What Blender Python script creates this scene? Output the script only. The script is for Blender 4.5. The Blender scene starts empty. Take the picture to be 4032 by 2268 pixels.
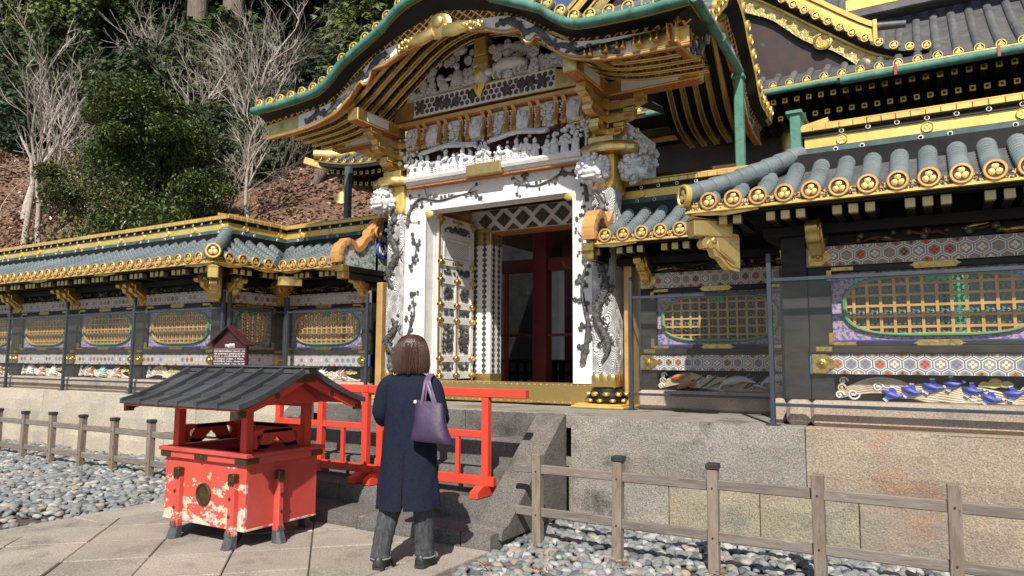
import bpy, math, random
import numpy as np
from mathutils import Matrix, Vector
random.seed(7); RNG = np.random.default_rng(11)
sc = bpy.context.scene
COL = sc.collection
R_ = math.radians
# ------------------------------------------------------------------ camera
CAMH = 1.43; PITCH = R_(5.8); ROLL = R_(0.3); YAW = R_(30.83)
cd = bpy.data.cameras.new('camera'); cam = bpy.data.objects.new('camera', cd); COL.objects.link(cam)
cd.sensor_width = 36.0; cd.lens = 36.0 * 2795.0 / 4032.0; cd.clip_start = 0.05; cd.clip_end = 2000
_f = Vector((-math.sin(YAW) * math.cos(PITCH), math.cos(YAW) * math.cos(PITCH), math.sin(PITCH)))
_r = Vector((math.cos(YAW), math.sin(YAW), 0)); _u = _r.cross(_f)
_r2 = _r * math.cos(ROLL) + _u * math.sin(ROLL); _u2 = _u * math.cos(ROLL) - _r * math.sin(ROLL)
cam.matrix_world = Matrix(((_r2.x, _u2.x, -_f.x, 0), (_r2.y, _u2.y, -_f.y, 0), (_r2.z, _u2.z, -_f.z, CAMH), (0, 0, 0, 1)))
sc.camera = cam
# ------------------------------------------------------------------ sky, sun, exposure
SUN_EL = R_(46); SUN_AZ = math.atan2(0.40, -0.917)          # the sun stands over the viewer's right shoulder
world = bpy.data.worlds.new('World'); sc.world = world; world.use_nodes = True
wn = world.node_tree.nodes; wl = world.node_tree.links; wn.clear()
wo = wn.new('ShaderNodeOutputWorld'); wb = wn.new('ShaderNodeBackground'); ws = wn.new('ShaderNodeTexSky')
ws.sky_type = 'NISHITA'; ws.sun_disc = False; ws.sun_elevation = SUN_EL; ws.sun_rotation = SUN_AZ
ws.air_density = 1.0; ws.dust_density = 1.0; ws.ozone_density = 1.0
wb.inputs['Strength'].default_value = 0.075
wl.new(ws.outputs[0], wb.inputs[0]); wl.new(wb.outputs[0], wo.inputs[0])
sd = bpy.data.lights.new('sun', 'SUN'); sun = bpy.data.objects.new('sun', sd); COL.objects.link(sun)
sd.energy = 5.0; sd.angle = R_(0.53); sd.color = (1.0, 0.94, 0.85)
_sdir = Vector((-0.40 * math.cos(SUN_EL), 0.917 * math.cos(SUN_EL), -math.sin(SUN_EL)))
sun.rotation_euler = _sdir.to_track_quat('-Z', 'Y').to_euler(); sun.location = (6, -14, 20)
sc.view_settings.view_transform = 'Standard'; sc.view_settings.look = 'None'
sc.view_settings.exposure = 0.45; sc.view_settings.gamma = 1.0
sc.cycles.max_bounces = 8; sc.cycles.transparent_max_bounces = 16
# ------------------------------------------------------------------ mesh builder
class MB:
    def __init__(s): s.v = []; s.f = []; s.m = []
    def _a(s, vs, fs, m=0):
        o = len(s.v); s.v += [tuple(p) for p in vs]
        for f in fs: s.f.append(tuple(o + i for i in f)); s.m.append(m)
    def box(s, x0, x1, y0, y1, z0, z1, m=0):
        s._a([(x0,y0,z0),(x1,y0,z0),(x1,y1,z0),(x0,y1,z0),(x0,y0,z1),(x1,y0,z1),(x1,y1,z1),(x0,y1,z1)],
             [(0,3,2,1),(4,5,6,7),(0,1,5,4),(1,2,6,5),(2,3,7,6),(3,0,4,7)], m); return s
    def cbox(s, x0, x1, y0, y1, z0, z1, c=0.006, m=0):
        c = min(c, (x1-x0)*.45, (y1-y0)*.45, (z1-z0)*.45); V = []; idx = {}
        X, Y, Z = (x0, x1), (y0, y1), (z0, z1)
        for i in (0,1):
            for j in (0,1):
                for k in (0,1):
                    sx, sy, sz = (c, -c)[i], (c, -c)[j], (c, -c)[k]
                    idx[i,j,k,'x'] = len(V); V.append((X[i], Y[j]+sy, Z[k]+sz))
                    idx[i,j,k,'y'] = len(V); V.append((X[i]+sx, Y[j], Z[k]+sz))
                    idx[i,j,k,'z'] = len(V); V.append((X[i]+sx, Y[j]+sy, Z[k]))
        F = []
        for i in (0,1):
            F.append([idx[i,0,0,'x'],idx[i,1,0,'x'],idx[i,1,1,'x'],idx[i,0,1,'x']][::(1 if i else -1)])
            F.append([idx[0,i,0,'y'],idx[0,i,1,'y'],idx[1,i,1,'y'],idx[1,i,0,'y']][::(1 if i else -1)])
            F.append([idx[0,0,i,'z'],idx[1,0,i,'z'],idx[1,1,i,'z'],idx[0,1,i,'z']][::(1 if i else -1)])
            for j in (0,1):
                F.append([idx[i,j,0,'x'],idx[i,j,0,'y'],idx[i,j,1,'y'],idx[i,j,1,'x']])
                F.append([idx[i,0,j,'x'],idx[i,0,j,'z'],idx[i,1,j,'z'],idx[i,1,j,'x']])
                F.append([idx[0,i,j,'y'],idx[0,i,j,'z'],idx[1,i,j,'z'],idx[1,i,j,'y']])
                for k in (0,1): F.append([idx[i,j,k,'x'],idx[i,j,k,'y'],idx[i,j,k,'z']])
        s._a(V, F, m); return s
    def beam(s, p, q, w, h, up=(0,0,1), m=0):
        p, q = Vector(p), Vector(q); d = (q-p).normalized(); u = Vector(up); a = d.cross(u)
        if a.length < 1e-5: a = d.cross(Vector((1,0,0)))
        a.normalize(); b = a.cross(d); V = []
        for o in (p, q):
            for i, j in ((-1,-1),(1,-1),(1,1),(-1,1)): V.append(o + a*(i*w/2) + b*(j*h/2))
        s._a(V, [(0,3,2,1),(4,5,6,7),(0,1,5,4),(1,2,6,5),(2,3,7,6),(3,0,4,7)], m); return s
    def tube(s, pts, rad, n=6, m=0, caps=True, flat=None):
        pts = [Vector(p) for p in pts]; N = len(pts)
        if not hasattr(rad, '__len__'): rad = [rad]*N
        prev = None; V = []
        for i, p in enumerate(pts):
            d = (pts[min(i+1,N-1)] - pts[max(i-1,0)])
            d = d.normalized() if d.length > 1e-9 else Vector((0,0,1))
            if prev is None:
                a = d.cross(Vector((0,0,1)));
                if a.length < 1e-3: a = d.cross(Vector((0,1,0)))
            else: a = prev - d*prev.dot(d)
            if a.length < 1e-6: a = d.orthogonal()
            a.normalize(); prev = a; b = d.cross(a)
            for k in range(n):
                t = 2*math.pi*k/n; w = a*math.cos(t) + b*math.sin(t)
                if flat is not None: w = Vector((w.x*flat[0], w.y*flat[1], w.z*flat[2]))
                V.append(p + w*rad[i])
        F = [(i*n+k, i*n+(k+1)%n, (i+1)*n+(k+1)%n, (i+1)*n+k) for i in range(N-1) for k in range(n)]
        if caps: F += [tuple(range(n))[::-1], tuple((N-1)*n+k for k in range(n))]
        s._a(V, F, m); return s
    def lathe(s, prof, n=12, c=(0,0,0), axis='z', m=0, caps=True):
        V = []
        for r, z in prof:
            for k in range(n):
                t = 2*math.pi*k/n; x, y = r*math.cos(t), r*math.sin(t)
                p = {'z': (x,y,z), 'y': (x,z,y), 'x': (z,x,y)}[axis]
                V.append((p[0]+c[0], p[1]+c[1], p[2]+c[2]))
        N = len(prof)
        F = [(i*n+k, i*n+(k+1)%n, (i+1)*n+(k+1)%n, (i+1)*n+k) for i in range(N-1) for k in range(n)]
        if caps: F += [tuple(range(n))[::-1], tuple((N-1)*n+k for k in range(n))]
        s._a(V, F, m); return s
    def sph(s, c, r, n=8, k=6, m=0):
        if not hasattr(r, '__len__'): r = (r, r, r)
        V = [(c[0], c[1], c[2]-r[2])]
        for i in range(1, k):
            a = -math.pi/2 + math.pi*i/k
            for j in range(n):
                t = 2*math.pi*j/n
                V.append((c[0]+r[0]*math.cos(a)*math.cos(t), c[1]+r[1]*math.cos(a)*math.sin(t), c[2]+r[2]*math.sin(a)))
        V.append((c[0], c[1], c[2]+r[2])); T = len(V)-1; F = []
        for j in range(n):
            F.append((0, 1+(j+1)%n, 1+j)); F.append((T, 1+(k-2)*n+j, 1+(k-2)*n+(j+1)%n))
            for i in range(k-2):
                F.append((1+i*n+j, 1+i*n+(j+1)%n, 1+(i+1)*n+(j+1)%n, 1+(i+1)*n+j))
        s._a(V, F, m); return s
    def prism(s, poly, a, b, plane='xz', m=0, mside=None):
        f = {'xz': lambda p, t: (p[0], t, p[1]), 'yz': lambda p, t: (t, p[0], p[1]), 'xy': lambda p, t: (p[0], p[1], t)}[plane]
        n = len(poly); o = len(s.v)
        s.v += [f(p, a) for p in poly] + [f(p, b) for p in poly]
        ar = sum(poly[i][0]*poly[(i+1)%n][1]-poly[(i+1)%n][0]*poly[i][1] for i in range(n))
        fl = (ar > 0) ^ (plane == 'xz') ^ (b < a)
        fs = [tuple(range(n)), tuple(range(n, 2*n))]
        s.f.append(tuple(o+i for i in (fs[0][::-1] if fl else fs[0]))); s.m.append(m)
        s.f.append(tuple(o+i for i in (fs[1] if fl else fs[1][::-1]))); s.m.append(m)
        for i in range(n):
            j = (i+1) % n; q = (i, j, n+j, n+i)
            s.f.append(tuple(o+t for t in (q if fl else q[::-1]))); s.m.append(m if mside is None else mside)
        return s
    def strip(s, A, B, m=0, close=False):        # quads between two equally long polylines
        n = len(A); s._a(list(A)+list(B), [(i, (i+1) % n, n+(i+1) % n, n+i) for i in range(n if close else n-1)], m); return s
    def grid(s, rows, m=0):
        h, w = len(rows), len(rows[0])
        s._a([p for r in rows for p in r], [(i*w+j, i*w+j+1, (i+1)*w+j+1, (i+1)*w+j) for i in range(h-1) for j in range(w-1)], m); return s
    def add(s, o, M=None, m=None):
        k = len(s.v); s.v += [tuple(M @ Vector(p)) for p in o.v] if M is not None else o.v
        s.f += [tuple(k+i for i in f) for f in o.f]; s.m += o.m if m is None else [m]*len(o.f); return s
    def mesh(s, name, mats, smooth=False, ang=40):
        me = bpy.data.meshes.new(name); me.from_pydata(s.v, [], s.f)
        for t in (mats if isinstance(mats, (list, tuple)) else [mats]): me.materials.append(t)
        if isinstance(mats, (list, tuple)) and len(mats) > 1: me.polygons.foreach_set('material_index', s.m)
        if smooth:
            me.polygons.foreach_set('use_smooth', [True]*len(me.polygons))
            if ang < 180: me.set_sharp_from_angle(angle=R_(ang))
        me.update(); return me
    def build(s, name, mats, parent=None, M=None, smooth=False, ang=40):
        return place(name, s.mesh(name, mats, smooth, ang), parent, M)
def place(name, me, parent=None, M=None):
    o = bpy.data.objects.new(name, me); COL.objects.link(o); o.parent = parent
    if M is not None: o.matrix_basis = M
    return o
def tag(o, label, cat, group=None):
    o['label'] = label; o['category'] = cat; o['kind'] = 'thing'
    if group: o['group'] = group
    return o
def thing(name, label, cat, loc=(0,0,0), rz=0, group=None):
    o = bpy.data.objects.new(name, None); COL.objects.link(o); o.location = loc; o.rotation_euler = (0,0,rz)
    o.empty_display_size = .2
    return tag(o, label, cat, group)
def struct(o): o['kind'] = 'structure'; return o
def stuff(o): o['kind'] = 'stuff'; return o
def npmesh(name, V, F, mats, smooth=False, mi=None):       # V (n,3), F (k,3 or 4) numpy
    me = bpy.data.meshes.new(name); V = np.asarray(V, np.float32); F = np.asarray(F, np.int32); k = F.shape[1]
    me.vertices.add(len(V)); me.vertices.foreach_set('co', V.ravel())
    me.loops.add(F.size); me.loops.foreach_set('vertex_index', F.ravel())
    me.polygons.add(len(F)); me.polygons.foreach_set('loop_start', np.arange(0, F.size, k, dtype=np.int32))
    for t in (mats if isinstance(mats, (list, tuple)) else [mats]): me.materials.append(t)
    if mi is not None: me.polygons.foreach_set('material_index', np.asarray(mi, np.int32))
    if smooth: me.polygons.foreach_set('use_smooth', np.ones(len(F), bool))
    me.update(calc_edges=True); me.validate(); return me
def T(x=0, y=0, z=0): return Matrix.Translation((x, y, z))
def RZ(a): return Matrix.Rotation(a, 4, 'Z')
def RX(a): return Matrix.Rotation(a, 4, 'X')
def RY(a): return Matrix.Rotation(a, 4, 'Y')
def S(x, y=None, z=None):
    y = x if y is None else y; z = x if z is None else z
    return Matrix.Diagonal((x, y, z, 1))
def lerp(a, b, t): return a + (b-a)*t
def interp(x, pts):
    if x <= pts[0][0]: return pts[0][1]
    for (a, va), (b, vb) in zip(pts, pts[1:]):
        if x <= b: return va + (vb-va)*(x-a)/(b-a)
    return pts[-1][1]
def smooth_curve(pts, n=8):            # Catmull-Rom through the points
    out = []; P = [Vector(p) for p in pts]
    for i in range(len(P)-1):
        p0, p1, p2, p3 = P[max(i-1,0)], P[i], P[i+1], P[min(i+2,len(P)-1)]
        for k in range(n):
            t = k/n
            out.append(0.5*((2*p1)+(p2-p0)*t+(2*p0-5*p1+4*p2-p3)*t*t+(3*p1-p0-3*p2+p3)*t*t*t))
    out.append(P[-1]); return out
# ------------------------------------------------------------------ materials
def mat(name, col, col2=None, rough=.6, metal=0., ns=6., nd=5., lo=.35, hi=.65, bump=0., bs=40., rough2=None, stretch=(1,1,1), third=None, spec=.5, per=0.):
    m = bpy.data.materials.new(name); m.use_nodes = True; N = m.node_tree.nodes; L = m.node_tree.links; N.clear()
    out = N.new('ShaderNodeOutputMaterial'); b = N.new('ShaderNodeBsdfPrincipled'); L.new(b.outputs[0], out.inputs[0])
    b.inputs['Roughness'].default_value = rough; b.inputs['Metallic'].default_value = metal
    b.inputs['Base Color'].default_value = (*col, 1); b.inputs['Specular IOR Level'].default_value = spec
    g = N.new('ShaderNodeNewGeometry'); mp = N.new('ShaderNodeMapping'); mp.inputs['Scale'].default_value = stretch
    L.new(g.outputs['Position'], mp.inputs[0]); vec = mp.outputs[0]
    csock = None
    if col2 is not None:
        n = N.new('ShaderNodeTexNoise'); n.inputs['Scale'].default_value = ns; n.inputs['Detail'].default_value = nd; n.inputs['Roughness'].default_value = .62
        L.new(vec, n.inputs['Vector']); mr = N.new('ShaderNodeMapRange'); mr.inputs[1].default_value = lo; mr.inputs[2].default_value = hi
        L.new(n.outputs[0], mr.inputs[0]); mx = N.new('ShaderNodeMix'); mx.data_type = 'RGBA'
        mx.inputs[6].default_value = (*col, 1); mx.inputs[7].default_value = (*col2, 1); L.new(mr.outputs[0], mx.inputs[0]); csock = mx.outputs[2]
        if rough2 is not None:
            r2 = N.new('ShaderNodeMapRange'); r2.inputs[3].default_value = rough; r2.inputs[4].default_value = rough2
            L.new(mr.outputs[0], r2.inputs[0]); L.new(r2.outputs[0], b.inputs['Roughness'])
        if third is not None:
            c3, s3, l3, h3 = third; n3 = N.new('ShaderNodeTexNoise'); n3.inputs['Scale'].default_value = s3; n3.inputs['Detail'].default_value = 6
            n3.inputs['Roughness'].default_value = .7
            L.new(vec, n3.inputs['Vector']); m3 = N.new('ShaderNodeMapRange'); m3.inputs[1].default_value = l3; m3.inputs[2].default_value = h3
            L.new(n3.outputs[0], m3.inputs[0]); x3 = N.new('ShaderNodeMix'); x3.data_type = 'RGBA'
            L.new(csock, x3.inputs[6]); x3.inputs[7].default_value = (*c3, 1); L.new(m3.outputs[0], x3.inputs[0]); csock = x3.outputs[2]
    if per > 0:                                   # every piece its own tone
        oi = N.new('ShaderNodeObjectInfo'); hs = N.new('ShaderNodeHueSaturation'); mr2 = N.new('ShaderNodeMapRange')
        mr2.inputs[3].default_value = 1-per; mr2.inputs[4].default_value = 1+per; L.new(oi.outputs['Random'], mr2.inputs[0])
        L.new(mr2.outputs[0], hs.inputs['Value'])
        if csock is not None: L.new(csock, hs.inputs['Color'])
        else: hs.inputs['Color'].default_value = (*col, 1)
        csock = hs.outputs[0]
    if csock is not None: L.new(csock, b.inputs['Base Color'])
    if bump > 0:
        nb = N.new('ShaderNodeTexNoise'); nb.inputs['Scale'].default_value = bs; nb.inputs['Detail'].default_value = 5
        L.new(vec, nb.inputs['Vector']); bp = N.new('ShaderNodeBump'); bp.inputs['Strength'].default_value = 1; bp.inputs['Distance'].default_value = bump
        L.new(nb.outputs[0], bp.inputs['Height']); L.new(bp.outputs[0], b.inputs['Normal'])
    m['b'] = b.name
    return m
def nodes(m): return m.node_tree.nodes, m.node_tree.links, m.node_tree.nodes[m['b']]
GOLD = mat('gold_leaf', (.74,.54,.20), (.46,.32,.11), rough=.30, metal=.9, ns=9, lo=.4, hi=.75, bump=.0015, bs=55, rough2=.5, third=(( .22,.14,.05), 3.5, .62, .78))
GOLDY = mat('gold_bright', (.84,.62,.19), (.68,.47,.13), rough=.42, metal=.55, ns=5, bump=.001, bs=30, third=((.30,.19,.06), 9, .64, .8))
GOLDO = mat('gold_orange', (.70,.44,.17), (.52,.31,.12), rough=.45, metal=.5, ns=6, bump=.001, bs=30)
BRASS = mat('brass_fitting', (.66,.47,.14), (.36,.25,.09), rough=.34, metal=.95, ns=30, bump=.003, bs=120)
BLACK = mat('black_lacquer', (.006,.0055,.0055), (.012,.011,.010), rough=.4, ns=4, rough2=.6, spec=.25)
BLACKW = mat('weathered_black', (.014,.014,.014), (.034,.033,.031), rough=.55, ns=5, stretch=(1,1,3), spec=.3)
RED = mat('vermilion', (.62,.060,.030), (.52,.045,.025), rough=.5, ns=3, bump=.0006, bs=25)
REDD = mat('dark_vermilion', (.22,.022,.014), (.30,.035,.02), rough=.45, ns=4)
MAROON = mat('maroon_panel', (.045,.010,.012), (.06,.014,.015), rough=.35, ns=3)
WHITE = mat('white_gofun', (.74,.73,.71), (.56,.54,.52), rough=.6, ns=7, nd=8, bump=.003, bs=40, lo=.42, hi=.8, third=((.40,.385,.36), 16, .62, .76))
WHITEC = mat('white_carving', (.74,.74,.75), (.46,.46,.47), rough=.65, ns=14, bump=.006, bs=60, lo=.42, hi=.75)
INK = mat('dark_ink_carving', (.050,.047,.047), (.16,.15,.15), rough=.6, ns=22, bump=.004, bs=70, lo=.45, hi=.7)
CRED = mat('orange_red_ground', (.34,.075,.02), (.50,.24,.05), rough=.5, ns=70, lo=.48, hi=.56)
COPPER = mat('verdigris_copper', (.045,.165,.12), (.10,.25,.20), rough=.65, ns=6, bump=.002, bs=30, lo=.35, hi=.75, third=((.03,.06,.05), 5, .52, .68))
COPPERD = mat('dark_verdigris', (.045,.085,.085), (.075,.14,.14), rough=.6, ns=4, third=((.035,.045,.05), 7, .5, .7))
TILE = mat('bronze_roof_tile', (.085,.105,.112), (.15,.185,.19), rough=.52, ns=3.5, lo=.3, hi=.7, bump=.0015, bs=30, per=.12, third=((.05,.055,.06), 11, .58, .75))
TILED = mat('dark_roof_tile', (.060,.062,.066), (.11,.112,.115), rough=.5, ns=5, bump=.0015, bs=30, per=.1)
DREC = mat('dark_red_recess', (.030,.010,.008), (.05,.02,.012), rough=.6, ns=20)
SCROLL = mat('gold_scroll_on_dark', (.026,.010,.007), (.62,.40,.11), rough=.45, ns=62, nd=2, lo=.50, hi=.53)
GREEN = mat('green_paint', (.022,.27,.115), (.016,.20,.085), rough=.4, ns=4)
BLUE = mat('blue_paint', (.05,.055,.42), (.035,.04,.32), rough=.5, ns=9)
PURP = mat('mauve_scroll_paint', (.10,.095,.27), (.36,.27,.31), rough=.6, ns=34, nd=3, lo=.47, hi=.5)
OCHRE = mat('ochre_lattice', (.46,.27,.085), (.36,.20,.06), rough=.5, ns=12)
TAN = mat('tan_hexagon', (.36,.255,.14), (.28,.20,.12), rough=.6, ns=40)
PWHITE = mat('painted_white', (.75,.73,.70), (.62,.60,.58), rough=.6, ns=20)
PBLUE = mat('painted_blue', (.06,.19,.42), (.05,.14,.30), rough=.6, ns=12)
PGREYV = mat('mauve_grey_shade', (.24,.21,.24), (.34,.30,.33), rough=.6, ns=14)  # eave shade on the upper beams put into this grey; also colours door studs
PRED = mat('painted_red', (.42,.035,.03), rough=.6)
PBROWN = mat('painted_brown', (.10,.035,.022), rough=.6)
PBLUE2 = mat('painted_flower_blue', (.09,.17,.40), rough=.6)
CARVD = mat('dark_wood_carving', (.035,.024,.016), (.09,.06,.03), rough=.5, ns=16)
PINEG = mat('carved_pine_green', (.030,.065,.035), (.05,.09,.05), rough=.5, ns=20)
ORANGE = mat('orange_painted_carving', (.52,.20,.10), (.42,.13,.07), rough=.6, ns=14)
MINT = mat('mint_painted_carving', (.22,.46,.34), (.30,.52,.42), rough=.6, ns=14)
YELC = mat('pale_yellow_cloud', (.66,.55,.22), (.55,.43,.16), rough=.5, ns=12)
DUCK = mat('duck_blue', (.05,.065,.40), (.04,.05,.28), rough=.5, ns=20)
WAVEG = mat('gilt_wave_line', (.44,.34,.22), (.58,.49,.37), rough=.5, ns=15)
GREYC = mat('pale_grey_crane', (.62,.60,.57), (.45,.43,.41), rough=.6, ns=10)
GPALE = mat('ambient_pale_gilt', (.60,.50,.25), (.50,.40,.19), rough=.45, metal=.35, ns=20, per=.12)  # rafter end gilt, ambient light put into its pale colour
METALF = mat('blue_grey_steel_frame', (.055,.068,.085), (.075,.09,.105), rough=.4, metal=.5, ns=9)
# ------------------------------------------------------------------ stone and gravel materials
def stone(name, a, b, c, sp=.5, bump=.006, per=.08, streak=None, s3=2.2):
    m = mat(name, a, b, rough=.85, ns=1.6, nd=8, lo=.35, hi=.65, third=(c, s3, .52, .68), per=per, spec=.25)
    N, L, B = nodes(m)
    g = N.new('ShaderNodeNewGeometry'); src = B.inputs['Base Color'].links[0].from_socket
    n = N.new('ShaderNodeTexNoise'); n.inputs['Scale'].default_value = 95; n.inputs['Detail'].default_value = 3; L.new(g.outputs['Position'], n.inputs['Vector'])
    mr = N.new('ShaderNodeMapRange'); mr.inputs[1].default_value = .3; mr.inputs[2].default_value = .7; mr.inputs[3].default_value = 1-sp; mr.inputs[4].default_value = 1+sp
    L.new(n.outputs[0], mr.inputs[0]); mx = N.new('ShaderNodeMix'); mx.data_type = 'RGBA'; mx.blend_type = 'MULTIPLY'; mx.inputs[0].default_value = 1
    L.new(src, mx.inputs[6]); L.new(mr.outputs[0], mx.inputs[7]); out = mx.outputs[2]
    if streak:
        mp = N.new('ShaderNodeMapping'); mp.inputs['Scale'].default_value = streak[1]; L.new(g.outputs['Position'], mp.inputs[0])
        n2 = N.new('ShaderNodeTexNoise'); n2.inputs['Scale'].default_value = 1; n2.inputs['Detail'].default_value = 7; n2.inputs['Roughness'].default_value = .65; L.new(mp.outputs[0], n2.inputs['Vector'])
        r2 = N.new('ShaderNodeMapRange'); r2.inputs[1].default_value = streak[2]; r2.inputs[2].default_value = streak[3]; L.new(n2.outputs[0], r2.inputs[0])
        x2 = N.new('ShaderNodeMix'); x2.data_type = 'RGBA'; x2.inputs[7].default_value = (*streak[0], 1); L.new(out, x2.inputs[6]); L.new(r2.outputs[0], x2.inputs[0]); out = x2.outputs[2]
    L.new(out, B.inputs['Base Color'])
    nb = N.new('ShaderNodeTexNoise'); nb.inputs['Scale'].default_value = 38; nb.inputs['Detail'].default_value = 8; nb.inputs['Roughness'].default_value = .7
    L.new(g.outputs['Position'], nb.inputs['Vector']); bp = N.new('ShaderNodeBump'); bp.inputs['Strength'].default_value = 1; bp.inputs['Distance'].default_value = bump
    L.new(nb.outputs[0], bp.inputs['Height']); L.new(bp.outputs[0], B.inputs['Normal'])
    return m
PAVE = stone('paving_granite', (.33,.29,.245), (.26,.23,.195), (.16,.14,.12), sp=.35, bump=.005, per=.10)
GRANITE = stone('grey_podium_granite', (.29,.265,.23), (.22,.21,.185), (.075,.07,.062), sp=.45, bump=.013, per=.05, streak=((.33,.26,.15), (1.3,1.3,.8), .55, .78))
GRANTAN = stone('tan_podium_granite', (.37,.29,.205), (.29,.25,.20), (.34,.205,.135), sp=.4, bump=.013, per=.05, streak=((.21,.195,.17), (1.6,1.6,1.1), .50, .7), s3=1.7)
GRANLEFT = stone('cream_podium_granite', (.46,.40,.31), (.37,.34,.29), (.50,.43,.31), sp=.35, bump=.010, per=.06, streak=((.20,.13,.12), (2.2,2.2,.5), .64, .8))
GRANOLV = stone('olive_podium_granite', (.33,.28,.185), (.27,.25,.19), (.21,.205,.18), sp=.4, bump=.013, per=.08, streak=((.13,.17,.11), (2.5,2.5,.5), .60, .8))
STEPM = stone('dark_step_stone', (.155,.145,.135), (.115,.11,.10), (.055,.05,.045), sp=.45, bump=.007, per=.10, streak=((.30,.29,.27), (6,6,5), .66, .76))
CHEEKM = stone('cheek_stone', (.15,.135,.12), (.115,.105,.095), (.07,.062,.055), sp=.5, bump=.007, per=.03)
PINKST = stone('pinkish_base_stone', (.42,.33,.26), (.36,.30,.25), (.21,.20,.185), sp=.3, bump=.006, per=.05)
SOIL = mat('damp_soil', (.055,.043,.034), (.085,.068,.052), rough=.95, ns=12, bump=.01, bs=60)
DUST = mat('far_gravel', (.22,.21,.195), (.16,.15,.14), rough=.95, ns=3, bump=.02, bs=30)
PEBM = [mat('pebble_'+n, a, b, rough=.75, ns=18, lo=.4, hi=.7, bump=.001, bs=60, spec=.3) for n, a, b in (
    ('grey', (.21,.22,.225), (.15,.16,.165)), ('pale', (.36,.36,.345), (.28,.28,.27)), ('dark', (.085,.092,.098), (.12,.125,.13)),
    ('green', (.19,.21,.195), (.14,.155,.145)), ('tan', (.30,.25,.20), (.24,.20,.165)), ('mid', (.16,.165,.17), (.24,.245,.245)))]
WOOD = mat('weathered_fence_wood', (.17,.125,.09), (.25,.205,.165), rough=.8, ns=9, stretch=(3,3,.5), lo=.35, hi=.65, bump=.003, bs=40, third=((.09,.075,.065), 14, .55, .7), per=.12)
WOODR = mat('weathered_fence_rail', (.21,.18,.155), (.13,.105,.09), rough=.85, ns=9, stretch=(.5,3,5), lo=.35, hi=.65, bump=.003, bs=40, third=((.32,.29,.26), 12, .58, .7), per=.12)
CAPM = mat('black_post_cap', (.02,.02,.021), (.035,.035,.035), rough=.6, ns=10)
# ------------------------------------------------------------------ ground
g = MB(); N_ = 24
g.grid([[(lerp(-120,120,i/N_), lerp(-90,13,j/N_), -.12) for i in range(N_+1)] for j in range(N_+1)])
struct(g.build('ground', DUST))
# ------------------------------------------------------------------ paving
PX0, PX1, PY0, PY1 = -6.80, -2.96, -4.0, 4.66
pv = struct(MB().box(PX0+.01, PX1-.01, PY0, PY1+.4, -.2, -.016).build('pavement', SOIL))
def clip(poly, a, b, c):               # keep a*x+b*y<=c
    out = []
    for i in range(len(poly)):
        p, q = poly[i], poly[(i+1) % len(poly)]; dp, dq = a*p[0]+b*p[1]-c, a*q[0]+b*q[1]-c
        if dp <= 0: out.append(p)
        if dp*dq < 0: t = dp/(dp-dq); out.append((lerp(p[0],q[0],t), lerp(p[1],q[1],t)))
    return out
def slab(poly, top=0.):
    cx = sum(p[0] for p in poly)/len(poly); cy = sum(p[1] for p in poly)/len(poly)
    ins = []; 
    for p in poly:
        d = math.hypot(p[0]-cx, p[1]-cy); ins.append((lerp(p[0],cx,.014/d), lerp(p[1],cy,.014/d)))
    lo = [(lerp(p[0],cx,.006/max(.05,math.hypot(p[0]-cx,p[1]-cy))), lerp(p[1],cy,.006/max(.05,math.hypot(p[0]-cx,p[1]-cy)))) for p in poly]
    dz = random.uniform(-.004,.004); n = len(poly); b = MB()
    tl = [random.uniform(-.002,.002) for _ in poly]
    b._a([(p[0]-cx,p[1]-cy,top+dz+t) for p, t in zip(ins, tl)]+[(p[0]-cx,p[1]-cy,top+dz-.008) for p in lo]+[(p[0]-cx,p[1]-cy,-.12) for p in lo],
         [tuple(range(n))]+[(n+i, n+(i+1)%n, (i+1)%n, i) for i in range(n)]+[(2*n+i, 2*n+(i+1)%n, n+(i+1)%n, n+i) for i in range(n)])
    b.build('paving_slab', PAVE, pv, T(cx, cy, 0))
BW = .40
for k in range(9):
    y0 = PY1 - k*1.02; y1 = y0 - 1.02
    if y0 > PY0:
        slab([(PX0, max(y1,PY0)), (PX0+BW, max(y1,PY0)), (PX0+BW, y0), (PX0, y0)])
        y0b = min(PY1, y0-.35+ (1 if k == 0 else 0)); slab([(PX1-BW+.05, max(y1-.35,PY0)), (PX1, max(y1-.35,PY0)), (PX1, y0b), (PX1-BW+.05, y0b)])
for i in range(-9, 8):
    for j in range(-9, 9):
        u0 = -3.35+.8*i; v0 = 8.97+.78*j
        P = [((u-v)/2, (u+v)/2) for u, v in ((u0,v0),(u0+.8,v0),(u0+.8,v0+.78),(u0,v0+.78))]
        for a, b, c in ((1,0,PX1-BW+.05-.004),(-1,0,-(PX0+BW+.004)),(0,1,PY1),(0,-1,-PY0)): 
            P = clip(P, a, b, c)
            if len(P) < 3: break
        if len(P) >= 3:
            ar = abs(sum(P[q][0]*P[(q+1)%len(P)][1]-P[(q+1)%len(P)][0]*P[q][1] for q in range(len(P))))/2
            if ar > .012: slab(P)
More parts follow.
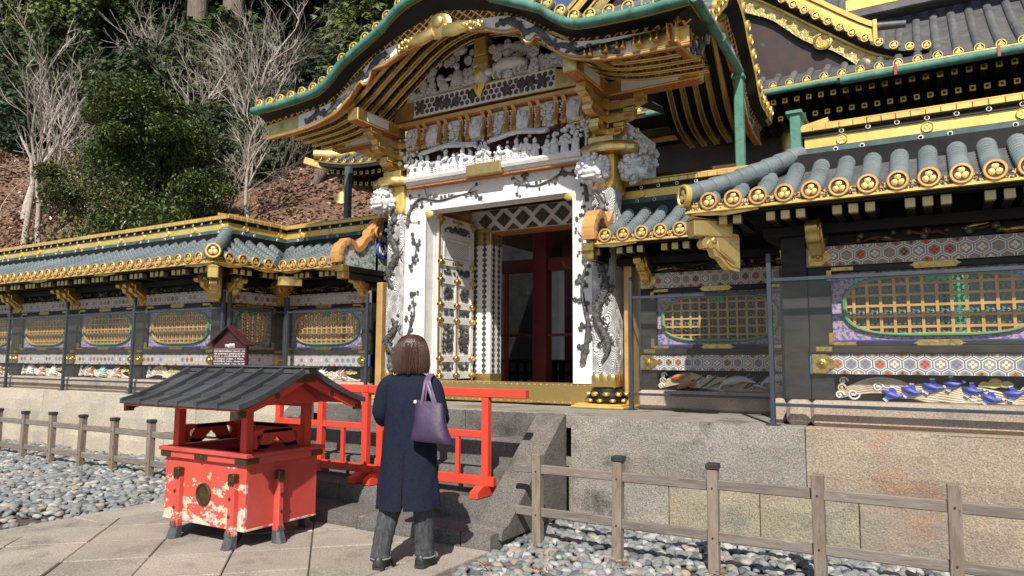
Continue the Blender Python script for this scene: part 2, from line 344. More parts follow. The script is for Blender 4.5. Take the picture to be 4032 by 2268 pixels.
# ------------------------------------------------------------------ gravel
def ico1():
    t = (1+5**.5)/2; v = [(-1,t,0),(1,t,0),(-1,-t,0),(1,-t,0),(0,-1,t),(0,1,t),(0,-1,-t),(0,1,-t),(t,0,-1),(t,0,1),(-t,0,-1),(-t,0,1)]
    f = [(0,11,5),(0,5,1),(0,1,7),(0,7,10),(0,10,11),(1,5,9),(5,11,4),(11,10,2),(10,7,6),(7,1,8),(3,9,4),(3,4,2),(3,2,6),(3,6,8),(3,8,9),(4,9,5),(2,4,11),(6,2,10),(8,6,7),(9,8,1)]
    v = [np.array(p)/np.linalg.norm(p) for p in v]; c = {}; F = []
    def mid(a, b):
        k = (min(a,b), max(a,b))
        if k not in c: p = v[a]+v[b]; v.append(p/np.linalg.norm(p)); c[k] = len(v)-1
        return c[k]
    for a, b, d in f:
        x, y, z = mid(a,b), mid(b,d), mid(d,a); F += [(a,x,z),(b,y,x),(d,z,y),(x,y,z)]
    return np.array(v), np.array(F)
ICV, ICF = ico1()
def pebshape(seed):
    r = np.random.default_rng(seed); V = ICV.copy(); 
    for _ in range(6):
        d = r.normal(size=3); d /= np.linalg.norm(d); h = r.uniform(.55,.85); s = V@d; V -= np.outer(np.maximum(s-h,0)*.85, d)
    return V*np.array([1, r.uniform(.68,.95), r.uniform(.42,.62)])
PEBV = [pebshape(i) for i in range(8)]
def bed(name, x0, x1, y0, y1, zf, sp, smin, smax, nobj, soilfn=None, ylim=None):
    rows = int((y1-y0)/.25); cols = int((x1-x0)/.25); b = MB()
    b.grid([[(lerp(x0,x1,i/cols), lerp(y0,y1,j/rows), zf(lerp(x0,x1,i/cols), lerp(y0,y1,j/rows))-.022) for i in range(cols+1)] for j in range(rows+1)])
    root = struct(b.build(name, SOIL, None, None, True))
    pts = []
    for lay in range(2):
        xs = np.arange(x0+sp*.5*lay, x1, sp); ys = np.arange(y0+sp*.5*lay, y1, sp)
        for x in xs:
            for y in ys:
                px, py = x+RNG.uniform(-.45,.45)*sp, y+RNG.uniform(-.45,.45)*sp
                if not (x0 < px < x1 and y0 < py < y1): continue
                if soilfn and RNG.random() < soilfn(px, py): continue
                if lay == 1 and RNG.random() < .45: continue
                pts.append((px, py, zf(px,py)+lay*.012*RNG.random(), RNG.uniform(smin,smax)))
    def vis(p):                              # in the picture, and how large it shows
        d = Vector((p[0],p[1],p[2]-CAMH)); w = d.dot(_f)
        if w < .3: return 0
        a, c = d.dot(_r2)/w, d.dot(_u2)/w
        return p[3]/w if abs(a) < .72 and abs(c) < .405 else 0
    vs = [vis(p) for p in pts]; order = sorted(range(len(pts)), key=lambda i: -vs[i])
    big = set(order[:nobj]); SV = []; SF = []; SM = []; o = 0
    for i, p in enumerate(pts):
        k = int(RNG.integers(8)); mi = int(RNG.choice(6, p=(.28,.15,.12,.18,.09,.18))); a = RNG.uniform(0,6.28)
        M = T(p[0],p[1],p[2]) @ RZ(a) @ RX(RNG.normal(0,.25)) @ RY(RNG.normal(0,.25)) @ S(p[3])
        if i in big:
            key = ('peb', k, mi)
            if key not in CACHE: CACHE[key] = npmesh('pebble', PEBV[k], ICF, PEBM[mi], True)
            place('pebble', CACHE[key], root, M)
        else:
            A = np.array(M)[:3,:3]; SV.append(PEBV[k]@A.T + np.array(p[:3])); SF.append(ICF+o); SM += [mi]*len(ICF); o += len(ICV)
    stuff(place('pebbles', npmesh('pebbles', np.vstack(SV), np.vstack(SF), PEBM, True, SM), root))
    return root
CACHE = {}
bed('gravel_bed_right', -2.97, 2.6, 2.4, 5.92, lambda x, y: -.045+.05*max(0,min(1,(y-4.6)/.9)) + .012*math.sin(x*3+y*2), .068, .034, .056, 290)
def zl_(x, y): return -.05 + .10*max(0, min(1, (y-3.6)/1.9)) + .03*max(0,min(1,(-6.9-x)/2)) + .012*math.sin(x*2.3+y*1.7)
bed('gravel_bed_left', -16.5, -6.78, 2.3, 5.92, zl_, .078, .036, .062, 290,
    lambda x, y: max(0., min(.85, 1.15-(abs(x+6.8)*.30+max(0,y-2.9)*.75))) if y < 4.3 else 0.)
# strip between the paving end, the stair foot and the beds
for x0, x1, nm in ((-6.80, -6.60, 'gravel_strip_left'), ):
    pass
# fallen cedar needles on the right-hand gravel
NEED = mat('dry_cedar_needles', (.12,.045,.022), (.20,.09,.04), rough=.9, ns=30)
for k, (nx, ny) in enumerate(((-2.35,4.35),(-1.75,4.2),(-1.62,4.33),(-1.1,4.2),(-2.75,4.25),(-.62,4.55),(-1.3,4.85),(-1.95,4.75))):
    b = MB()
    for q in range(9):
        a = random.uniform(0,6.28); l = random.uniform(.03,.09); ox, oy = random.uniform(-.04,.04), random.uniform(-.03,.03)
        b.tube([(ox,oy,random.uniform(0,.012)),(ox+l*.5*math.cos(a),oy+l*.5*math.sin(a),.014),(ox+l*math.cos(a),oy+l*math.sin(a),random.uniform(0,.012))],[.004,.004,.001],4)
    o = b.build('cedar_sprig', NEED, None, T(nx, ny, .02+.05*max(0,min(1,(ny-4.6)/.9))))
    tag(o, 'dry reddish cedar sprig lying on the grey pebbles below the right fence', 'twig', 'dry cedar sprigs on the gravel')
# ------------------------------------------------------------------ podium
pod = thing('stone_podium', 'long podium of rough hewn granite blocks under the gate and lattice walls', 'podium', (-4.6, 5.9, 0))
PM = T(4.6, -5.9, 0)
def block(name, x0, x1, y0, y1, z0, z1, m, parent, M=None, c=.016, rough=.010, nx=None, top=False):
    """hewn block: front face subdivided and pushed about a little"""
    nx = nx or max(2, int((x1-x0)/.16)); nz = max(2, int((z1-z0)/.13)); b = MB(); rows = []
    rr = random.Random(int((x0*131+z0*977)*1000))
    for j in range(nz+1):
        r = []
        for i in range(nx+1):
            e = i in (0, nx) or j in (0, nz); x = lerp(x0, x1, i/nx); z = lerp(z0, z1, j/nz)
            r.append((x+(0 if 0<i<nx else (c if i==0 else -c)*rr.uniform(.2,1.)), y0+(c*rr.uniform(.7,1.2) if e else rr.uniform(-rough,rough)), z+(0 if 0<j<nz else (c if j==0 else -c)*rr.uniform(.2,.8))))
        rows.append(r)
    b.grid(rows); k = len(b.v); w = nx+1
    back = [(x0+.004,y1,z0+.003),(x1-.004,y1,z0+.003),(x1-.004,y1,z1-.003),(x0+.004,y1,z1-.003)]
    edge = [(x0+.004,y0+c+.004,z0+.003),(x1-.004,y0+c+.004,z0+.003),(x1-.004,y0+c+.004,z1-.003),(x0+.004,y0+c+.004,z1-.003)]
    b.v += back+edge
    per = [0*w+i for i in range(nx)]+[j*w+nx for j in range(nz)]+[nz*w+i for i in range(nx,0,-1)]+[j*w for j in range(nz,0,-1)]
    cor = [(k+4)]*nx+[(k+5)]*nz+[(k+6)]*nx+[(k+7)]*nz
    for q in range(len(per)):
        a, d = per[q], per[(q+1) % len(per)]; e, f2 = cor[q], cor[(q+1) % len(per)]
        b.f.append((d, a, e) if e == f2 else (d, a, e, f2)); b.m.append(0)
    for q in range(4):
        r = (q+1) % 4; b.f.append((k+4+q, k+q, k+r, k+4+r)); b.m.append(0)
    return b.build(name, m, parent, M)
PT = .93; JZ = .44
for x0, x1, m in ((-2.90,-.90,GRANITE),(-.90,1.75,GRANTAN),(1.75,4.2,GRANITE)):
    block('granite_block', x0, x1, 5.9, 6.45, JZ, PT, m, pod, PM)
for x0, x1, m in ((-2.90,-2.0,GRANITE),(-2.0,-1.26,GRANOLV),(-1.26,-.55,GRANOLV),(-.55,1.0,GRANTAN),(1.0,2.6,GRANITE),(2.6,4.2,GRANOLV)):
    block('granite_block', x0, x1, 5.93, 6.45, -.15, JZ-.012, m, pod, PM)
for x0, x1 in ((-8.3,-6.47),(-10.4,-8.3),(-12.1,-10.4),(-14.2,-12.1),(-16.3,-14.2),(-18.4,-16.3)):
    block('granite_block', x0, x1, 5.9, 6.45, JZ, PT, GRANLEFT, pod, PM)
for x0, x1 in ((-7.7,-6.47),(-9.0,-7.7),(-10.05,-9.0),(-11.5,-10.05),(-12.9,-11.5),(-14.6,-12.9),(-16.4,-14.6),(-18.4,-16.4)):
    block('granite_block', x0, x1, 5.93, 6.45, -.15, JZ-.012, GRANLEFT, pod, PM)
MB().box(-18.4,4.2,6.40,9.9,-.1,PT-.012).build('podium_core', GRANITE, pod, PM)
for k, (x0, x1) in enumerate(((-18.4,-15.2),(-15.2,-12.1),(-12.1,-9.2),(-9.2,-6.47),(-6.47,-5.3),(-5.3,-4.1),(-4.1,-2.9),(-2.9,-1.45),(-1.45,.9),(.9,4.2))):
    MB().cbox(x0+.002,x1-.002,6.452 if not -6.5 < x0 < -3 else 6.13,9.9,PT-.14,PT-.004,.006).build('platform_slab', PAVE if x0 < -6 else GRANITE, pod, PM)
# ------------------------------------------------------------------ stairs
st = thing('stone_staircase', 'weathered dark stone stairs with sloping cheek stones rising to the gate', 'stairs', (-4.68, 5.3, 0)); SM_ = T(4.68,-5.3,0)
steps = [(4.67,.105,-6.55,-2.97),(5.09,.262,-6.2,-3.19),(5.43,.46,-6.2,-3.19),(5.77,.69,-6.2,-3.19),(6.10,.92,-6.2,-3.19)]
for k, (y0, z, x0, x1) in enumerate(steps):
    yb = steps[k+1][0]+.03 if k < 4 else 6.46
    js = [x0, -5.25+.3*k%.7, -4.2-.25*(k%2), x1] if k else [x0, -5.1, -4.32, -3.25, x1]
    for a, b in zip(js, js[1:]): 
        block('step_block', a+.001, b-.001, y0, yb, -.12 if k == 0 else steps[k-1][1]-.08, z, STEPM, st, SM_, c=.010, rough=.004)
for x0, x1 in ((-3.24,-2.95),(-6.47,-6.18)):
    P = [(4.80,.10),(4.83,.135),(4.90,.15),(5.86,.93),(5.90,.942),(5.92,.942),(5.92,.05),(4.80,.05)]
    b = MB(); n = len(P)
    for x in (x0, x0+.015, x1-.015, x1):
        ins = .012 if x in (x0, x1) else 0
        b.v += [(x, p[0]+ins*.6, p[1]-ins) for p in P]
    for q in range(3):
        for i in range(n): b.f.append((q*n+i, q*n+(i+1)%n, (q+1)*n+(i+1)%n, (q+1)*n+i)); b.m.append(0)
    b.f += [tuple(range(n)), tuple(range(3*n,4*n))[::-1]]; b.m += [0,0]
    b.build('cheek_stone', CHEEKM, st, SM_)
# ------------------------------------------------------------------ low timber fences
def fence(label, posts, capped, y, xa, xb, z0):
    t = thing('timber_fence', label, 'fence', (posts[0], y, 0)); M = T(-posts[0], -y, 0)
    pm = MB().cbox(-.036,.036,-.036,.036,-.1,.70,.004).mesh('post', WOOD); cm = MB().cbox(-.044,.044,-.044,.044,.695,.735,.006).mesh('post_cap', CAPM)
    pg = MB().lathe([(.007,-.006),(.007,.0)],6,(0,0,0),'y').mesh('peg', CAPM)
    for i, x in enumerate(posts):
        h = random.uniform(-.012,.012); Mp = M @ T(x,y,z0+h) @ RZ(random.uniform(-.06,.06)) @ RX(random.uniform(-.015,.015)) @ RY(random.uniform(-.02,.02))
        p = place('post', pm, t, Mp)
        if i in capped: place('post_cap', cm, p)
        for z in (.57,.235): place('peg', pg, p, T(0,-.036,z))
    for z in (.575,.235):
        xs = [xa]+[0.5*(a+b)+9 for a, b in []]+posts+[xb]
        for a, b in zip(xs, xs[1:]):
            if b-a < .05: continue
            zz = z0+z+random.uniform(-.006,.006)
            MB().cbox(a-.02,b+.02,y-.014+random.uniform(-.002,.002),y+.016,zz-.034,zz+.034,.005).build('rail', WOODR, t, M)
    return t
fence('weathered timber post and rail fence on pebbles right of the stairs', [-2.76,-2.09,-1.38,-.70,.04,.78,1.5,2.2], (1,2,6), 5.04, -2.96, 2.4, .0)
fence('weathered timber fence with black capped posts on pebbles left of the offering box', [-15.95,-15.22,-14.5,-13.76,-13.04,-12.3,-11.58,-10.87,-10.15,-9.43,-8.7,-7.96,-7.24], tuple(range(13)), 5.1, -16.3, -7.1, -.03)
# ------------------------------------------------------------------ vermilion barriers
REDB = mat('barrier_vermilion', (.66,.062,.032), (.56,.050,.028), rough=.45, ns=4, bump=.0008, bs=30, third=((.40,.04,.025), 20, .62, .75))
def barrier(label, posts, bal, x0, x1, y, z0, feet):
    t = thing('vermilion_barrier', label, 'barrier', (0.5*(x0+x1), y, z0)); M = T(-.5*(x0+x1), -y, -z0)
    MB().cbox(x0,x1,y-.036,y+.036,1.105,1.180,.005).build('top_rail', REDB, t, M)
    MB().cbox(posts[0],posts[-1],y-.020,y+.020,.752,.812,.004).build('middle_rail', REDB, t, M)
    MB().cbox(posts[0]-.09,posts[-1]+.09,y-.025,y+.025,.345,.425,.004).build('bottom_rail', REDB, t, M)
    for x in posts: MB().cbox(x-.034,x+.034,y-.032,y+.032,z0+.05,1.104,.004).build('post', REDB, t, M)
    for x in bal: MB().cbox(x-.020,x+.020,y-.017,y+.017,.424,.753,.003).build('baluster', REDB, t, M)
    for x in feet:
        P = [(y-.19,z0+.004),(y+.17,z0+.004),(y+.17,z0+.045),(y+.09,z0+.095),(y-.10,z0+.095),(y-.19,z0+.055)]
        MB().prism(P, x-.042, x+.042, 'yz').build('foot', REDB, t, M)
    return t
barrier('vermilion barrier across the stairs behind the person in the navy coat', [-4.61,-4.01,-3.41], [-4.31,-3.71], -4.755, -3.0, 5.29, .262, [-4.61,-3.41])
barrier('vermilion barrier across the stairs behind the offering box', [-6.02,-5.40,-4.80], [-5.71,-5.10], -6.17, -4.765, 5.29, .262, [-6.02,-4.80])
# ------------------------------------------------------------------ lattice walls with tiled roofs (local frame: s along, t into the wall, z up)
def glassmat(name, tint=(1,1,1), extra=0.0):
    m = bpy.data.materials.new(name); m.use_nodes = True; N = m.node_tree.nodes; L = m.node_tree.links; N.clear()
    o = N.new('ShaderNodeOutputMaterial'); a = N.new('ShaderNodeBsdfTransparent'); a.inputs[0].default_value = (*tint, 1)
    b = N.new('ShaderNodeBsdfGlossy'); b.inputs['Roughness'].default_value = .02; x = N.new('ShaderNodeMixShader')
    f = N.new('ShaderNodeFresnel'); f.inputs[0].default_value = 1.45
    gg = N.new('ShaderNodeNewGeometry'); iv = N.new('ShaderNodeMath'); iv.operation = 'SUBTRACT'; iv.inputs[0].default_value = 1; L.new(gg.outputs['Backfacing'], iv.inputs[1])
    fm = N.new('ShaderNodeMath'); fm.operation = 'MULTIPLY'; L.new(f.outputs[0], fm.inputs[0]); L.new(iv.outputs[0], fm.inputs[1])
    L.new(fm.outputs[0], x.inputs[0]); L.new(a.outputs[0], x.inputs[1]); L.new(b.outputs[0], x.inputs[2])
    if extra > 0:                                  # pale diffuse film standing in for reflected haze on the pane
        d = N.new('ShaderNodeBsdfDiffuse'); d.inputs[0].default_value = (.62,.58,.52,1); y = N.new('ShaderNodeMixShader')
        g = N.new('ShaderNodeNewGeometry'); n = N.new('ShaderNodeTexNoise'); n.inputs['Scale'].default_value = 1.4; n.inputs['Detail'].default_value = 5
        L.new(g.outputs['Position'], n.inputs['Vector']); r = N.new('ShaderNodeMapRange'); r.inputs[1].default_value = .3; r.inputs[2].default_value = .75
        r.inputs[3].default_value = extra*.45; r.inputs[4].default_value = extra*1.5; L.new(n.outputs[0], r.inputs[0]); L.new(r.outputs[0], y.inputs[0])
        L.new(x.outputs[0], y.inputs[1]); L.new(d.outputs[0], y.inputs[2]); L.new(y.outputs[0], o.inputs[0])
    else: L.new(x.outputs[0], o.inputs[0])
    return m
GLASS = glassmat('hazy_glass', (.985,.99,.99), .010)
def zr(t): u = (t+.6)/.8; return 2.715 + .445*u - .035*math.sin(math.pi*min(max(u,0),1))
NC = 15
def roll_mesh(t0, t1):
    key = ('roll', round(t0,3), round(t1,3))
    if key in CACHE: return CACHE[key]
    b = MB(); n = max(2, int(round((t1-t0)/.8*NC))); K = 9; rows = []
    for c in range(n):
        a, d = lerp(t0,t1,c/n), lerp(t0,t1,(c+1)/n)
        for tt, r in ((a+.001,.063),(a+.010,.0675),(d,.0565)):
            z = zr(tt); rows.append([(r*math.cos(q), tt, z-.02+(r*1.02)*math.sin(q)) for q in [math.pi*(-.06+1.12*k/(K-1)) for k in range(K)]])
    b.grid(rows)
    k = len(b.v); b.v += rows[0][::1] + rows[-1]; b.f += [tuple(range(k,k+K))[::-1], tuple(range(k+K,k+2*K))]; b.m += [0,0]
    CACHE[key] = b.mesh('roll_tile', TILE, True, 30); return CACHE[key]
def leafcrest(b, r, m, y=-.004):               # three heart shaped leaves in a ring
    for k in range(3):
        a = math.pi/2 + k*2*math.pi/3; cx, cz = .50*r*math.cos(a), .50*r*math.sin(a); P = []
        for q in range(10):
            th = 2*math.pi*q/10; rr = r*.44*(1-.28*max(0,math.cos(th))**3); P.append((cx+rr*math.cos(th+a), cz+rr*math.sin(th+a)))
        n = len(P); b._a([(cx,y-.010,cz)]+[(p[0],y,p[1]) for p in P], [(0,1+q,1+(q+1)%n) for q in range(n)], m)
def disc_mesh(r=.072, mr=None, key='disc'):
    if key in CACHE: return CACHE[key]
    b = MB(); b.lathe([(r*.98,.03),(r,.01),(r,-.008),(r*.93,-.014),(r*.76,-.014),(r*.72,-.004)],20,(0,0,0),'y',0,False)
    b.lathe([(r*.74,-.003),(r*.01,-.003)],20,(0,0,0),'y',1,False); leafcrest(b, r*.72, 2)
    CACHE[key] = b.mesh('eave_disc', [mr or GOLDO, DREC, GOLDY], True, 35); return CACHE[key]
def mdl_mesh(r=.045):
    if 'mdl' in CACHE: return CACHE['mdl']
    b = MB(); b.lathe([(r,.01),(r,-.010),(r*.9,-.014),(r*.8,-.012),(r*.76,-.006),(.001,-.006)],16,(0,0,0),'y',0,False); leafcrest(b, r*.74, 0, -.005)
    CACHE['mdl'] = b.mesh('crest_medallion', GOLDY, True, 30); return CACHE['mdl']
def stud_mesh():
    if 'stud' in CACHE: return CACHE['stud']
    b = MB(); b.lathe([(.020,.004),(.020,-.006),(.013,-.009),(.012,-.004)],10,(0,0,0),'y',0,False); b.sph((0,-.004,0),(.011,.008,.011),8,5,1)
    CACHE['stud'] = b.mesh('ring_stud', [PWHITE, BLACK], True, 40); return CACHE['stud']
def rafter_mesh():
    if 'raft' in CACHE: return CACHE['raft']
    b = MB(); b.box(-.028,.028,-.488,.02,2.532,2.588,0); b.cbox(-.033,.033,-.497,-.484,2.526,2.594,.004,1); b.box(-.030,.030,-.484,-.42,2.5295,2.590,2)
    CACHE['raft'] = b.mesh('rafter', [BLACK, GPALE, GOLD]); return CACHE['raft']
def rtile_mesh():
    if 'rtile' in CACHE: return CACHE['rtile']
    b = MB(); b.cbox(.001,.102,.165,.40,3.387,3.433,.004)
    b.prism([(.182,3.434),(.20,3.452),(.40,3.492),(.40,3.434)], .0005, .1025, 'yz')
    CACHE['rtile'] = b.mesh('ridge_tile', RTILE); return CACHE['rtile']
RTILE = mat('gilt_ridge_tile', (.80,.54,.16), (.64,.40,.12), rough=.42, metal=.6, ns=7, bump=.001, bs=40, per=.10, third=((.22,.19,.16), 6, .58, .72))
def bracket_mesh():
    if 'brk' in CACHE: return CACHE['brk']
    P = smooth_curve([(.0,2.56,0),(-.10,2.575,0),(-.22,2.56,0),(-.30,2.53,0),(-.335,2.48,0),(-.31,2.44,0),(-.27,2.45,0),(-.24,2.43,0),(-.22,2.38,0),(-.17,2.36,0),(-.13,2.31,0),(-.08,2.27,0),(0,2.255,0)],3)
    b = MB(); b.prism([(p.x,p.y) for p in P], -.042, .042, 'yz')
    b.prism([(p.x*.86,2.42+(p.y-2.42)*.82) for p in P], -.052, -.0425, 'yz'); b.prism([(p.x*.86,2.42+(p.y-2.42)*.82) for p in P], .0425, .052, 'yz')
    for sx in (-1,1): b.sph((sx*.05,-.23,2.50),(.016,.03,.03),8,6); b.tube([(sx*.05,-.05,2.32),(sx*.056,-.12,2.37),(sx*.056,-.19,2.42),(sx*.052,-.20,2.50)],[.012,.014,.012,.008],6)
    CACHE['brk'] = b.mesh('carved_bracket', GOLD, True, 35); return CACHE['brk']
def roof(run, smin, smax, s0, pitch, raft=None, hip=None, ends=(0,0), dense=True):
    rf = None
    b = MB()                                    # flat tile field in stepped courses
    for c in range(NC):
        ta, tb = lerp(-.6,.2,c/NC), lerp(-.6,.2,(c+1)/NC); za, zb = zr(ta)-.055, zr(tb)-.055
        b._a([(smin(ta),ta,za+.008),(smax(ta),ta,za+.008),(smax(tb),tb,zb),(smin(tb),tb,zb)],[(0,1,2,3)])
        b._a([(smin(ta),ta,za),(smax(ta),ta,za),(smax(ta),ta,za+.008),(smin(ta),ta,za+.008)],[(0,1,2,3)])
    rf = b.build('tiled_roof', TILED, run)
    dm = disc_mesh(); k0 = int(math.floor((smin(-.6)-s0)/pitch))-1; k1 = int(math.ceil((smax(-.6)-s0)/pitch))+6
    for k in range(k0-6, k1+1):
        s = s0+pitch*k; t0, t1 = -.6, .2
        while t0 < .2 and not (smin(t0)+.055 < s < smax(t0)-.055): t0 += .01
        if t0 >= .15: continue
        t1 = t0
        while t1 < .2 and (smin(t1)+.04 < s < smax(t1)-.04): t1 += .01
        if t1-t0 < .1: continue
        place('roll_tile', roll_mesh(t0, min(t1,.2)), rf, T(s,0,0))
        if t0 == -.6: place('eave_disc', dm, rf, T(s,-.606,zr(-.6)-.012))
    a, d = smin(-.6), smax(-.6); f = lambda t, e=0: [(smin(t), t), (smax(t), t)]
    def lay(name, t0, t1, z0, z1, m, c=False):
        P = [(smin(t0),t0),(smax(t0),t0),(smax(t1),t1),(smin(t1),t1)]
        MB().prism(P, z0, z1, 'xy').build(name, m, rf if name.startswith('ridge') else run)
    lay('eave_plate', -.598, -.565, 2.638, 2.70, SCROLL); lay('eave_lip', -.606, -.560, 2.620, 2.637, GOLDY)
    lay('fascia', -.555, -.515, 2.600, 2.619, BLACK)
    MB().strip([(smin(-.49),-.49,2.60),(smax(-.49),-.49,2.60)], [(smin(.15),.15,2.70),(smax(.15),.15,2.70)]).build('soffit', BLACK, run)
    lay('wall_purlin', -.10, .02, 2.455, 2.531, BLACK); lay('upper_panel', .05, .10, 2.456, 3.16, BLACK)
    MB().strip([(smin(.6),.6,3.16),(smax(.6),.6,3.16)], [(smin(1.4),1.4,2.70),(smax(1.4),1.4,2.70)]).build('rear_roof_slope', TILED, run)
    lay('ridge_skirt', .155, .40, 3.150, 3.172, COPPERD); lay('ridge_base', .198, .602, 3.172, 3.248, COPPERD); lay('ridge_band', .206, .594, 3.2485, 3.338, GOLDY)
    lay('ridge_moulding', .192, .608, 3.3385, 3.352, BLACKW); lay('ridge_black_band', .2, .6, 3.3525, 3.372, BLACK); lay('ridge_upper_moulding', .186, .614, 3.3725, 3.3865, BLACKW)
    lay('ridge_core', .30, .62, 3.387, 3.488, RTILE)
    tm = rtile_mesh(); s = smin(.17)+.002
    while s+.103 < smax(.17): place('ridge_tile', tm, rf, T(s,0,0)); s += .1045
    mm, sm_ = mdl_mesh(), stud_mesh(); s = smin(.2)+.30; i = 0
    while s < smax(.2)-.06:
        place('crest_medallion', mm, rf, T(s,.203,3.293))
        for ds in (0,.20,.41):
            if s+ds < smax(.2)-.05: place('ring_stud', sm_, rf, T(s+ds,.19,3.362)); place('ring_stud', sm_, rf, T(s+ds-.05,.195,3.212)) if ds != .41 else None
        s += .62
    if raft is not None:
        rm = rafter_mesh(); k = -60
        while k < 60:
            for ds in (0,.109,.22):
                s = raft+.475*k+ds
                if smin(-.47)+.05 < s < smax(-.47)-.05: place('rafter', rm, run, T(s,0,0))
            k += 1
    return rf
def hexband(L, h, pal, seed, s_in=.10):
    """painted beam face: hexagons with four petalled flowers, in the xz plane facing -y"""
    bg, bd, fl, fls = pal; key = ('hex', round(L,2), round(h,3), seed)
    if key in CACHE: return CACHE[key]
    mats = [bd, fl] + list(fls); r = random.Random(seed); b = MB(); w = s_in; Rr = w/math.sqrt(3)
    def cl(P):
        for a, c, d in ((1,0,L/2),(-1,0,L/2),(0,1,h/2),(0,-1,h/2)):
            P = clip(P, a, c, d)
            if len(P) < 3: return None
        return P
    def poly(P, y, m):
        P = cl(P)
        if P: b._a([(p[0],y,p[1]) for p in P], [tuple(range(len(P)))], m)
    for row in (-1,0,1):
        n = int(L/w)+2
        for i in range(-n//2-1, n//2+2):
            cx, cz = (i+(.5 if row else 0))*w, row*1.5*Rr*.98
            if abs(cx) > L/2+w: continue
            hx = lambda q: [(cx+q*Rr*math.sin(math.pi/3*k), cz+q*Rr*math.cos(math.pi/3*k)) for k in range(6)]
            poly(hx(.90), -.0012, 0); poly(hx(.76), -.0020, 1); mi = 2 + r.choice((0,0,1,2,3,0,1)) % len(fls)
            for k in range(4):
                a = math.pi/2*k; px, pz = cx+.30*Rr*math.cos(a), cz+.30*Rr*math.sin(a)
                poly([(px+.205*Rr*math.cos(a+.4+2*math.pi*q/7), pz+.205*Rr*math.sin(a+.4+2*math.pi*q/7)) for q in range(7)], -.0027, mi)
    CACHE[key] = b.mesh('hexagon_pattern', mats); return CACHE[key]
PAL_LO = (PBLUE, PWHITE, TAN, (PWHITE, PBLUE2, PBROWN, PRED)); PAL_UP = (PGREYV, PWHITE, TAN, (PGREYV, PWHITE, PRED, PBROWN))
def superoval(a, c, n=56, e=3.0):
    out = []
    for k in range(n):
        t = 2*math.pi*k/n; x, z = math.cos(t), math.sin(t)
        out.append((a*math.copysign(abs(x)**(2/e), x), c*math.copysign(abs(z)**(2/e), z)))
    return out
def boss_mesh():
    if 'boss' in CACHE: return CACHE['boss']
    b = MB(); b.cbox(-.075,.03,-.012,0,-.076,.076,.003); b.prism([(.03,-.076),(.05,-.05),(.085,-.03),(.105,0),(.085,.03),(.05,.05),(.03,.076)], -.012, 0, 'xz')
    b.lathe([(.046,-.011),(.04,-.02),(.024,-.024),(.022,-.034),(.010,-.046),(.001,-.048)],6,(0,0,0),'y',0,False)
    CACHE['boss'] = b.mesh('gilt_boss', BRASS, True, 30); return CACHE['boss']
def spiral(b, c, r0, turns, rad, m, sgn=1, yy=0, n=None, a0=0., flat=None):
    pts = []; n = n or int(turns*10)
    for k in range(n+1):
        q = k/n; a = a0+sgn*turns*2*math.pi*q; r = r0*(1-.86*q); pts.append((c[0]+r*math.cos(a), yy-.004*q, c[1]+r*math.sin(a)))
    b.tube(pts, [rad*(1-.4*k/n) for k in range(n+1)], 5, m)
    b.sph(pts[-1], rad*1.5, 6, 5, m)
def duck_mesh():
    if 'duck' in CACHE: return CACHE['duck']
    b = MB(); b.tube([(-.085,0,.012),(-.06,-.012,.006),(-.02,-.02,0),(.03,-.018,-.006),(.06,-.012,.004),(.078,-.01,.016),(.092,-.008,.02)],[.004,.018,.026,.022,.014,.015,.004],8,0)
    b.sph((.082,-.012,.018),(.017,.013,.013),8,6,1); b.tube([(.094,-.01,.018),(.112,-.008,.014)],[.005,.002],5,2)
    for w, mm in (((.0,.0,-.05,-.055),1),):
        pass
    b.prism([(.03,0),(-.03,-.004),(-.055,-.045),(-.02,-.062),(.0,-.04),(.015,-.035)], -.026, -.016, 'xz', 0); b.prism([(-.055,-.047),(-.06,-.058),(-.024,-.076),(-.018,-.063)], -.024, -.014, 'xz', 1)
    b.prism([(-.052,-.043),(-.055,-.047),(-.019,-.064),(-.016,-.058)], -.028, -.014, 'xz', 3)
    b.prism([(.02,.01),(-.02,.018),(-.03,.05),(.0,.058),(.03,.03)], -.016, -.008, 'xz', 0); b.prism([(-.03,.052),(-.03,.066),(.008,.07),(.004,.06)], -.015, -.007, 'xz', 1)
    CACHE['duck'] = b.mesh('carved_duck', [DUCK, PWHITE, BLACK, MINT], True, 35); return CACHE['duck']
def cloud(b, cx, cz, s, m):
    P = [(-1.2,-.2),(-.9,.15),(-.45,.12),(-.2,.42),(.25,.40),(.5,.15),(.95,.22),(1.25,-.05),(.8,-.22),(.3,-.16),(-.1,-.3),(-.6,-.2)]
    pts = [(cx+s*p.x, -.012, cz+s*p.y) for p in smooth_curve([(x,z,0) for x, z in P]+[(P[0][0],P[0][1],0)],3)]
    b.tube(pts, .0075, 5, m); b.prism([(p[0],p[2]) for p in pts[:-1]], -.010, .0, 'xz', m)
    spiral(b, (cx-.35*s,cz+.05*s), .22*s, 1.3, .006, m, 1, -.016); spiral(b, (cx+.45*s,cz+.02*s), .2*s, 1.3, .006, m, -1, -.016)
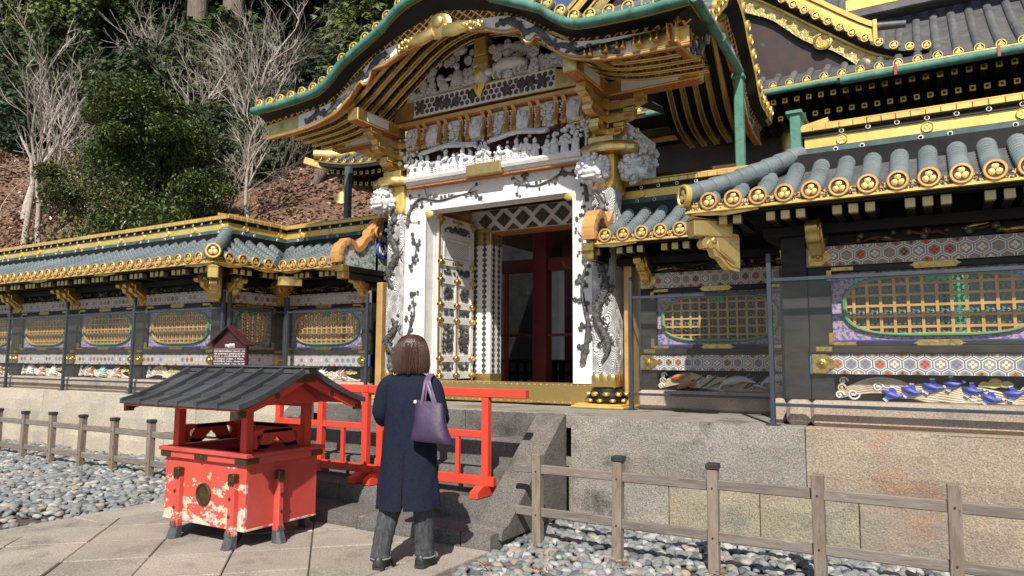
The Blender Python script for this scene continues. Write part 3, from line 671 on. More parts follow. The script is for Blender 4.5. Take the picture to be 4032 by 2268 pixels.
def carved_panel(run, s, w, kind):
    """relief along the foot of a bay, z 1.128 to 1.333"""
    b = MB(); z0, z1 = 1.128, 1.332; h = z1-z0; r = random.Random(kind*17+3)
    b.box(-w/2,w/2,0,.03,z0,z1,0)
    mats = [BLACK, WAVEG, PWHITE, YELC, ORANGE, MINT, PINEG, DUCK, PBROWN]
    ph = r.uniform(0,6)
    for g_ in range(4 if kind < 2 else 3):             # bundles of flowing water lines
        xa = -w/2+.03+g_*w*.24; xb = min(w/2-.02, xa+w*r.uniform(.42,.6)); up_ = (-1)**g_
        for k in range(7):
            pts = []
            for q in range(22):
                u = q/21; x = lerp(xa,xb,u); z = z0+.012+.019*k*(.35+.65*math.sin(math.pi*min(1,u*1.15))) + (.055 if up_ > 0 else .02)*math.sin(math.pi*u*1.3+g_)
                pts.append((x,-.004-.002*g_,min(max(z,z0+.006),z1-.008)))
            b.tube(pts, [.0075*(.45+.8*math.sin(math.pi*q/21)) for q in range(22)], 5, 1 if k % 3 else 2 if kind > 1 else 1)
    for k in range(4):
        cx = -w/2+.06+r.random()*(w-.12); spiral(b, (cx, z0+r.uniform(.05,.13)), r.uniform(.03,.05), 1.4, .008, r.choice((1,2)), r.choice((-1,1)), -.012)
    for e in (-1,):
        for k in range(3): spiral(b, (-w/2+.05+.015*k, z0+.04+.055*k), .036, 1.2, .0085, (2,1,2)[k], 1, -.014)
    if kind == 0:
        cloud(b, w*.22, z0+.145, .085, 3); cloud(b, w*.40, z0+.12, .10, 3)
    if kind in (2,4,5):
        for k, mm in enumerate(((4,5,4) if kind == 2 else (4,2,4) if kind == 4 else (2,4,2))):
            cx = -w*.30+k*w*.25
            for q in range(7):                          # a fan of painted feathers over a curling wave
                a_ = 2.6-.42*q; l = .15-.012*abs(q-2)
                b.tube([(cx+.03,-.02,z0+.045),(cx+.03+l*.55*math.cos(a_),-.030-.002*q,z0+.05+l*.62*math.sin(a_)*.8),(cx+.03+l*math.cos(a_-.35),-.022,min(z1-.008,z0+.055+l*.95*math.sin(a_-.25)))],[.011,.019,.006],6,mm if q % 3 else 2)
            spiral(b, (cx-.07,z0+.06), .045, 1.3, .010, 2, 1, -.02); spiral(b, (cx+.11,z0+.05), .036, 1.2, .009, 1, -1, -.02)
            b.tube([(cx-.13,-.014,z0+.02),(cx,-.02,z0+.035),(cx+.13,-.014,z0+.018)],[.006,.012,.006],5,1)
        cloud(b, w*.34, z0+.12, .085, 3)
    if kind == 3:
        cloud(b, -w*.26, z0+.15, .10, 3); cloud(b, -w*.10, z0+.12, .075, 3)
        for k in range(9): b.sph((w*.05+.05*k,-.022,z0+.05+r.random()*.11),(.03,.016,.03),7,5,(7,2,7,1)[k%4])
        for k in range(6): b.tube([(w*.05+.07*k,-.02,z0+.02),(w*.05+.07*k+.03,-.03,z0+.10),(w*.05+.07*k+.07,-.02,z0+.16)],[.006,.012,.005],5,1)
    if kind == 1:
        for k in range(16):                         # reeds
            x = -w*.30+r.random()*w*.55; a = r.uniform(-.5,.9); l = r.uniform(.16,.34)
            b.tube([(x,-.012,z0+.03+r.random()*.03),(x+l*.5*math.cos(a*.5),-.02,z0+.09+.03*r.random()),(x+l*math.cos(a*.4),-.018,min(z1-.02,z0+.13+.05*r.random()))],[.006,.010,.002],5,6 if k%3 else 1)
        for (lx, lz) in ((-.38,.14),(-.33,.05)):
            b.tube([tuple(p) for p in smooth_curve([(lx*w,-.02,z0+lz-.03),(lx*w+.08,-.03,z0+lz),(lx*w+.2,-.02,z0+lz+.04)],4)],[.004+.026*math.sin(math.pi*q/8) for q in range(9)],6,4)
    p = b.build('carved_panel', mats, run, T(s,.045,0), True, 35)
    if kind == 0:
        for (dx, dz) in ((-.33,.055),(-.20,.085),(-.06,.12),(.07,.145),(.19,.10),(.30,.045),(.44,.085)):
            place('carved_duck', duck_mesh(), p, T(dx,-.012,z0+dz) @ RY(random.uniform(-.15,.35)) @ S(random.uniform(.8,.95)))
    if kind == 1:
        for (dx, dz, sc_) in ((.10,.075,1.),(.50,.11,.9)):
            c = MB(); c.tube([tuple(q) for q in smooth_curve([(.20,0,.05),(.10,-.02,.045),(0,-.03,.02),(-.07,-.025,-.01),(-.10,-.03,-.06),(-.05,-.04,-.075),(-.13,-.04,-.05),(-.19,-.03,-.045)],3)],
                [.006,.02,.034,.042,.046,.044,.042,.034,.024,.016,.015,.015,.015,.014,.014,.014,.013,.014,.016,.013,.007,.003][:22],8)
            c.tube([(.08,-.03,.04),(.16,-.035,.05),(.26,-.03,.02)],[.03,.028,.006],7); c.tube([(.05,-.02,-.02),(.10,-.02,-.07)],[.006,.004],5); c.tube([(.0,-.02,-.03),(.0,-.02,-.08)],[.006,.004],5)
            c.build('carved_crane', GREYC, p, T(dx,-.01,z0+dz) @ S(sc_), True, 50)
    return p
def transom(run, s, w, seed):
    b = MB(); r = random.Random(seed); z0, z1 = 2.356, 2.452; b.box(-w/2,w/2,.03,.06,z0,z1,0)
    for k in range(12):
        x = r.uniform(-w/2+.06,w/2-.06); z = r.uniform(z0+.02,z1-.02); l = r.uniform(.1,.25)
        b.tube([(x,-.01,z),(x+l*.4,-.03,z+r.uniform(-.03,.03)),(min(w/2-.02,x+l),-.01,z+r.uniform(-.03,.03))],[.008,.012,.004],5,r.choice((1,1,3,4)))
    for k in range(15):
        x = r.uniform(-w/2+.05,w/2-.05); z = r.uniform(z0+.025,z1-.02); q = r.uniform(.018,.030)
        b.lathe([(q,.0),(q,-.016),(q*.86,-.020),(q*.8,-.014),(q*.2,-.02),(.001,-.02)],10,(x,-.012,z),'y',2 if k%2 else 1,False); b.sph((x,-.03,z),q*.25,5,4,3)
    return b.build('carved_transom', [BLACK, CARVD, PINEG, GOLD, PBROWN], run, T(s,0,0), True, 35)
def leaf_scrolls(a, c, px, pz):
    key = ('scr', round(a,3))
    if key in CACHE: return CACHE[key]
    b = MB(); nx, nz = int(a/px)+1, int(c/pz)+1
    for i in range(-nx, nx):
        for j in range(-nz, nz):
            cx, cz = (i+.5)*px, (j+.5)*pz
            if (abs(cx)/a)**3+(abs(cz)/c)**3 > .92: continue
            up = j >= 0
            for q in range(4):
                sx, sz = (-1,1)[q & 1], (-1,1)[q >> 1]; m = 0 if (i+j+q) % 3 else 1
                b.tube([(cx+sx*.004,0,cz+sz*.003),(cx+sx*.018,-.004,cz+sz*.006),(cx+sx*.024,-.004,cz+sz*.018),(cx+sx*.034,0,cz+sz*.024)],[.0075,.0085,.0075,.006],5,m)
                b.sph((cx+sx*.016,-.004,cz+sz*.022),.0085,5,4,m)
    CACHE[key] = b.mesh('leaf_scrollwork', [SCRG, SCRB], True, 60); return CACHE[key]
SCRG = mat('scrollwork_green', (.05,.17,.095), (.035,.12,.07), rough=.5, ns=10); SCRB = mat('scrollwork_blue', (.10,.105,.26), (.07,.07,.18), rough=.5, ns=10)
def window(run, s, hw=.69, hc=.255, zc=1.868, seed=0):
    a, c = hw-.035, hc-.012; W, Hh = hw+.07, hc+.02; ov = superoval(a, c); n = len(ov); rect = []
    for x, z in ov:
        k = max(abs(x)/W, abs(z)/Hh); rect.append((x/k, z/k))
    b = MB()
    for x, z in ((W,Hh),(-W,Hh),(-W,-Hh),(W,-Hh)):          # square the panel's corners
        i = min(range(n), key=lambda q: (rect[q][0]-x)**2+(rect[q][1]-z)**2); rect[i] = (x, z)
    b.strip([(p[0],0,p[1]) for p in rect], [(p[0],0,p[1]) for p in ov], 0, True)
    prof = [(1.0,.0),(1.0,-.020),(.985,-.030),(.955,-.028),(.94,-.012),(.94,.02)]
    for (q0,y0),(q1,y1) in zip(prof, prof[1:]):
        sh = lambda q: [((x-(1-q)*a*.9*0-math.copysign((1-q)*.62,1)*x/ math.hypot(x,z)*.9), 0, z-(1-q)*.62*.9*z/math.hypot(x,z)) for x, z in ov]
        A, B = sh(q0), sh(q1); b.strip([(p[0],y0,p[2]) for p in A], [(p[0],y1,p[2]) for p in B], 2 if q0 < .97 else 1, True)
    w = b.build('lattice_window', [PURP, GREEN, OCHRE], run, T(s,.035,zc), True, 30)
    MB().box(-W,-W+.012,-.004,-.0005,-Hh,Hh).box(W-.012,W,-.004,-.0005,-Hh,Hh).box(-W+.013,W-.013,-.004,-.0005,-Hh,-Hh+.010).build('blue_border', BLUE, w)
    px, pz = .095, .083
    if hw < .5: px, pz = .088, .083
    for i in range(-int(a/px), int(a/px)+1):
        x = i*px; zz = c*(max(0,1-(abs(x)/a)**3))**(1/3.)
        if zz > .05:
            MB().box(-.0105,.0105,.0,.022,-zz,zz).build('lattice_bar', OCHRE, w, T(x,0,0))
    for j in range(-3, 4):
        z = j*pz; xx = a*(max(0,1-(abs(z)/c)**3))**(1/3.)
        if xx > .05: MB().box(-xx,xx,.002,.024,-.0095,.0095).build('lattice_bar', OCHRE, w, T(0,0,z))
    place('leaf_scrollwork', leaf_scrolls(a, c, px, pz), w, T(0,.030,0))
    g = MB()
    for sx in (-1,1):                                        # scrolled green drop at the crown
        g.prism([(sx*.0,.0),(sx*.05,.005),(sx*.075,-.02),(sx*.06,-.045),(sx*.03,-.03),(sx*.01,-.035)], -.03, -.012, 'xz'); g.sph((sx*.05,-.026,-.03),(.022,.012,.018),8,5)
    g.build('green_drop', GREEN, w, T(0,0,c-.03))
    return w
def lens(run, s, z, y, w=.17, h=.026):
    b = MB(); P = [(-w,0),(-w*.86,h*.35),(-w*.8,h),(w*.8,h),(w*.86,h*.35),(w,0),(w*.86,-h*.35),(w*.78,-h),(-w*.78,-h),(-w*.86,-h*.35)]
    b.prism(P, y-.012, y, 'xz'); b.build('gilt_plate', BRASS, run, T(s,0,z))
def bay(run, s, w, kind, seed, pal_up=PAL_UP, half=.69, post=(1,1), soff=0):
    e = w/2
    MB().cbox(s-e+.003,s+e-.003,-.145,.55,PT-.003,1.126,.03).build('base_stone', PINKST, run)
    pm = 'wall_post'
    if post[0]: MB().cbox(s-e,s-e+.17,-.012,.13,1.1265,2.455,.006).build(pm, BLACKW, run)
    if post[1]: MB().cbox(s+e-.17,s+e,-.012,.13,1.1265,2.455,.006).build(pm, BLACKW, run)
    carved_panel(run, s, w-.30, kind)
    lb = MB().box(s-e,s+e,-.038,.11,1.334,1.494).build('lower_beam', PAL_LO[0], run); place('hexagon_pattern', hexband(w-.06, .158, PAL_LO, kind), lb, T(s,-.038,1.414))
    MB().cbox(s-e+.001,s+e-.001,-.062,.11,1.496,1.556,.006).build('window_sill', BLACKW, run)
    ub = MB().box(s-e,s+e,-.038,.11,2.194,2.354).build('upper_beam', pal_up[0], run); place('hexagon_pattern', hexband(w-.06, .158, pal_up, kind+10), ub, T(s,-.038,2.274))
    for z in (1.414, 2.274): place('gilt_boss', boss_mesh(), run, T(s-e+.09,-.0405,z)); place('gilt_boss', boss_mesh(), run, T(s+e-.09,-.0405,z) @ S(-1,1,1))
    MB().cbox(s-e+.05,s-e+.17,-.066,-.058,1.512,1.55,.002).cbox(s+e-.17,s+e-.05,-.066,-.058,1.512,1.55,.002).build('gilt_sill_plate', BRASS, run)
    hw = half
    fr = MB(); x0, x1 = s-hw-.10, s+hw+.10
    fr.cbox(max(x0,s-e+.172),min(x1,s+e-.172),-.018,.10,1.557,1.590,.004).cbox(max(x0,s-e+.172),min(x1,s+e-.172),-.018,.10,2.146,2.192,.004)
    fr.box(s-e+.171,s-hw-.072,.0,.09,1.591,2.145).box(s+hw+.072,s+e-.171,.0,.09,1.591,2.145)
    fr.build('window_frame', BLACKW, run)
    gl = MB()
    for sx in (-1,1):
        xx = s+sx*(hw+.03)
        for zz, sz in ((1.574,1),(2.168,-1)):
            gl.box(min(xx,xx-sx*.16),max(xx,xx-sx*.16),-.026,-.0185,zz-.014,zz+.014)
        gl.box(min(xx,xx+sx*.035),max(xx,xx+sx*.035),-.024,.0,1.566,1.66); gl.box(min(xx,xx+sx*.035),max(xx,xx+sx*.035),-.024,.0,2.08,2.16)
    gl.build('gilt_corner', BRASS, run)
    lens(run, s, 1.574, -.0185); lens(run, s, 2.169, -.0185)
    window(run, s, hw, seed=seed)
    transom(run, s, w-.1, seed)
    for x in ((s-e+.085,) if post[0] else ()) + ((s+e-.085,) if post[1] else ()): place('carved_bracket', bracket_mesh(), run, T(x,0,0))
def wallrun(label, M):
    t = thing('lattice_wall', label, 'wall'); t.matrix_basis = M; return t
def gableend(run, s, face):                      # verge board closing the roof beside the gate; face=+1 looks along +s
    curve = [tuple(p) for p in smooth_curve([(-.62,2.68,0),(-.635,2.78,0),(-.60,2.86,0),(-.53,2.93,0),(-.46,2.96,0),(-.39,2.94,0),(-.35,2.885,0),(-.29,2.875,0),(-.22,2.92,0),(-.14,3.02,0),(-.06,3.08,0),(-.05,3.15,0),(.03,3.20,0),(.06,3.28,0),(.13,3.33,0),(.22,3.38,0),(.32,3.44,0),(.42,3.455,0)],4)]
    b = MB(); pan = [(p[0],p[1]) for p in curve]+[(.42,2.64),(-.60,2.64)]
    b.prism(pan, s-.02, s+.02, 'yz'); g_ = b.build('verge_panel', VERGE, run)
    c = MB(); off = .045*face; n = len(curve); outer = []; inner_ = []
    for i, p in enumerate(curve):
        q0, q1 = curve[max(i-1,0)], curve[min(i+1,n-1)]; d = math.hypot(q1[0]-q0[0],q1[1]-q0[1]) or 1; nx, nz = -(q1[1]-q0[1])/d, (q1[0]-q0[0])/d
        outer.append((p[0]+nx*.040,p[1]+nz*.040)); inner_.append((p[0]-nx*.030,p[1]-nz*.030))
    sa, sb = (s-.10, s+.045) if face > 0 else (s-.045, s+.10)
    L4 = [[(x,p[0],p[1]) for p in P_] for x, P_ in ((sa,inner_),(sa,outer),(sb,outer),(sb,inner_))]
    for A_, B_ in zip(L4, L4[1:]+L4[:1]): c.strip(A_, B_)
    for (tt, zz, q) in ((-.62,2.72,.050),(-.625,2.80,.052),(-.575,2.89,.052),(-.49,2.955,.052),(-.055,3.11,.042),(.03,3.20,.040),(.12,3.325,.044),(.21,3.375,.040),(.31,3.435,.044)):
        c.lathe([(q*.6,-.078),(q,-.070),(q,.070),(q*.6,.078)],14,((sa+sb)/2,tt,zz),'x')
    c.tube([((s+.05*face),.06+.05*math.cos(a),3.16+.07*math.sin(a)) for a in [2*math.pi*k/12 for k in range(13)]], .015, 6)
    c.build('scalloped_bargeboard', BARGE, run, None, True, 40)
    MB().cbox(s-.06,s+.06,-.62,.42,2.56,2.638,.006).cbox(s-.05,s+.05,-.59,.42,2.47,2.558,.006).build('verge_beam', BLACK, run)
    MB().cbox(s-.064,s+.064,-.628,-.50,2.556,2.642,.005).cbox(s-.054,s+.054,-.60,-.48,2.466,2.562,.005).build('gilt_beam_end', BRASS, run)
    d = MB(); d.lathe([(.125,-.005),(.130,.02),(.118,.035),(.100,.03),(.098,.01)],24,(s+.02*face if face>0 else s-.02,.17,2.93),'x',0,False) if face > 0 else None
    if face > 0:
        d.lathe([(.10,.022),(.001,.022)],24,(s,.17,2.93),'x',1,False)
        for k in range(12):
            a0 = math.pi*.62*k/11; 
        for sg in (-1,1):
            d.tube([(s+.035,.17+sg*.012+sg*.06*math.sin(q*.9),2.93-.07+.15*q/3.) for q in (0,.6,1.2,1.8,2.4,3.)],[.012,.026,.024,.02,.014,.008],7,2)
        d.tube([(s+.04,.17+.03*math.sin(q*2.2),2.86+.05*q) for q in (0,.5,1,1.5,2.)],[.02,.022,.014,.010,.014],7,2)
        d.build('crane_medallion', [BLUE, DREC, PWHITE], run, None, True, 40)
        MB().box(s-.02,s+.03,.40,.43,2.64,3.42).build('gilt_edge', GOLDY, run)
BARGE = mat('orange_gilt_bargeboard', (.80,.46,.16), (.72,.34,.12), rough=.4, metal=.5, ns=5, bump=.001, bs=30)
VERGE = mat('verge_floral_panel', (.20,.28,.22), (.50,.46,.47), rough=.6, ns=20, nd=3, lo=.45, hi=.52, third=((.05,.20,.11), 13, .55, .58))
# the five visible runs
LF = wallrun('long lattice wall with blue grey tiled roof left of the notice board', T(0,6.2,0))
LJ = wallrun('short lattice wall stepping back beside the notice board', Matrix(((0,-1,0,-8.27),(1,0,0,0),(0,0,1,0),(0,0,0,1))))
LS = wallrun('recessed lattice wall with crane medallion gable adjoining the gate', T(0,7.25,0))
RS = wallrun('recessed lattice wall with carved cranes along its foot beside the dragon pillar', T(0,7.25,0))
RF = wallrun('lattice wall with carved blue ducks along its foot above the tan stone block', T(0,6.2,0))
RJ = wallrun('short return wall joining the duck carved wall to the crane carved wall', Matrix(((0,1,0,-1.1),(-1,0,0,0),(0,0,1,0),(0,0,0,1))))
kinds = [3,2,5,4,2]
for i in range(5): bay(LF, -9.19-1.8*i, 1.8, kinds[i], 40+i)
MB().cbox(-8.29,-8.27+.0,-.0,.14,1.127,2.455,.004).build('corner_post', BLACKW, LF)
roof(LF, lambda t: -17.6, lambda t: -7.67-(t+.6), -9.647, .213, -10.05)
bay(LJ, 6.735, 1.03, 2, 50, half=.30, post=(1,1))
roof(LJ, lambda t: 5.6+(t+.6), lambda t: 6.65+(t+.6), 5.83, .205, 6.02)
bay(LS, -7.40, 1.74, 4, 51, half=.67)
roof(LS, lambda t: -7.67-(t+.6), lambda t: -6.53, -7.608, .188, -8.9)
gableend(LS, -6.55, 1)
bay(RS, -1.90, 1.62, 1, 52, half=.63)
roof(RS, lambda t: -3.06, lambda t: -1.7+(t+.6), -2.86, .195, -2.75)
gableend(RS, -3.05, -1)
for i in range(2): bay(RF, .02+1.8*i, 1.8, 0 if i == 0 else 3, 53+i)
MB().cbox(-1.08,-.885,-.010,.14,1.127,2.455,.004).build('corner_post', BLACKW, RF)
MB().cbox(-1.06,-.878,-.142,.55,PT-.003,1.126,.035).build('base_stone', PINKST, RF)
roof(RF, lambda t: -1.7+(t+.6), lambda t: 2.9, -1.13, .190, -1.064)
MB().box(-7.25,-6.2,.03,.13,PT,2.46).build('return_panel', BLACKW, RJ)
MB().cbox(-7.25,-6.2,-.10,.02,PT-.002,1.126,.03).build('base_stone', PINKST, RJ)
roof(RJ, lambda t: -6.65-(t+.6), lambda t: -5.6-(t+.6), -6.5, .2, None)
# hip ridges at the two outer corners
def hipridge(run, p, q, rend):
    p, q = Vector(p), Vector(q); n = 9; b = MB(); pts = []; rad = []
    for k in range(n):
        a, d = p.lerp(q, k/n), p.lerp(q, (k+1)/n); sag = lambda u: -.02*math.sin(math.pi*u)
        for u, r in ((k/n+.004,.082),((k+.2)/n,.085),((k+1)/n,.076)):
            c = p.lerp(q, u); pts.append((c.x,c.y,c.z+sag(u))); rad.append(r)
    b.tube(pts, rad, 12); b.build('hip_tile', TILE, run, None, True, 30)
    dv = (p-q); dv.z = 0; dv.normalize(); 
    o = place('hip_disc', disc_mesh(.095, GOLDY, 'hipdisc'), run, T(*(p+dv*.004)) @ RZ(math.atan2(dv.x, -dv.y)))
hipridge(LF, (-7.66,-.61,2.765), (-8.45,.18,3.20), .1); hipridge(RF, (-1.71,-.61,2.765), (-.92,.18,3.20), .1)
for run, x, y, rz in ((LF,-7.74,-.53,R_(45)),(RF,-1.62,-.53,R_(-45))):      # gilded corner rafter under each hip
    MB().cbox(-.065,.065,-.07,.28,2.43,2.57,.01).prism([(-.08,2.57),(.0,2.605),(.08,2.57)],-.072,.28,'xz').build('corner_rafter', GOLD, run, T(x,y,0) @ RZ(rz))
    place('carved_bracket', bracket_mesh(), run, T(x,y,0) @ RZ(rz) @ T(0,.34,-.10))
MB().prism([(-.075,2.44),(.075,2.44),(.075,2.56),(0,2.60),(-.075,2.56)],-.02,.30,'xz').build('valley_rafter', GOLD, LS, T(-7.78,-.50,0) @ RZ(R_(-45)))
# gilded cloud fittings along the fascias
def fitting(run, s, w=.26):
    P = [(-w,2.62),(-w*1.02,2.604),(-w*.7,2.602),(-w*.55,2.594),(-w*.2,2.590),(0,2.582),(w*.3,2.59),(w*.55,2.595),(w*.8,2.602),(w*1.02,2.606),(w,2.62)]
    MB().prism(P, -.572, -.556, 'xz').build('gilt_fascia_plate', GOLD, run, T(s,0,0))
for s in (-10.1,-11.9,-13.7,-15.5,-8.0): fitting(LF, s)
for s in (-1.4,.92): fitting(RF, s)
fitting(RS,-2.8); fitting(LS,-6.75); fitting(LS,-7.5,.2)
for s in (5.85,6.45): fitting(LJ, s, .2)
# copper end plate of the right ridge
MB().cbox(-1.00,-.915,.14,.5,3.15,3.56,.006).cbox(-1.03,-.895,.12,.52,3.55,3.585,.008).build('copper_ridge_end', COPPER, RF)
# ------------------------------------------------------------------ glass screens in front of the walls
def screen(label, M, posts, s0, s1, top=2.30, group=None):
    t = thing('glass_screen', label, 'glass screen'); t.matrix_basis = M
    for s in posts: MB().cbox(s-.018,s+.018,-.022,.022,PT-.002,top,.004).build('frame_post', METALF, t); MB().box(s-.05,s+.05,-.05,.05,PT,PT+.007).build('foot_plate', METALF, t)
    for a, b in zip(posts, posts[1:]):
        MB().cbox(a+.0185,b-.0185,-.016,.016,2.068,2.098,.003).build('top_rail', METALF, t); MB().cbox(a+.0185,b-.0185,-.016,.016,1.078,1.102,.003).build('bottom_rail', METALF, t)
        MB().box(a+.02,b-.02,-.004,.004,1.1025,2.0675).build('glass_pane', GLASS, t)
    return t
screen('steel framed glass screen along the long left wall', T(0,5.97,0), [-17.07,-15.27,-13.46,-11.67,-9.87,-7.92], 0, 0)
screen('steel framed glass screen on the short stepped back wall behind the notice board', Matrix(((0,-1,0,-7.90),(1,0,0,0),(0,0,1,0),(0,0,0,1))), [6.05,6.98], 0, 0)
screen('steel framed glass screen before the recessed wall with the crane medallion', T(0,7.0,0), [-7.88,-6.38], 0, 0)
screen('steel framed glass screen before the crane carvings beside the dragon pillar', T(0,6.98,0), [-2.72,-1.22], 0, 0)
screen('steel framed glass screen before the duck carvings', T(0,5.97,0), [-1.14,.72,2.5], 0, 0)
# ------------------------------------------------------------------ the gate
GX = -4.60; GY = 7.25
gate = thing('shrine_gate', 'white and gold carved shrine gate with curving gabled roof at the top of the stairs', 'gate', (GX, GY, PT)); GM = T(-GX,-GY,-PT)
def gb(b, name, mats, parent=None, smooth=False, ang=40): return b.build(name, mats, parent or gate, GM if parent is None else None, smooth, ang)
def wavemat():
    m = mat('carved_wave_white', (.74,.73,.72), (.60,.59,.58), rough=.6, ns=8, nd=7, third=((.36,.35,.34), 18, .60, .74))
    N, L, B = nodes(m); g_ = N.new('ShaderNodeNewGeometry'); v = N.new('ShaderNodeTexVoronoi'); v.inputs['Scale'].default_value = 6.5
    mp = N.new('ShaderNodeMapping'); mp.inputs['Scale'].default_value = (1,1,.8); L.new(g_.outputs['Position'], mp.inputs[0]); L.new(mp.outputs[0], v.inputs['Vector'])
    mu = N.new('ShaderNodeMath'); mu.operation = 'MULTIPLY'; mu.inputs[1].default_value = 75; L.new(v.outputs['Distance'], mu.inputs[0])
    si = N.new('ShaderNodeMath'); si.operation = 'SINE'; L.new(mu.outputs[0], si.inputs[0])
    bp = N.new('ShaderNodeBump'); bp.inputs['Distance'].default_value = .009; bp.inputs['Strength'].default_value = 1; L.new(si.outputs[0], bp.inputs['Height']); L.new(bp.outputs[0], B.inputs['Normal'])
    return m
WAVEW = wavemat()
def pattern(name, a, b, scale, kind='diamond', w=.5, rough=.5, metal=0):
    """two-tone diaper pattern in the vertical plane"""
    m = mat(name, a, rough=rough, metal=metal); N, L, B = nodes(m); g_ = N.new('ShaderNodeNewGeometry'); sp = N.new('ShaderNodeSeparateXYZ'); L.new(g_.outputs['Position'], sp.inputs[0])
    def M_(op, x, y=None):
        n = N.new('ShaderNodeMath'); n.operation = op
        for i, q in enumerate((x, y)):
            if q is None: continue
            if isinstance(q, (int, float)): n.inputs[i].default_value = q
            else: L.new(q, n.inputs[i])
        return n.outputs[0]
    h = M_('MULTIPLY', M_('ADD', sp.outputs[0], sp.outputs[1]), scale); z = M_('MULTIPLY', sp.outputs[2], scale*1.6)
    if kind == 'diamond': d = M_('MINIMUM', M_('PINGPONG', M_('ADD', h, z), .5), M_('PINGPONG', M_('SUBTRACT', h, z), .5))
    else: d = M_('MINIMUM', M_('PINGPONG', h, .5), M_('PINGPONG', z, .5))
    c = M_('LESS_THAN', d, w*.25); mx = N.new('ShaderNodeMix'); mx.data_type = 'RGBA'; mx.inputs[6].default_value = (*a,1); mx.inputs[7].default_value = (*b,1)
    L.new(c, mx.inputs[0]); L.new(mx.outputs[2], B.inputs['Base Color']); return m
DIAM = pattern('gold_diaper_on_dark', (.05,.016,.010), (.60,.38,.10), 9, 'diamond', .42, .4, .3)
MEAND = pattern('white_meander', (.10,.095,.09), (.74,.72,.70), 22, 'diamond', 1.1)
def flower(b, c, r, m, n=5, ax='y', m2=None):
    for k in range(n):
        a = 2*math.pi*k/n+.3; dx, dz = .55*r*math.cos(a), .55*r*math.sin(a)
        b.sph((c[0]+dx,c[1],c[2]+dz) if ax == 'y' else (c[0],c[1]+dx,c[2]+dz), (.44*r,.22*r,.44*r) if ax == 'y' else (.22*r,.44*r,.44*r), 6, 5, m)
    b.sph((c[0],c[1]-.12*r,c[2]) if ax == 'y' else (c[0]+.12*r,c[1],c[2]), .22*r, 6, 4, m if m2 is None else m2)
def branch(b, pts, r0, r1, m, y, seed, blossoms=8, br=.02, sub=5, sx=.16):
    rr = random.Random(seed); P = smooth_curve([(p[0],y,p[1]) for p in pts],5); n = len(P)
    b.tube([tuple(p) for p in P], [lerp(r0,r1,k/(n-1))*(.8+.4*rr.random()) for k in range(n)], 6, m)
    for q in range(sub):
        i = rr.randrange(2,n-1); p = P[i]; a = rr.uniform(0,6.28); l = rr.uniform(.05,sx)
        e = (p.x+l*math.cos(a), y-.004, p.z+l*math.sin(a)); b.tube([tuple(p),((p.x+e[0])/2+rr.uniform(-.01,.01),y-.006,(p.z+e[2])/2),e],[r1*1.1,r1,r1*.5],5,m)
        for w in range(2): flower(b, (e[0]+rr.uniform(-.03,.03),y-.006,e[2]+rr.uniform(-.03,.03)), br*rr.uniform(.7,1.1), m)
    for q in range(blossoms):
        p = P[rr.randrange(n)]; flower(b, (p.x+rr.uniform(-.045,.045),y-.008,p.z+rr.uniform(-.045,.045)), br*rr.uniform(.7,1.1), m)
# base and threshold
b = MB(); b.cbox(-5.88,-3.22,7.14,7.42,.945,1.175,.008); gb(b,'gilt_threshold',GOLD)
thr = gate.children[-1]
sm = MB().sph((0,0,0),(.009,.006,.009),6,4).mesh('rivet', GOLDY)
for k in range(34): place('rivet', sm, thr, T(-5.80+.077*k,7.139,1.155))
for k in range(26): place('rivet', sm, thr, T(-5.80+.1*k,7.139,.965))
for px in (-6.015,-3.08):
    gb(MB().cbox(px-.30,px+.30,6.88,7.50,PT-.002,.958,.010).cbox(px-.27,px+.27,6.91,7.47,.958,.975,.006),'gilt_foot_plate',GOLDY)
    gb(MB().lathe([(.17,.976),(.205,.99),(.225,1.03),(.215,1.075),(.18,1.105),(.165,1.13)],20,(px,7.2,0)),'pillar_base',BLACK,None,True,50)
    q = MB()
    for k in range(10):
        a = 2*math.pi*k/10; q.sph((px+.212*math.cos(a),7.2+.212*math.sin(a),1.075),(.045,.045,.026),8,6); q.sph((px+.217*math.cos(a+.31),7.2+.217*math.sin(a+.31),1.01),(.04,.04,.022),8,6)
    gb(q,'gilt_base_lobes',GOLD,None,True,60)
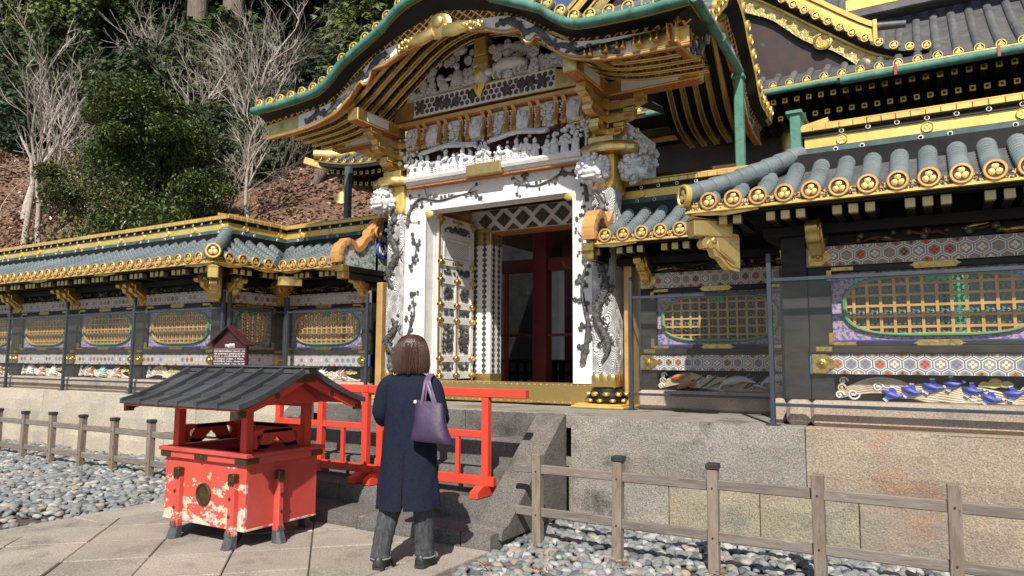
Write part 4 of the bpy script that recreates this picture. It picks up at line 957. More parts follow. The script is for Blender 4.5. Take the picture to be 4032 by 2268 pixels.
# pillars
for px, sd_ in ((-6.015,1),(-3.08,2)):
    p = gb(MB().cbox(px-.135,px+.135,7.07,7.34,1.13,3.44,.03),'carved_pillar',WAVEW)
    c = MB(); c.cbox(px-.143,px+.143,7.062,7.348,1.13,1.24,.02)
    for k in range(3): c.sph((px-.09+.09*k,7.07,1.24),(.048,.012,.05+.02*(k==1)),8,6)
    for k in range(3): c.sph((px+.135,7.11+.09*k,1.24),(.012,.048,.05+.02*(k==1)),8,6)
    c.build('gilt_shoe',GOLD,p,None,True,35)
    c = MB(); c.cbox(px-.144,px+.144,7.061,7.349,3.37,3.70,.02)
    for k in range(3): c.sph((px-.09+.09*k,7.07,3.37),(.05,.012,.06),8,6); c.sph((px+.135,7.11+.09*k,3.37),(.012,.05,.06),8,6)
    c.build('gilt_collar',GOLDY,p,None,True,35)
    for (z0, z1, fl) in (((1.95,1.35,1),(2.35,3.25,-1)) if sd_ == 1 else ((1.42,2.42,1),(2.55,3.1,-1))):
        dr = MB(); n = 26; P = []
        for k in range(n+1):
            u = k/n; P.append((px+.075*math.sin(u*9.5)*(1-.25*u)*fl, 7.062-.012*math.sin(math.pi*u), lerp(z0,z1,u)))
        dr.tube(P, [.008+.034*math.sin(math.pi*min(1,.10+k/n*.9))**.8 for k in range(n+1)], 8)
        for q in range(3,n):                                # scales, fins and flames along the back
            x, y, z = P[q]; r_ = .008+.034*math.sin(math.pi*min(1,.10+q/n*.9))**.8
            for e_ in range(3): a = random.uniform(0,6.28); dr.sph((x+r_*.7*math.cos(a),y-r_*.75,z+r_*.7*math.sin(a)),(.012,.010,.012),5,4)
            if q % 2:
                sg = 1 if q % 4 == 1 else -1; l = random.uniform(.03,.075); dr.tube([(x+sg*r_*.6,y,z),(x+sg*(r_+l*.5),y-.01,z+.02),(x+sg*(r_+l*.7),7.066,z+.05+l*.4)],[.014,.011,.002],5)
        for q in range(4): spiral(dr,(px+random.uniform(-.08,.08),lerp(z0,z1,random.random())),random.uniform(.02,.04),1.3,.009,0,random.choice((-1,1)),7.066)
        hx, hy, hz = P[-1]
        dr.sph((hx,hy-.01,hz),(.05,.03,.055),8,6); dr.sph((hx+.03*fl,hy-.02,hz-.05),(.035,.028,.03),8,6)
        for q in range(4):
            a = .6+q*.7; dr.tube([(hx,hy,hz+.02),(hx+.06*math.cos(a),hy-.01,hz+.07+.02*q),(hx+.09*math.cos(a+.6),hy,hz+.13+.02*q),(hx+.07*math.cos(a+1.2),hy,hz+.19)],[.012,.010,.007,.002],5)
        for q in (6,12,18):
            x, y, z = P[q]
            for s_ in (-1,1): dr.tube([(x,y,z),(x+s_*.05,y-.008,z+.02),(x+s_*.075,y,z-.03),(x+s_*.10,y,z-.02)],[.014,.011,.009,.003],5)
        for q in range(40):
            i_ = min(n,int(n*(1-random.random()**2)*1.02)); x, y, z = P[i_]; w_ = .045+.035*(i_ > n*.6); x += random.uniform(-w_,w_); z += random.uniform(-.05,.09); y = 7.06; dr.sph((x,7.066,z),(random.uniform(.012,.03),.012,random.uniform(.012,.03)),6,5)
        dr.build('carved_dragon',INK,p,None,True,60)
# gilded outer posts joining the walls
for x0, x1 in ((-6.43,-6.33),(-2.90,-2.80)):
    gb(MB().cbox(x0,x1,7.22,7.42,PT,2.46,.01),'gilt_side_post',GOLDO)
# jambs and lintel
frame = MB(); x0, x1 = -5.55, -3.45; zt = 3.335
arc = lambda cx, cz, r, a0, a1, n=6: [(cx+r*math.cos(lerp(a0,a1,k/n)), cz+r*math.sin(lerp(a0,a1,k/n))) for k in range(n+1)]
inner = [(x0,1.176)]+arc(x0+.10,zt-.10,.10,math.pi,math.pi/2)+arc(x1-.10,zt-.10,.10,math.pi/2,0)+[(x1,1.176)]
P = inner + [(-3.215,1.176),(-3.215,3.64),(-5.882,3.64),(-5.882,1.176)]
frame.prism(P[::-1], 7.13, 7.32, 'xz'); fr = gb(frame,'white_door_frame',WHITE)
e = MB(); e.tube([(p[0],7.128,p[1]) for p in inner], .014, 6); e.tube([(p[0],7.325,p[1]) for p in inner], .016, 6); e.build('frame_bead',WHITE,fr,None,True,60)
e = MB()
for cx in (x0+.02,x1-.02): e.sph((cx+.03*(1 if cx < -5 else -1),7.13,zt-.05),(.07,.02,.05),8,6)
e.build('gilt_corner_boss',GOLDY,fr,None,True,60)
pl = MB()
branch(pl,[(-5.84,3.15),(-5.80,3.35),(-5.62,3.50),(-5.35,3.44),(-5.05,3.47),(-4.75,3.50)],.030,.004,0,7.122,3,12,.022,16,.26)
branch(pl,[(-3.28,3.2),(-3.33,3.45),(-3.55,3.56),(-3.75,3.50),(-3.95,3.46),(-4.2,3.52)],.030,.004,0,7.122,4,12,.022,16,.24)
branch(pl,[(-5.72,1.35),(-5.80,1.7),(-5.70,2.0),(-5.74,2.3)],.028,.006,0,7.122,5,10,.026,9,.14)
branch(pl,[(-5.76,2.6),(-5.69,2.85),(-5.78,3.05)],.012,.005,0,7.122,6,9,.026,6,.1)
branch(pl,[(-3.34,1.4),(-3.27,1.8),(-3.35,2.2),(-3.29,2.5)],.045,.012,0,7.122,7,14,.034,8,.1)
branch(pl,[(-3.33,2.5),(-3.34,2.8),(-3.30,3.1)],.012,.004,0,7.122,8,5,.02,7,.12)
pl.build('carved_plum_branch',INK,fr,None,True,60)
# cornice moulding over the lintel
co = MB(); co.prism([(6.985,3.70),(6.97,3.735),(6.98,3.765),(7.06,3.775),(7.3,3.775),(7.3,3.645),(7.06,3.645),(7.03,3.665),(7.02,3.69)], -5.80, -3.30, 'yz'); cn = gb(co,'white_cornice',WHITE)
MB().cbox(-4.82,-4.32,6.955,7.29,3.64,3.785,.012).build('gilt_cornice_band',GOLD,cn); MB().box(-5.79,-3.31,7.03,7.28,3.628,3.644).build('vermilion_soffit_strip',CRED,cn)
def lobes(cx, cy, hx, hy): 
    b = MB(); O = []
    for k in range(36):
        a = 2*math.pi*k/36; r = 1+.09*math.cos(4*a)+.05*math.cos(8*a); O.append((cx+hx*r*math.copysign(abs(math.cos(a))**.55,math.cos(a)), cy+hy*r*math.copysign(abs(math.sin(a))**.55,math.sin(a))))
    for q, z in ((.93,3.69),(1.0,3.705),(1.02,3.735),(1.0,3.765),(.95,3.79),(.90,3.80)): b.v += [(cx+(p[0]-cx)*q, cy+(p[1]-cy)*q, z) for p in O]
    for i in range(5):
        for k in range(36): b.f.append((i*36+k,i*36+(k+1)%36,(i+1)*36+(k+1)%36,(i+1)*36+k)); b.m.append(0)
    b.f += [tuple(range(36))[::-1], tuple(range(180,216))]; b.m += [0,0]; return b
for cx in (-6.06,-3.03):
    b = lobes(cx,7.14,.31,.20); gb(b,'gilt_pillar_cap',GOLD,None,True,30)
# lion heads under the caps
def lion(cx, cy, cz, face, sc_=1.):
    b = MB(); rr = random.Random(int(cx*100)); 
    b.sph((0,0,0),(.15,.12,.14),12,9); b.sph((0,-.11,-.05),(.075,.07,.055),10,7); b.sph((0,-.17,-.02),(.03,.02,.02),8,6)
    for k in range(95):
        u, v = rr.uniform(-1,1), rr.uniform(0,2*math.pi); x, z = math.sqrt(1-u*u)*math.cos(v), math.sqrt(1-u*u)*math.sin(v)
        if u < -.55 and abs(x) < .5 and z < .35: continue
        b.sph((x*.165,u*.125,z*.155),rr.uniform(.020,.034),6,5)
    for s_ in (-1,1): b.sph((s_*.06,-.12,.03),.018,6,5); b.sph((s_*.15,-.02,-.09),(.04,.05,.03),7,5)
    b.tube([(-.07,-.12,-.10),(0,-.16,-.115),(.07,-.12,-.10)],.016,6)
    return gb_at(b,'lion_head',WHITEC,T(cx,cy,cz) @ RZ(face) @ S(sc_))
def gb_at(b, name, m, M, parent=None): 
    o = b.build(name, m, parent or gate, GM @ M, True, 70); return o
lion(-6.17,7.03,3.52,0,1.05); lion(-3.16,7.02,3.53,0,1.08); lion(-2.80,7.26,3.54,R_(90),1.0); lion(-6.4,7.3,3.52,R_(-90),.95)
# figure frieze
def figure_mesh(kind):
    key = ('fig',kind)
    if key in CACHE: return CACHE[key]
    b = MB(); rr = random.Random(kind); h = (.27,.21,.24,.25)[kind]; r = (.048,.062,.05,.055)[kind]
    b.lathe([(r*1.15,0),(r*1.1,h*.15),(r*.95,h*.45),(r*1.02,h*.62),(r*.7,h*.74),(r*.30,h*.78)],9,(0,0,0)); b.sph((0,-.008,h*.88),(.030,.030,.036),8,6)
    if kind % 2 == 0: b.tube([(0,0,h*.95),(0,0,h*1.06)],[.026,.012],7)
    else: b.sph((0,.004,h*.98),(.018,.018,.014),6,5)
    for s_ in (-1,1): b.tube([(s_*r*.8,0,h*.66),(s_*r*1.25,-.03,h*.5),(s_*r*.5,-.065,h*(.46+.08*kind))],[.018,.022,.014],6)
    for q in range(4): a = -1.2+.8*q; b.tube([(r*1.05*math.sin(a),-r*1.05*math.cos(a),.01),(r*.9*math.sin(a),-r*.95*math.cos(a),h*.5)],[.009,.006],4)
    CACHE[key] = b.mesh('carved_figure', WHITEC, True, 60); return CACHE[key]
fz = MB(); fz.box(-5.88,-3.22,7.16,7.22,3.776,4.13); bk = gb(fz,'frieze_back',DREC)
for k in range(19):
    x = -5.72+.13*k+random.uniform(-.03,.03); place('carved_figure', figure_mesh(k*7 % 4), bk, T(x,7.06+random.uniform(-.02,.03),3.777) @ RZ(random.uniform(-.7,.7)) @ S(random.uniform(.85,1.1)))
c = MB(); rr = random.Random(5)
def canopy(x0, x1, z):
    P = [(lerp(x0,x1,k/12),7.03,z+.045*math.sin(math.pi*k/12)**2*(1 if k%2==0 else .9)) for k in range(13)]; c.tube([P[0]]+P,.022,6); c.tube([(p[0],p[1]+.06,p[2]+.035) for p in P],.03,6)
    for k in range(26): x = lerp(x0,x1,k/25); c.sph((x,7.015,z+.045*math.sin(math.pi*k/25)**2-.02),.010,5,4)
canopy(-5.6,-4.75,4.05); canopy(-4.55,-3.75,4.06)
for cx in (-5.83,-5.75,-3.4,-3.52,-3.28,-4.65): 
    c.tube([(cx,7.1,3.78),(cx+.02,7.08,3.95),(cx-.02,7.06,4.08)],[.02,.016,.01],6)
    for k in range(16): c.sph((cx+rr.uniform(-.09,.09),7.05+rr.uniform(-.03,.03),3.98+rr.uniform(-.06,.13)),rr.uniform(.014,.030),6,5)
for k in range(70): c.sph((rr.uniform(-5.85,-3.25),7.10+rr.uniform(-.02,.03),3.80+rr.random()**2*.30),rr.uniform(.012,.028),5,4)
for z in (3.79,3.815,3.84): c.tube([(-5.4,6.995,z),(-4.0,6.995,z)],.005,4)
for k in range(24): c.tube([(-5.4+.06*k,6.995,3.776),(-5.4+.06*k,6.995,3.845)],.005,4)
c.build('carved_pavilion',WHITEC,bk,None,True,60)
c = MB()                                                     # frieze turning the corner on the right side
for k in range(150): c.sph((-2.90+rr.uniform(-.05,.06),rr.uniform(7.35,8.25),3.72+rr.random()*.36),rr.uniform(.02,.045),6,5)
c.box(-2.99,-2.92,7.3,8.4,3.6,4.15); gb(c,'side_frieze',WHITEC,None,True,60)
# flower panels between ribs
fp = MB(); fp.box(-5.92,-3.2,7.18,7.24,4.131,4.53); fpb = gb(fp,'flower_panel_back',CRED)
RIB = [( 'x',)]
ribm = None
bm = MB(); bm.prism([(7.165,4.13),(7.10,4.145),(7.075,4.18),(7.09,4.24),(7.115,4.32),(7.105,4.42),(7.06,4.47),(7.165,4.47)], -.026, .026, 'yz', 0); bm.prism([(7.10,4.20),(7.078,4.215),(7.084,4.25),(7.105,4.33),(7.097,4.41),(7.12,4.41)], -.015, .015, 'yz', 1)
ribm = bm.mesh('gilt_rib', [GOLD, CRED], True, 30)
for k in range(8):
    x = -5.80+.335*k
    for dx in (.13,.235): place('gilt_rib', ribm, fpb, T(x+dx,0,0)) if x+dx < -3.25 else None
    c = MB(); c.cbox(x-.095,x+.095,7.145,7.178,4.15,4.46,.006)
    for q in range(44):
        px_, pz_ = x+rr.uniform(-.08,.08), 4.17+rr.random()*.26; a = rr.uniform(.5,2.6); l = rr.uniform(.03,.09)
        if k % 2: c.tube([(px_,7.13,4.16+rr.random()*.05),(px_+.3*l*math.cos(a),7.10,4.24),(px_+.8*l*math.cos(a),7.12,4.28+l*1.6)],[.010,.012,.003],5)
        else: c.sph((px_,7.13,pz_),(rr.uniform(.012,.028),.02,rr.uniform(.012,.028)),6,5)
    for q in range(2): flower(c,(x+rr.uniform(-.05,.05),7.10,4.24+.12*q),.04,0)
    for q in range(9): c.sph((x+.182+rr.uniform(-.014,.014),7.135,4.17+.032*q),.018,5,4)
    c.build('carved_flowers',WHITEC,fpb,None,True,60)
gb(MB().cbox(-6.0,-3.12,7.06,7.24,4.475,4.530,.01),'gilt_tie_beam',GOLDO); gb(MB().box(-5.9,-3.2,7.08,7.22,4.463,4.4745),'vermilion_tie_soffit',CRED)
# rainbow beam
rb = MB(); n = 20; top = []; bot = []
for k in range(n+1):
    u = k/n; x = lerp(-6.02,-3.30,u); s_ = math.sin(math.pi*u); bot.append((x,4.533+.02*s_)); top.append((x,4.70+.115*s_**.5))
rb.prism(bot+top[::-1], 7.03, 7.2, 'xz'); rbo = gb(rb,'rainbow_beam',GOLD)
HXG = hexband(2.05, .20, (WHITE, WHITE, INK, (INK,)), 77, .078); 
place('hexagon_openwork', HXG, rbo, T(-4.66,7.0285,4.675) )
MB().cbox(-5.70,-3.62,7.02,7.035,4.553,4.572,.003).cbox(-5.70,-3.62,7.02,7.035,4.778,4.790,.003).box(-5.69,-3.63,7.0292,7.0298,4.572,4.778).build('white_beam_border',WHITE,rbo)
for x in (-5.58,-5.30,-5.17,-5.02,-4.28,-4.08,-3.96,-3.80,-4.78): 
    MB().lathe([(.062,.0),(.062,-.010),(.054,-.014),(.050,-.008),(.03,-.013),(.001,-.012)],18,(x,7.026,4.67+.02*math.sin(x*9)),'y',0,False).build('beam_roundel',INK,rbo,None,True,30)
c = MB()
for k in range(5): a = -.9+.45*k; c.tube([(-4.66,7.0,4.62),(-4.66+.05*math.sin(a),6.985,4.70),(-4.66+.10*math.sin(a),6.99,4.79)],[.012,.016,.022],6)
c.build('gilt_leaf_ornament',GOLDY,rbo,None,True,60)
# tympanum
tb = MB(); A = [(-6.3,4.53)]+[(-4.63+q, interp(abs(q),[(0,5.50),(.3,5.46),(.6,5.34),(.9,5.14),(1.2,4.93),(1.45,4.74),(1.67,4.62)])) for q in [-1.67+3.34*k/20 for k in range(21)]]+[(-2.96,4.53)]
tb.prism(A, 7.20, 7.24, 'xz'); tbo = gb(tb,'tympanum',BLACK)
c = MB(); rr = random.Random(9)
c.lathe([(.07,4.80),(.11,4.84),(.12,4.92),(.08,5.0),(.075,5.02)],12,(-4.66,7.08,0),'z',1); c.cbox(-4.77,-4.55,7.0,7.16,5.02,5.16,.02,0); c.sph((-4.66,6.97,4.93),(.06,.015,.06),10,6,0); c.cbox(-4.75,-4.57,7.0,7.16,5.16,5.40,.01,0)
c.build('central_strut',[GOLDY,WHITEC],tbo,None,True,40)
c = MB()
for s_ in (-1,1):
    for k in range(3):
        P = [(-4.66+s_*(.14+.02*k),7.12,5.05-.09*k),(-4.66+s_*(.35+.1*k),7.10,4.92-.04*k),(-4.66+s_*(.75+.15*k),7.10,4.80+.02*k),(-4.66+s_*(1.2+.03*k),7.12,4.72)]
        c.tube([tuple(p) for p in smooth_curve(P,4)],[.035-.002*q for q in range(13)],6)
    for k in range(62):
        x = rr.uniform(.15,1.25); z = 4.83+rr.random()*(interp(x,[(0,5.42),(.3,5.38),(.6,5.24),(.9,5.03),(1.25,4.86)])-4.83); 
        if k % 3: flower(c,(-4.66+s_*x,7.08+rr.uniform(-.04,.03),z),rr.uniform(.045,.085)*(1 if s_>0 else .75),0,6)
        else: c.sph((-4.66+s_*x,7.1,z),(rr.uniform(.04,.09),.05,rr.uniform(.04,.07)),8,6)
    spiral(c,(-4.66+s_*.24,4.90),.07,1.5,.022,0,s_,7.06)
c.build('tympanum_carving',WHITEC,tbo,None,True,60)
c = MB()                                                     # seated figure left, beast right
c.lathe([(.10,4.86),(.085,4.93),(.06,5.02),(.03,5.05)],9,(-5.0,7.03,0)); c.sph((-5.0,7.0,5.09),(.04,.04,.048),8,6); c.tube([(-5.08,7.02,5.0),(-5.14,6.97,4.93),(-5.05,6.94,4.92)],.02,6)
c.tube([(-4.45,7.02,4.93),(-4.3,6.99,4.97),(-4.12,6.99,4.96),(-4.0,7.0,4.93)],[.05,.075,.07,.04],9); c.sph((-4.50,6.97,4.90),(.06,.05,.05),8,6)
for x in (-4.42,-4.34,-4.12,-4.05): c.tube([(x,6.98,4.92),(x-.03,6.97,4.85),(x,6.96,4.80)],[.025,.018,.014],6)
c.build('tympanum_figures',WHITEC,tbo,None,True,60)
# bracket clusters on the pillars
def cluster(cx, cy, sx):
    b = MB()
    b.cbox(cx-.15,cx+.15,cy-.15,cy+.15,3.80,3.90,.012,0)
    def arm(l, z, h, along):
        P = [(-l,z+h),(-l,z+h*.55),(-l*.82,z+h*.2),(-l*.5,z),(l*.5,z),(l*.82,z+h*.2),(l,z+h*.55),(l,z+h)]
        if along == 'x': b.prism([(cx+p[0],p[1]) for p in P], cy-.055, cy+.055, 'xz', 0)
        else: b.prism([(cy+p[0]*(1.35 if p[0] < 0 else 1),p[1]) for p in P], cx-.0545, cx+.0545, 'yz', 0)
    for i, (z, l) in enumerate(((3.905,.24),(4.055,.36),(4.205,.48))):
        arm(l,z,.085,'x'); arm(l,z-.001,.085,'y')
        for q in (-1,0,1):
            for ax in ((1,0),(0,1)):
                x, y = cx+ax[0]*q*(l-.06), cy+ax[1]*q*(l-.06)*(1.35 if q < 0 else 1)
                if q == 0 and ax == (0,1): continue
                b.cbox(x-.062,x+.062,y-.062,y+.062,z+.088,z+.145,.008,0); b.box(x-.045,x+.045,y-.0645,y-.0625,z+.035,z+.07,1); b.box(x+.0625,x+.0645,y-.045,y+.045,z+.035,z+.07,1)
    return b
for cx, sx in ((-6.05,-1),(-3.08,1)):
    o = gb(cluster(cx,7.18,sx),'gilt_bracket_cluster',[GOLD,CRED])
    # nosing beams: forwards and sideways
    f_ = MB(); f_.cbox(cx-.085,cx+.085,6.28,7.2,4.36,4.52,.01,0); f_.box(cx-.087,cx+.087,6.45,6.85,4.385,4.50,1); f_.box(cx-.07,cx+.07,6.3,7.1,4.352,4.361,2); gb(f_,'nosing_beam',[GOLD,WHITE,CRED])
    a, d = (cx, -1.98) if sx > 0 else (-7.22, cx)
    f_ = MB(); f_.cbox(a,d,7.10,7.27,4.36,4.52,.01,0); m_ = (a+d)/2; f_.box(m_-.32,m_+.32,7.098,7.272,4.38,4.505,1); f_.box(a+.02,d-.02,7.11,7.26,4.352,4.361,2); gb(f_,'nosing_beam',[GOLD,WHITE,CRED])
    gb(MB().prism([(p.x,p.y) for p in smooth_curve([(7.0,4.06,0),(6.84,4.08,0),(6.72,4.15,0),(6.66,4.24,0),(6.62,4.355,0),(6.74,4.355,0),(6.80,4.27,0),(6.90,4.19,0),(7.0,4.18,0)],3)],cx-.05,cx+.05,'yz'),'curved_strut',GOLD)
# ------------------------------------------------------------------ curving gables (local: u along, v inward, z)
FX = [(0,5.53),(.26,5.49),(.44,5.44),(.6,5.35),(.75,5.24),(.9,5.17),(1.05,5.10),(1.2,5.03),(1.37,4.94),(1.5,4.83),(1.65,4.735),(1.8,4.685),(2.1,4.66),(2.5,4.645),(2.88,4.65)]
FL = [(0,5.12),(.3,5.06),(.45,5.02),(.62,4.985),(.84,4.905),(1.02,4.895),(1.06,4.80),(1.10,4.735),(1.16,4.73),(1.2,4.765),(1.27,4.745),(1.37,4.63),(1.53,4.50),(1.68,4.43),(2.0,4.36),(2.34,4.335),(2.82,4.32)]
FU = [(0,5.25),(.32,5.17),(.57,5.13),(.89,5.08),(1.05,5.0),(1.18,4.91),(1.33,4.79),(1.48,4.68),(1.65,4.615),(1.91,4.57),(2.3,4.54),(2.82,4.50)]
FR = [(0,5.42),(.3,5.38),(.6,5.26),(.9,5.06),(1.2,4.85),(1.45,4.66),(1.7,4.53),(2.1,4.44),(2.75,4.40)]
def both(pts): return [(-a,z) for a, z in pts[::-1] if a > 0] + pts
def FXinv(z):
    for (a, za), (c, zc) in zip(FX, FX[1:]):
        if zc <= z <= za and za > zc: return lerp(a, c, (za-z)/(za-zc))
    return 0. if z > FX[0][1] else 2.2
def karahafu(M, k, uc, lift, hw_scale, ydepth, tag_, sdepth=1.2, vshift=0., left_cut=None, pipe=True, half=0):
    """M places the local frame; k scales widths"""
    sc1 = lambda P: [(uc+a*k, z+lift*(1 if z > 4.75 else 0)*0) for a, z in both(P)]
    F_, L_, U_, R2 = (smooth_curve([(a,z,0) for a, z in sc1(P)],3) for P in (FX,FL,FU,FR))
    F_ = [(p.x,p.y) for p in F_]; L_ = [(p.x,p.y) for p in smooth_curve([(a,z,0) for a,z in sc1(FL)],2)]; U_ = [(p.x,p.y) for p in U_]; R2 = [(p.x,p.y) for p in R2]
    root = gate
    def mk(b, name, mats, par=None, sm_=True, ang=35): 
        return b.build(name, mats, par or gate, GM @ M if par is None else None, sm_, ang)
    fz_ = lambda u: interp(u, F_); lz = lambda u: interp(u, L_); uz = lambda u: interp(u, U_)
    # hafu board: sampled front face, split by material
    us = sorted(set([p[0] for p in L_]+[lerp(L_[0][0],L_[-1][0],q/60) for q in range(61)])); b = MB()
    def mi(u): 
        d = abs(u-uc)/k; return 1 if d > 2.22 or d < .42 else 0
    for a, c in zip(us, us[1:]):
        m_ = mi((a+c)/2); v0, v1 = .18, .26
        b._a([(a,v0,lz(a)),(c,v0,lz(c)),(c,v0,uz(c)),(a,v0,uz(a))],[(0,1,2,3)],m_); b._a([(a,v1,lz(a)),(c,v1,lz(c)),(c,v0,lz(c)),(a,v0,lz(a))],[(0,1,2,3)],2); b._a([(a,v1,lz(a)),(c,v1,lz(c)),(c,v1,uz(c)),(a,v1,uz(a))],[(3,2,1,0)],2)
    ho = mk(b,'curved_gable_board',[WHITE,GOLD,CRED],None,False)
    e = MB(); e.tube([(p[0],.175,p[1]-.004) for p in L_],.014,6); e.tube([(p[0],.172,p[1]+.018) for p in L_],.007,5); mk(e,'gilt_bead',GOLDO,ho)
    e = MB()
    for s_ in (-1,1):
        D = []
        for q in range(40):
            u_ = lerp(.78,2.12,q/39); u = uc+s_*u_*k; w = uz(u)-lz(u); D.append((u,.168,lz(u)+w*(.5+.16*math.sin(q*.62))))
        e.tube(D,[.02+.028*abs(math.sin(q*.31))*(1-q/60.) for q in range(40)],6,0,True,(1,.5,1))
        for q in range(60):
            x, v, z = D[random.randrange(40)]; e.sph((x+random.uniform(-.05,.05),.172,z+random.uniform(-.045,.045)),(random.uniform(.014,.04),.012,random.uniform(.012,.03)),6,5)
    mk(e,'carved_cloud_dragon',INK,ho)
    # coving above the board
    n = 90; us = [lerp(F_[0][0]+.03,F_[-1][0]-.03,q/n) for q in range(n+1)]
    P0 = [(u,.19,max(uz(min(max(u,U_[0][0]),U_[-1][0])),0)) for u in us]; P2 = [(u,.03,fz_(u)-.045) for u in us]; P1 = [(a[0],.17-.02,lerp(a[2],c_[2],.38)) for a, c_ in zip(P0,P2)]
    mk(MB().strip(P0,P1),'diaper_coving',DIAM,None,True,80); mk(MB().strip(P1,P2),'black_coving',BLACK,None,True,80)
    # underside and ribs
    R_us = [lerp(R2[0][0],R2[-1][0],q/40) for q in range(41)]; rz = lambda u: interp(u,R2)
    mk(MB().strip([(u,.26,rz(u)+.075) for u in R_us],[(u,sdepth,rz(u)+.075) for u in R_us]),'eave_soffit',BLACK,None,True,80)
    v = .40; 
    while v < sdepth-.06:
        r_ = MB(); A_, B_, C_, D_ = ([(u,vv,rz(u)+dz) for u in R_us] for vv, dz in ((v-.03,.0),(v+.03,.0),(v+.03,.07),(v-.03,.07)))
        r_.strip(A_,B_,0); r_.strip(B_,C_,1); r_.strip(D_,A_,1)
        r_.tube([(u,v-.028,rz(u)+.002) for u in R_us],.009,5,0); r_.tube([(u,v+.028,rz(u)+.002) for u in R_us],.009,5,0)
        mk(r_,'curved_rafter',[GOLD,RIBR],None,True,50); v += .17
    # rim, roof sheet, rolls, discs, gutter
    rim = MB(); rim.strip([(p[0],.03,p[1]-.045) for p in F_],[(p[0],.02,p[1]+.045) for p in F_],0); rim.strip([(p[0],.02,p[1]+.045) for p in F_],[(p[0],.06,p[1]+.058) for p in F_],0)
    mk(rim,'gilt_eave_board',GOLDY,None,True,50)
    other = (lambda z: max(.25, 1.85-.642*FXinv(z))) if tag_ == 'front' else (lambda z: max(.25, 2.91-FXinv(z)))
    sh = MB(); sh.strip([(p[0],.05,p[1]+.058) for p in F_],[(p[0],other(p[1]),p[1]+.058) for p in F_])
    if tag_ == 'front': sh.strip([(p[0],3.7-other(p[1]),p[1]+.058) for p in F_],[(p[0],3.7,p[1]+.058) for p in F_])
    ro = mk(sh,'roof_sheet',TILED,None,True,60)
    L = sum(math.hypot(c[0]-a[0],c[1]-a[1]) for a, c in zip(F_,F_[1:])); N = int(L/.198); acc = 0; tgt = .06
    rl = MB(); K = 8; rows = []
    for c in range(12):
        for vv, r in ((c*.075+.02,.064),(c*.075+.03,.066),((c+1)*.075+.018,.0605)): rows.append([(r*math.cos(q),vv,r*math.sin(q)) for q in [math.pi*(-.1+1.2*kk/(K-1)) for kk in range(K)]])
    rl.grid(rows); key = 'karoll'
    if key not in CACHE: CACHE[key] = rl.mesh('roll_tile',TILE,True,30)
    for (a, c) in zip(F_, F_[1:]):
        l = math.hypot(c[0]-a[0],c[1]-a[1]); ang = math.atan2(c[1]-a[1],c[0]-a[0])
        while tgt <= acc+l:
            q = (tgt-acc)/l; u, z = lerp(a[0],c[0],q), lerp(a[1],c[1],q); nz = (-math.sin(ang),math.cos(ang))
            Mr = T(u+nz[0]*.085,0,z+nz[1]*.085) @ RY(-ang)
            place('roll_tile',CACHE[key],ro,Mr); place('eave_disc',disc_mesh(.066,GOLDY,'kdisc'),ro,Mr @ T(0,.014,0)); tgt += .198
        acc += l
    gt = MB(); gp = [(p[0],-.02,p[1]) for p in F_]
    if left_cut: gp = [p for p in gp if left_cut[0] <= p[0] <= left_cut[1]]
    if len(gp) < 3: return ho
    gt.tube(gp,.047,9); 
    for q in range(0,len(gp),5): gt.tube([(gp[q][0]-.012,-.02,gp[q][2]),(gp[q][0]+.012,-.02,gp[q][2])],.051,9)
    mk(gt,'copper_gutter',COPPER,None,True,50)
    return ho
RIBR = mat('gold_on_brown_rib', (.10,.035,.012), (.60,.38,.10), rough=.45, metal=.3, ns=45, nd=2, lo=.46, hi=.54)
karahafu(T(0,6.0,0), 1.0, -4.63, 0, 1, 3.7, 'front', 1.19)
karahafu(Matrix(((0,-1,0,-1.72),(1,0,0,0),(0,0,1,0),(0,0,0,1))), .642, 7.85, 0, 1, 2.9, 'side', 1.22, left_cut=(0,0))
gb(MB().tube([(-1.70,5.98,4.65),(-1.74,7.84,4.64)],.047,9).tube([(-1.705,6.9,4.648),(-1.706,6.925,4.648)],.052,9),'copper_gutter',COPPER,None,True,60)
# left side and rear eaves, plain returns of the same roof
for nm, x0, x1, y0, y1 in (('side_eave',-7.52,-7.2,6.1,9.7),('rear_eave',-7.5,-1.75,9.45,9.72)):
    gb(MB().cbox(x0,x1,y0,y1,4.58,4.72,.02),nm,GOLD)
gb(MB().tube([(-7.50,6.0,4.65),(-7.52,7.9,4.66)],.047,9),'copper_gutter',COPPER,None,True,60)
# downpipes
def pipe(x, y, z0, z1): gb(MB().cbox(x-.05,x+.05,y-.045,y+.045,z0,z1,.012).cbox(x-.056,x+.056,y-.05,y+.05,lerp(z0,z1,.48),lerp(z0,z1,.52),.006).cbox(x-.07,x+.07,y-.065,y+.065,z1-.06,z1,.015),'copper_downpipe',COPPER)
pipe(-1.76,7.86,PT,4.62); gb(MB().cbox(-7.80,-7.70,7.95,8.04,PT,4.42,.012),'copper_downpipe',COPPERD)
# gold pendant at the crown
c = MB(); c.sph((-4.63,6.13,5.16),(.17,.03,.16),14,9); c.sph((-4.63,6.10,5.20),(.075,.03,.075),12,8)
for s_ in (-1,1):
    P = [(-4.63+s_*.08,6.12,5.10),(-4.63+s_*.24,6.10,5.05),(-4.63+s_*.40,6.11,5.06),(-4.63+s_*.50,6.12,5.02)]; c.tube([tuple(p) for p in smooth_curve(P,4)],[.07,.075,.08,.082,.08,.075,.07,.066,.06,.055,.05,.04,.02],9,0,True,(1,.5,1))
    for k in range(8): c.sph((-4.63+s_*(.18+.045*k),6.09,5.07-.02*(k%2)),(.03,.025,.035),7,5)
    for k in range(14): c.sph((-4.63+s_*random.uniform(.42,.60),6.11,5.02+random.uniform(-.05,.05)),(.03,.025,.025),6,5)
gb(c,'gilt_gable_pendant',GOLD,None,True,60)
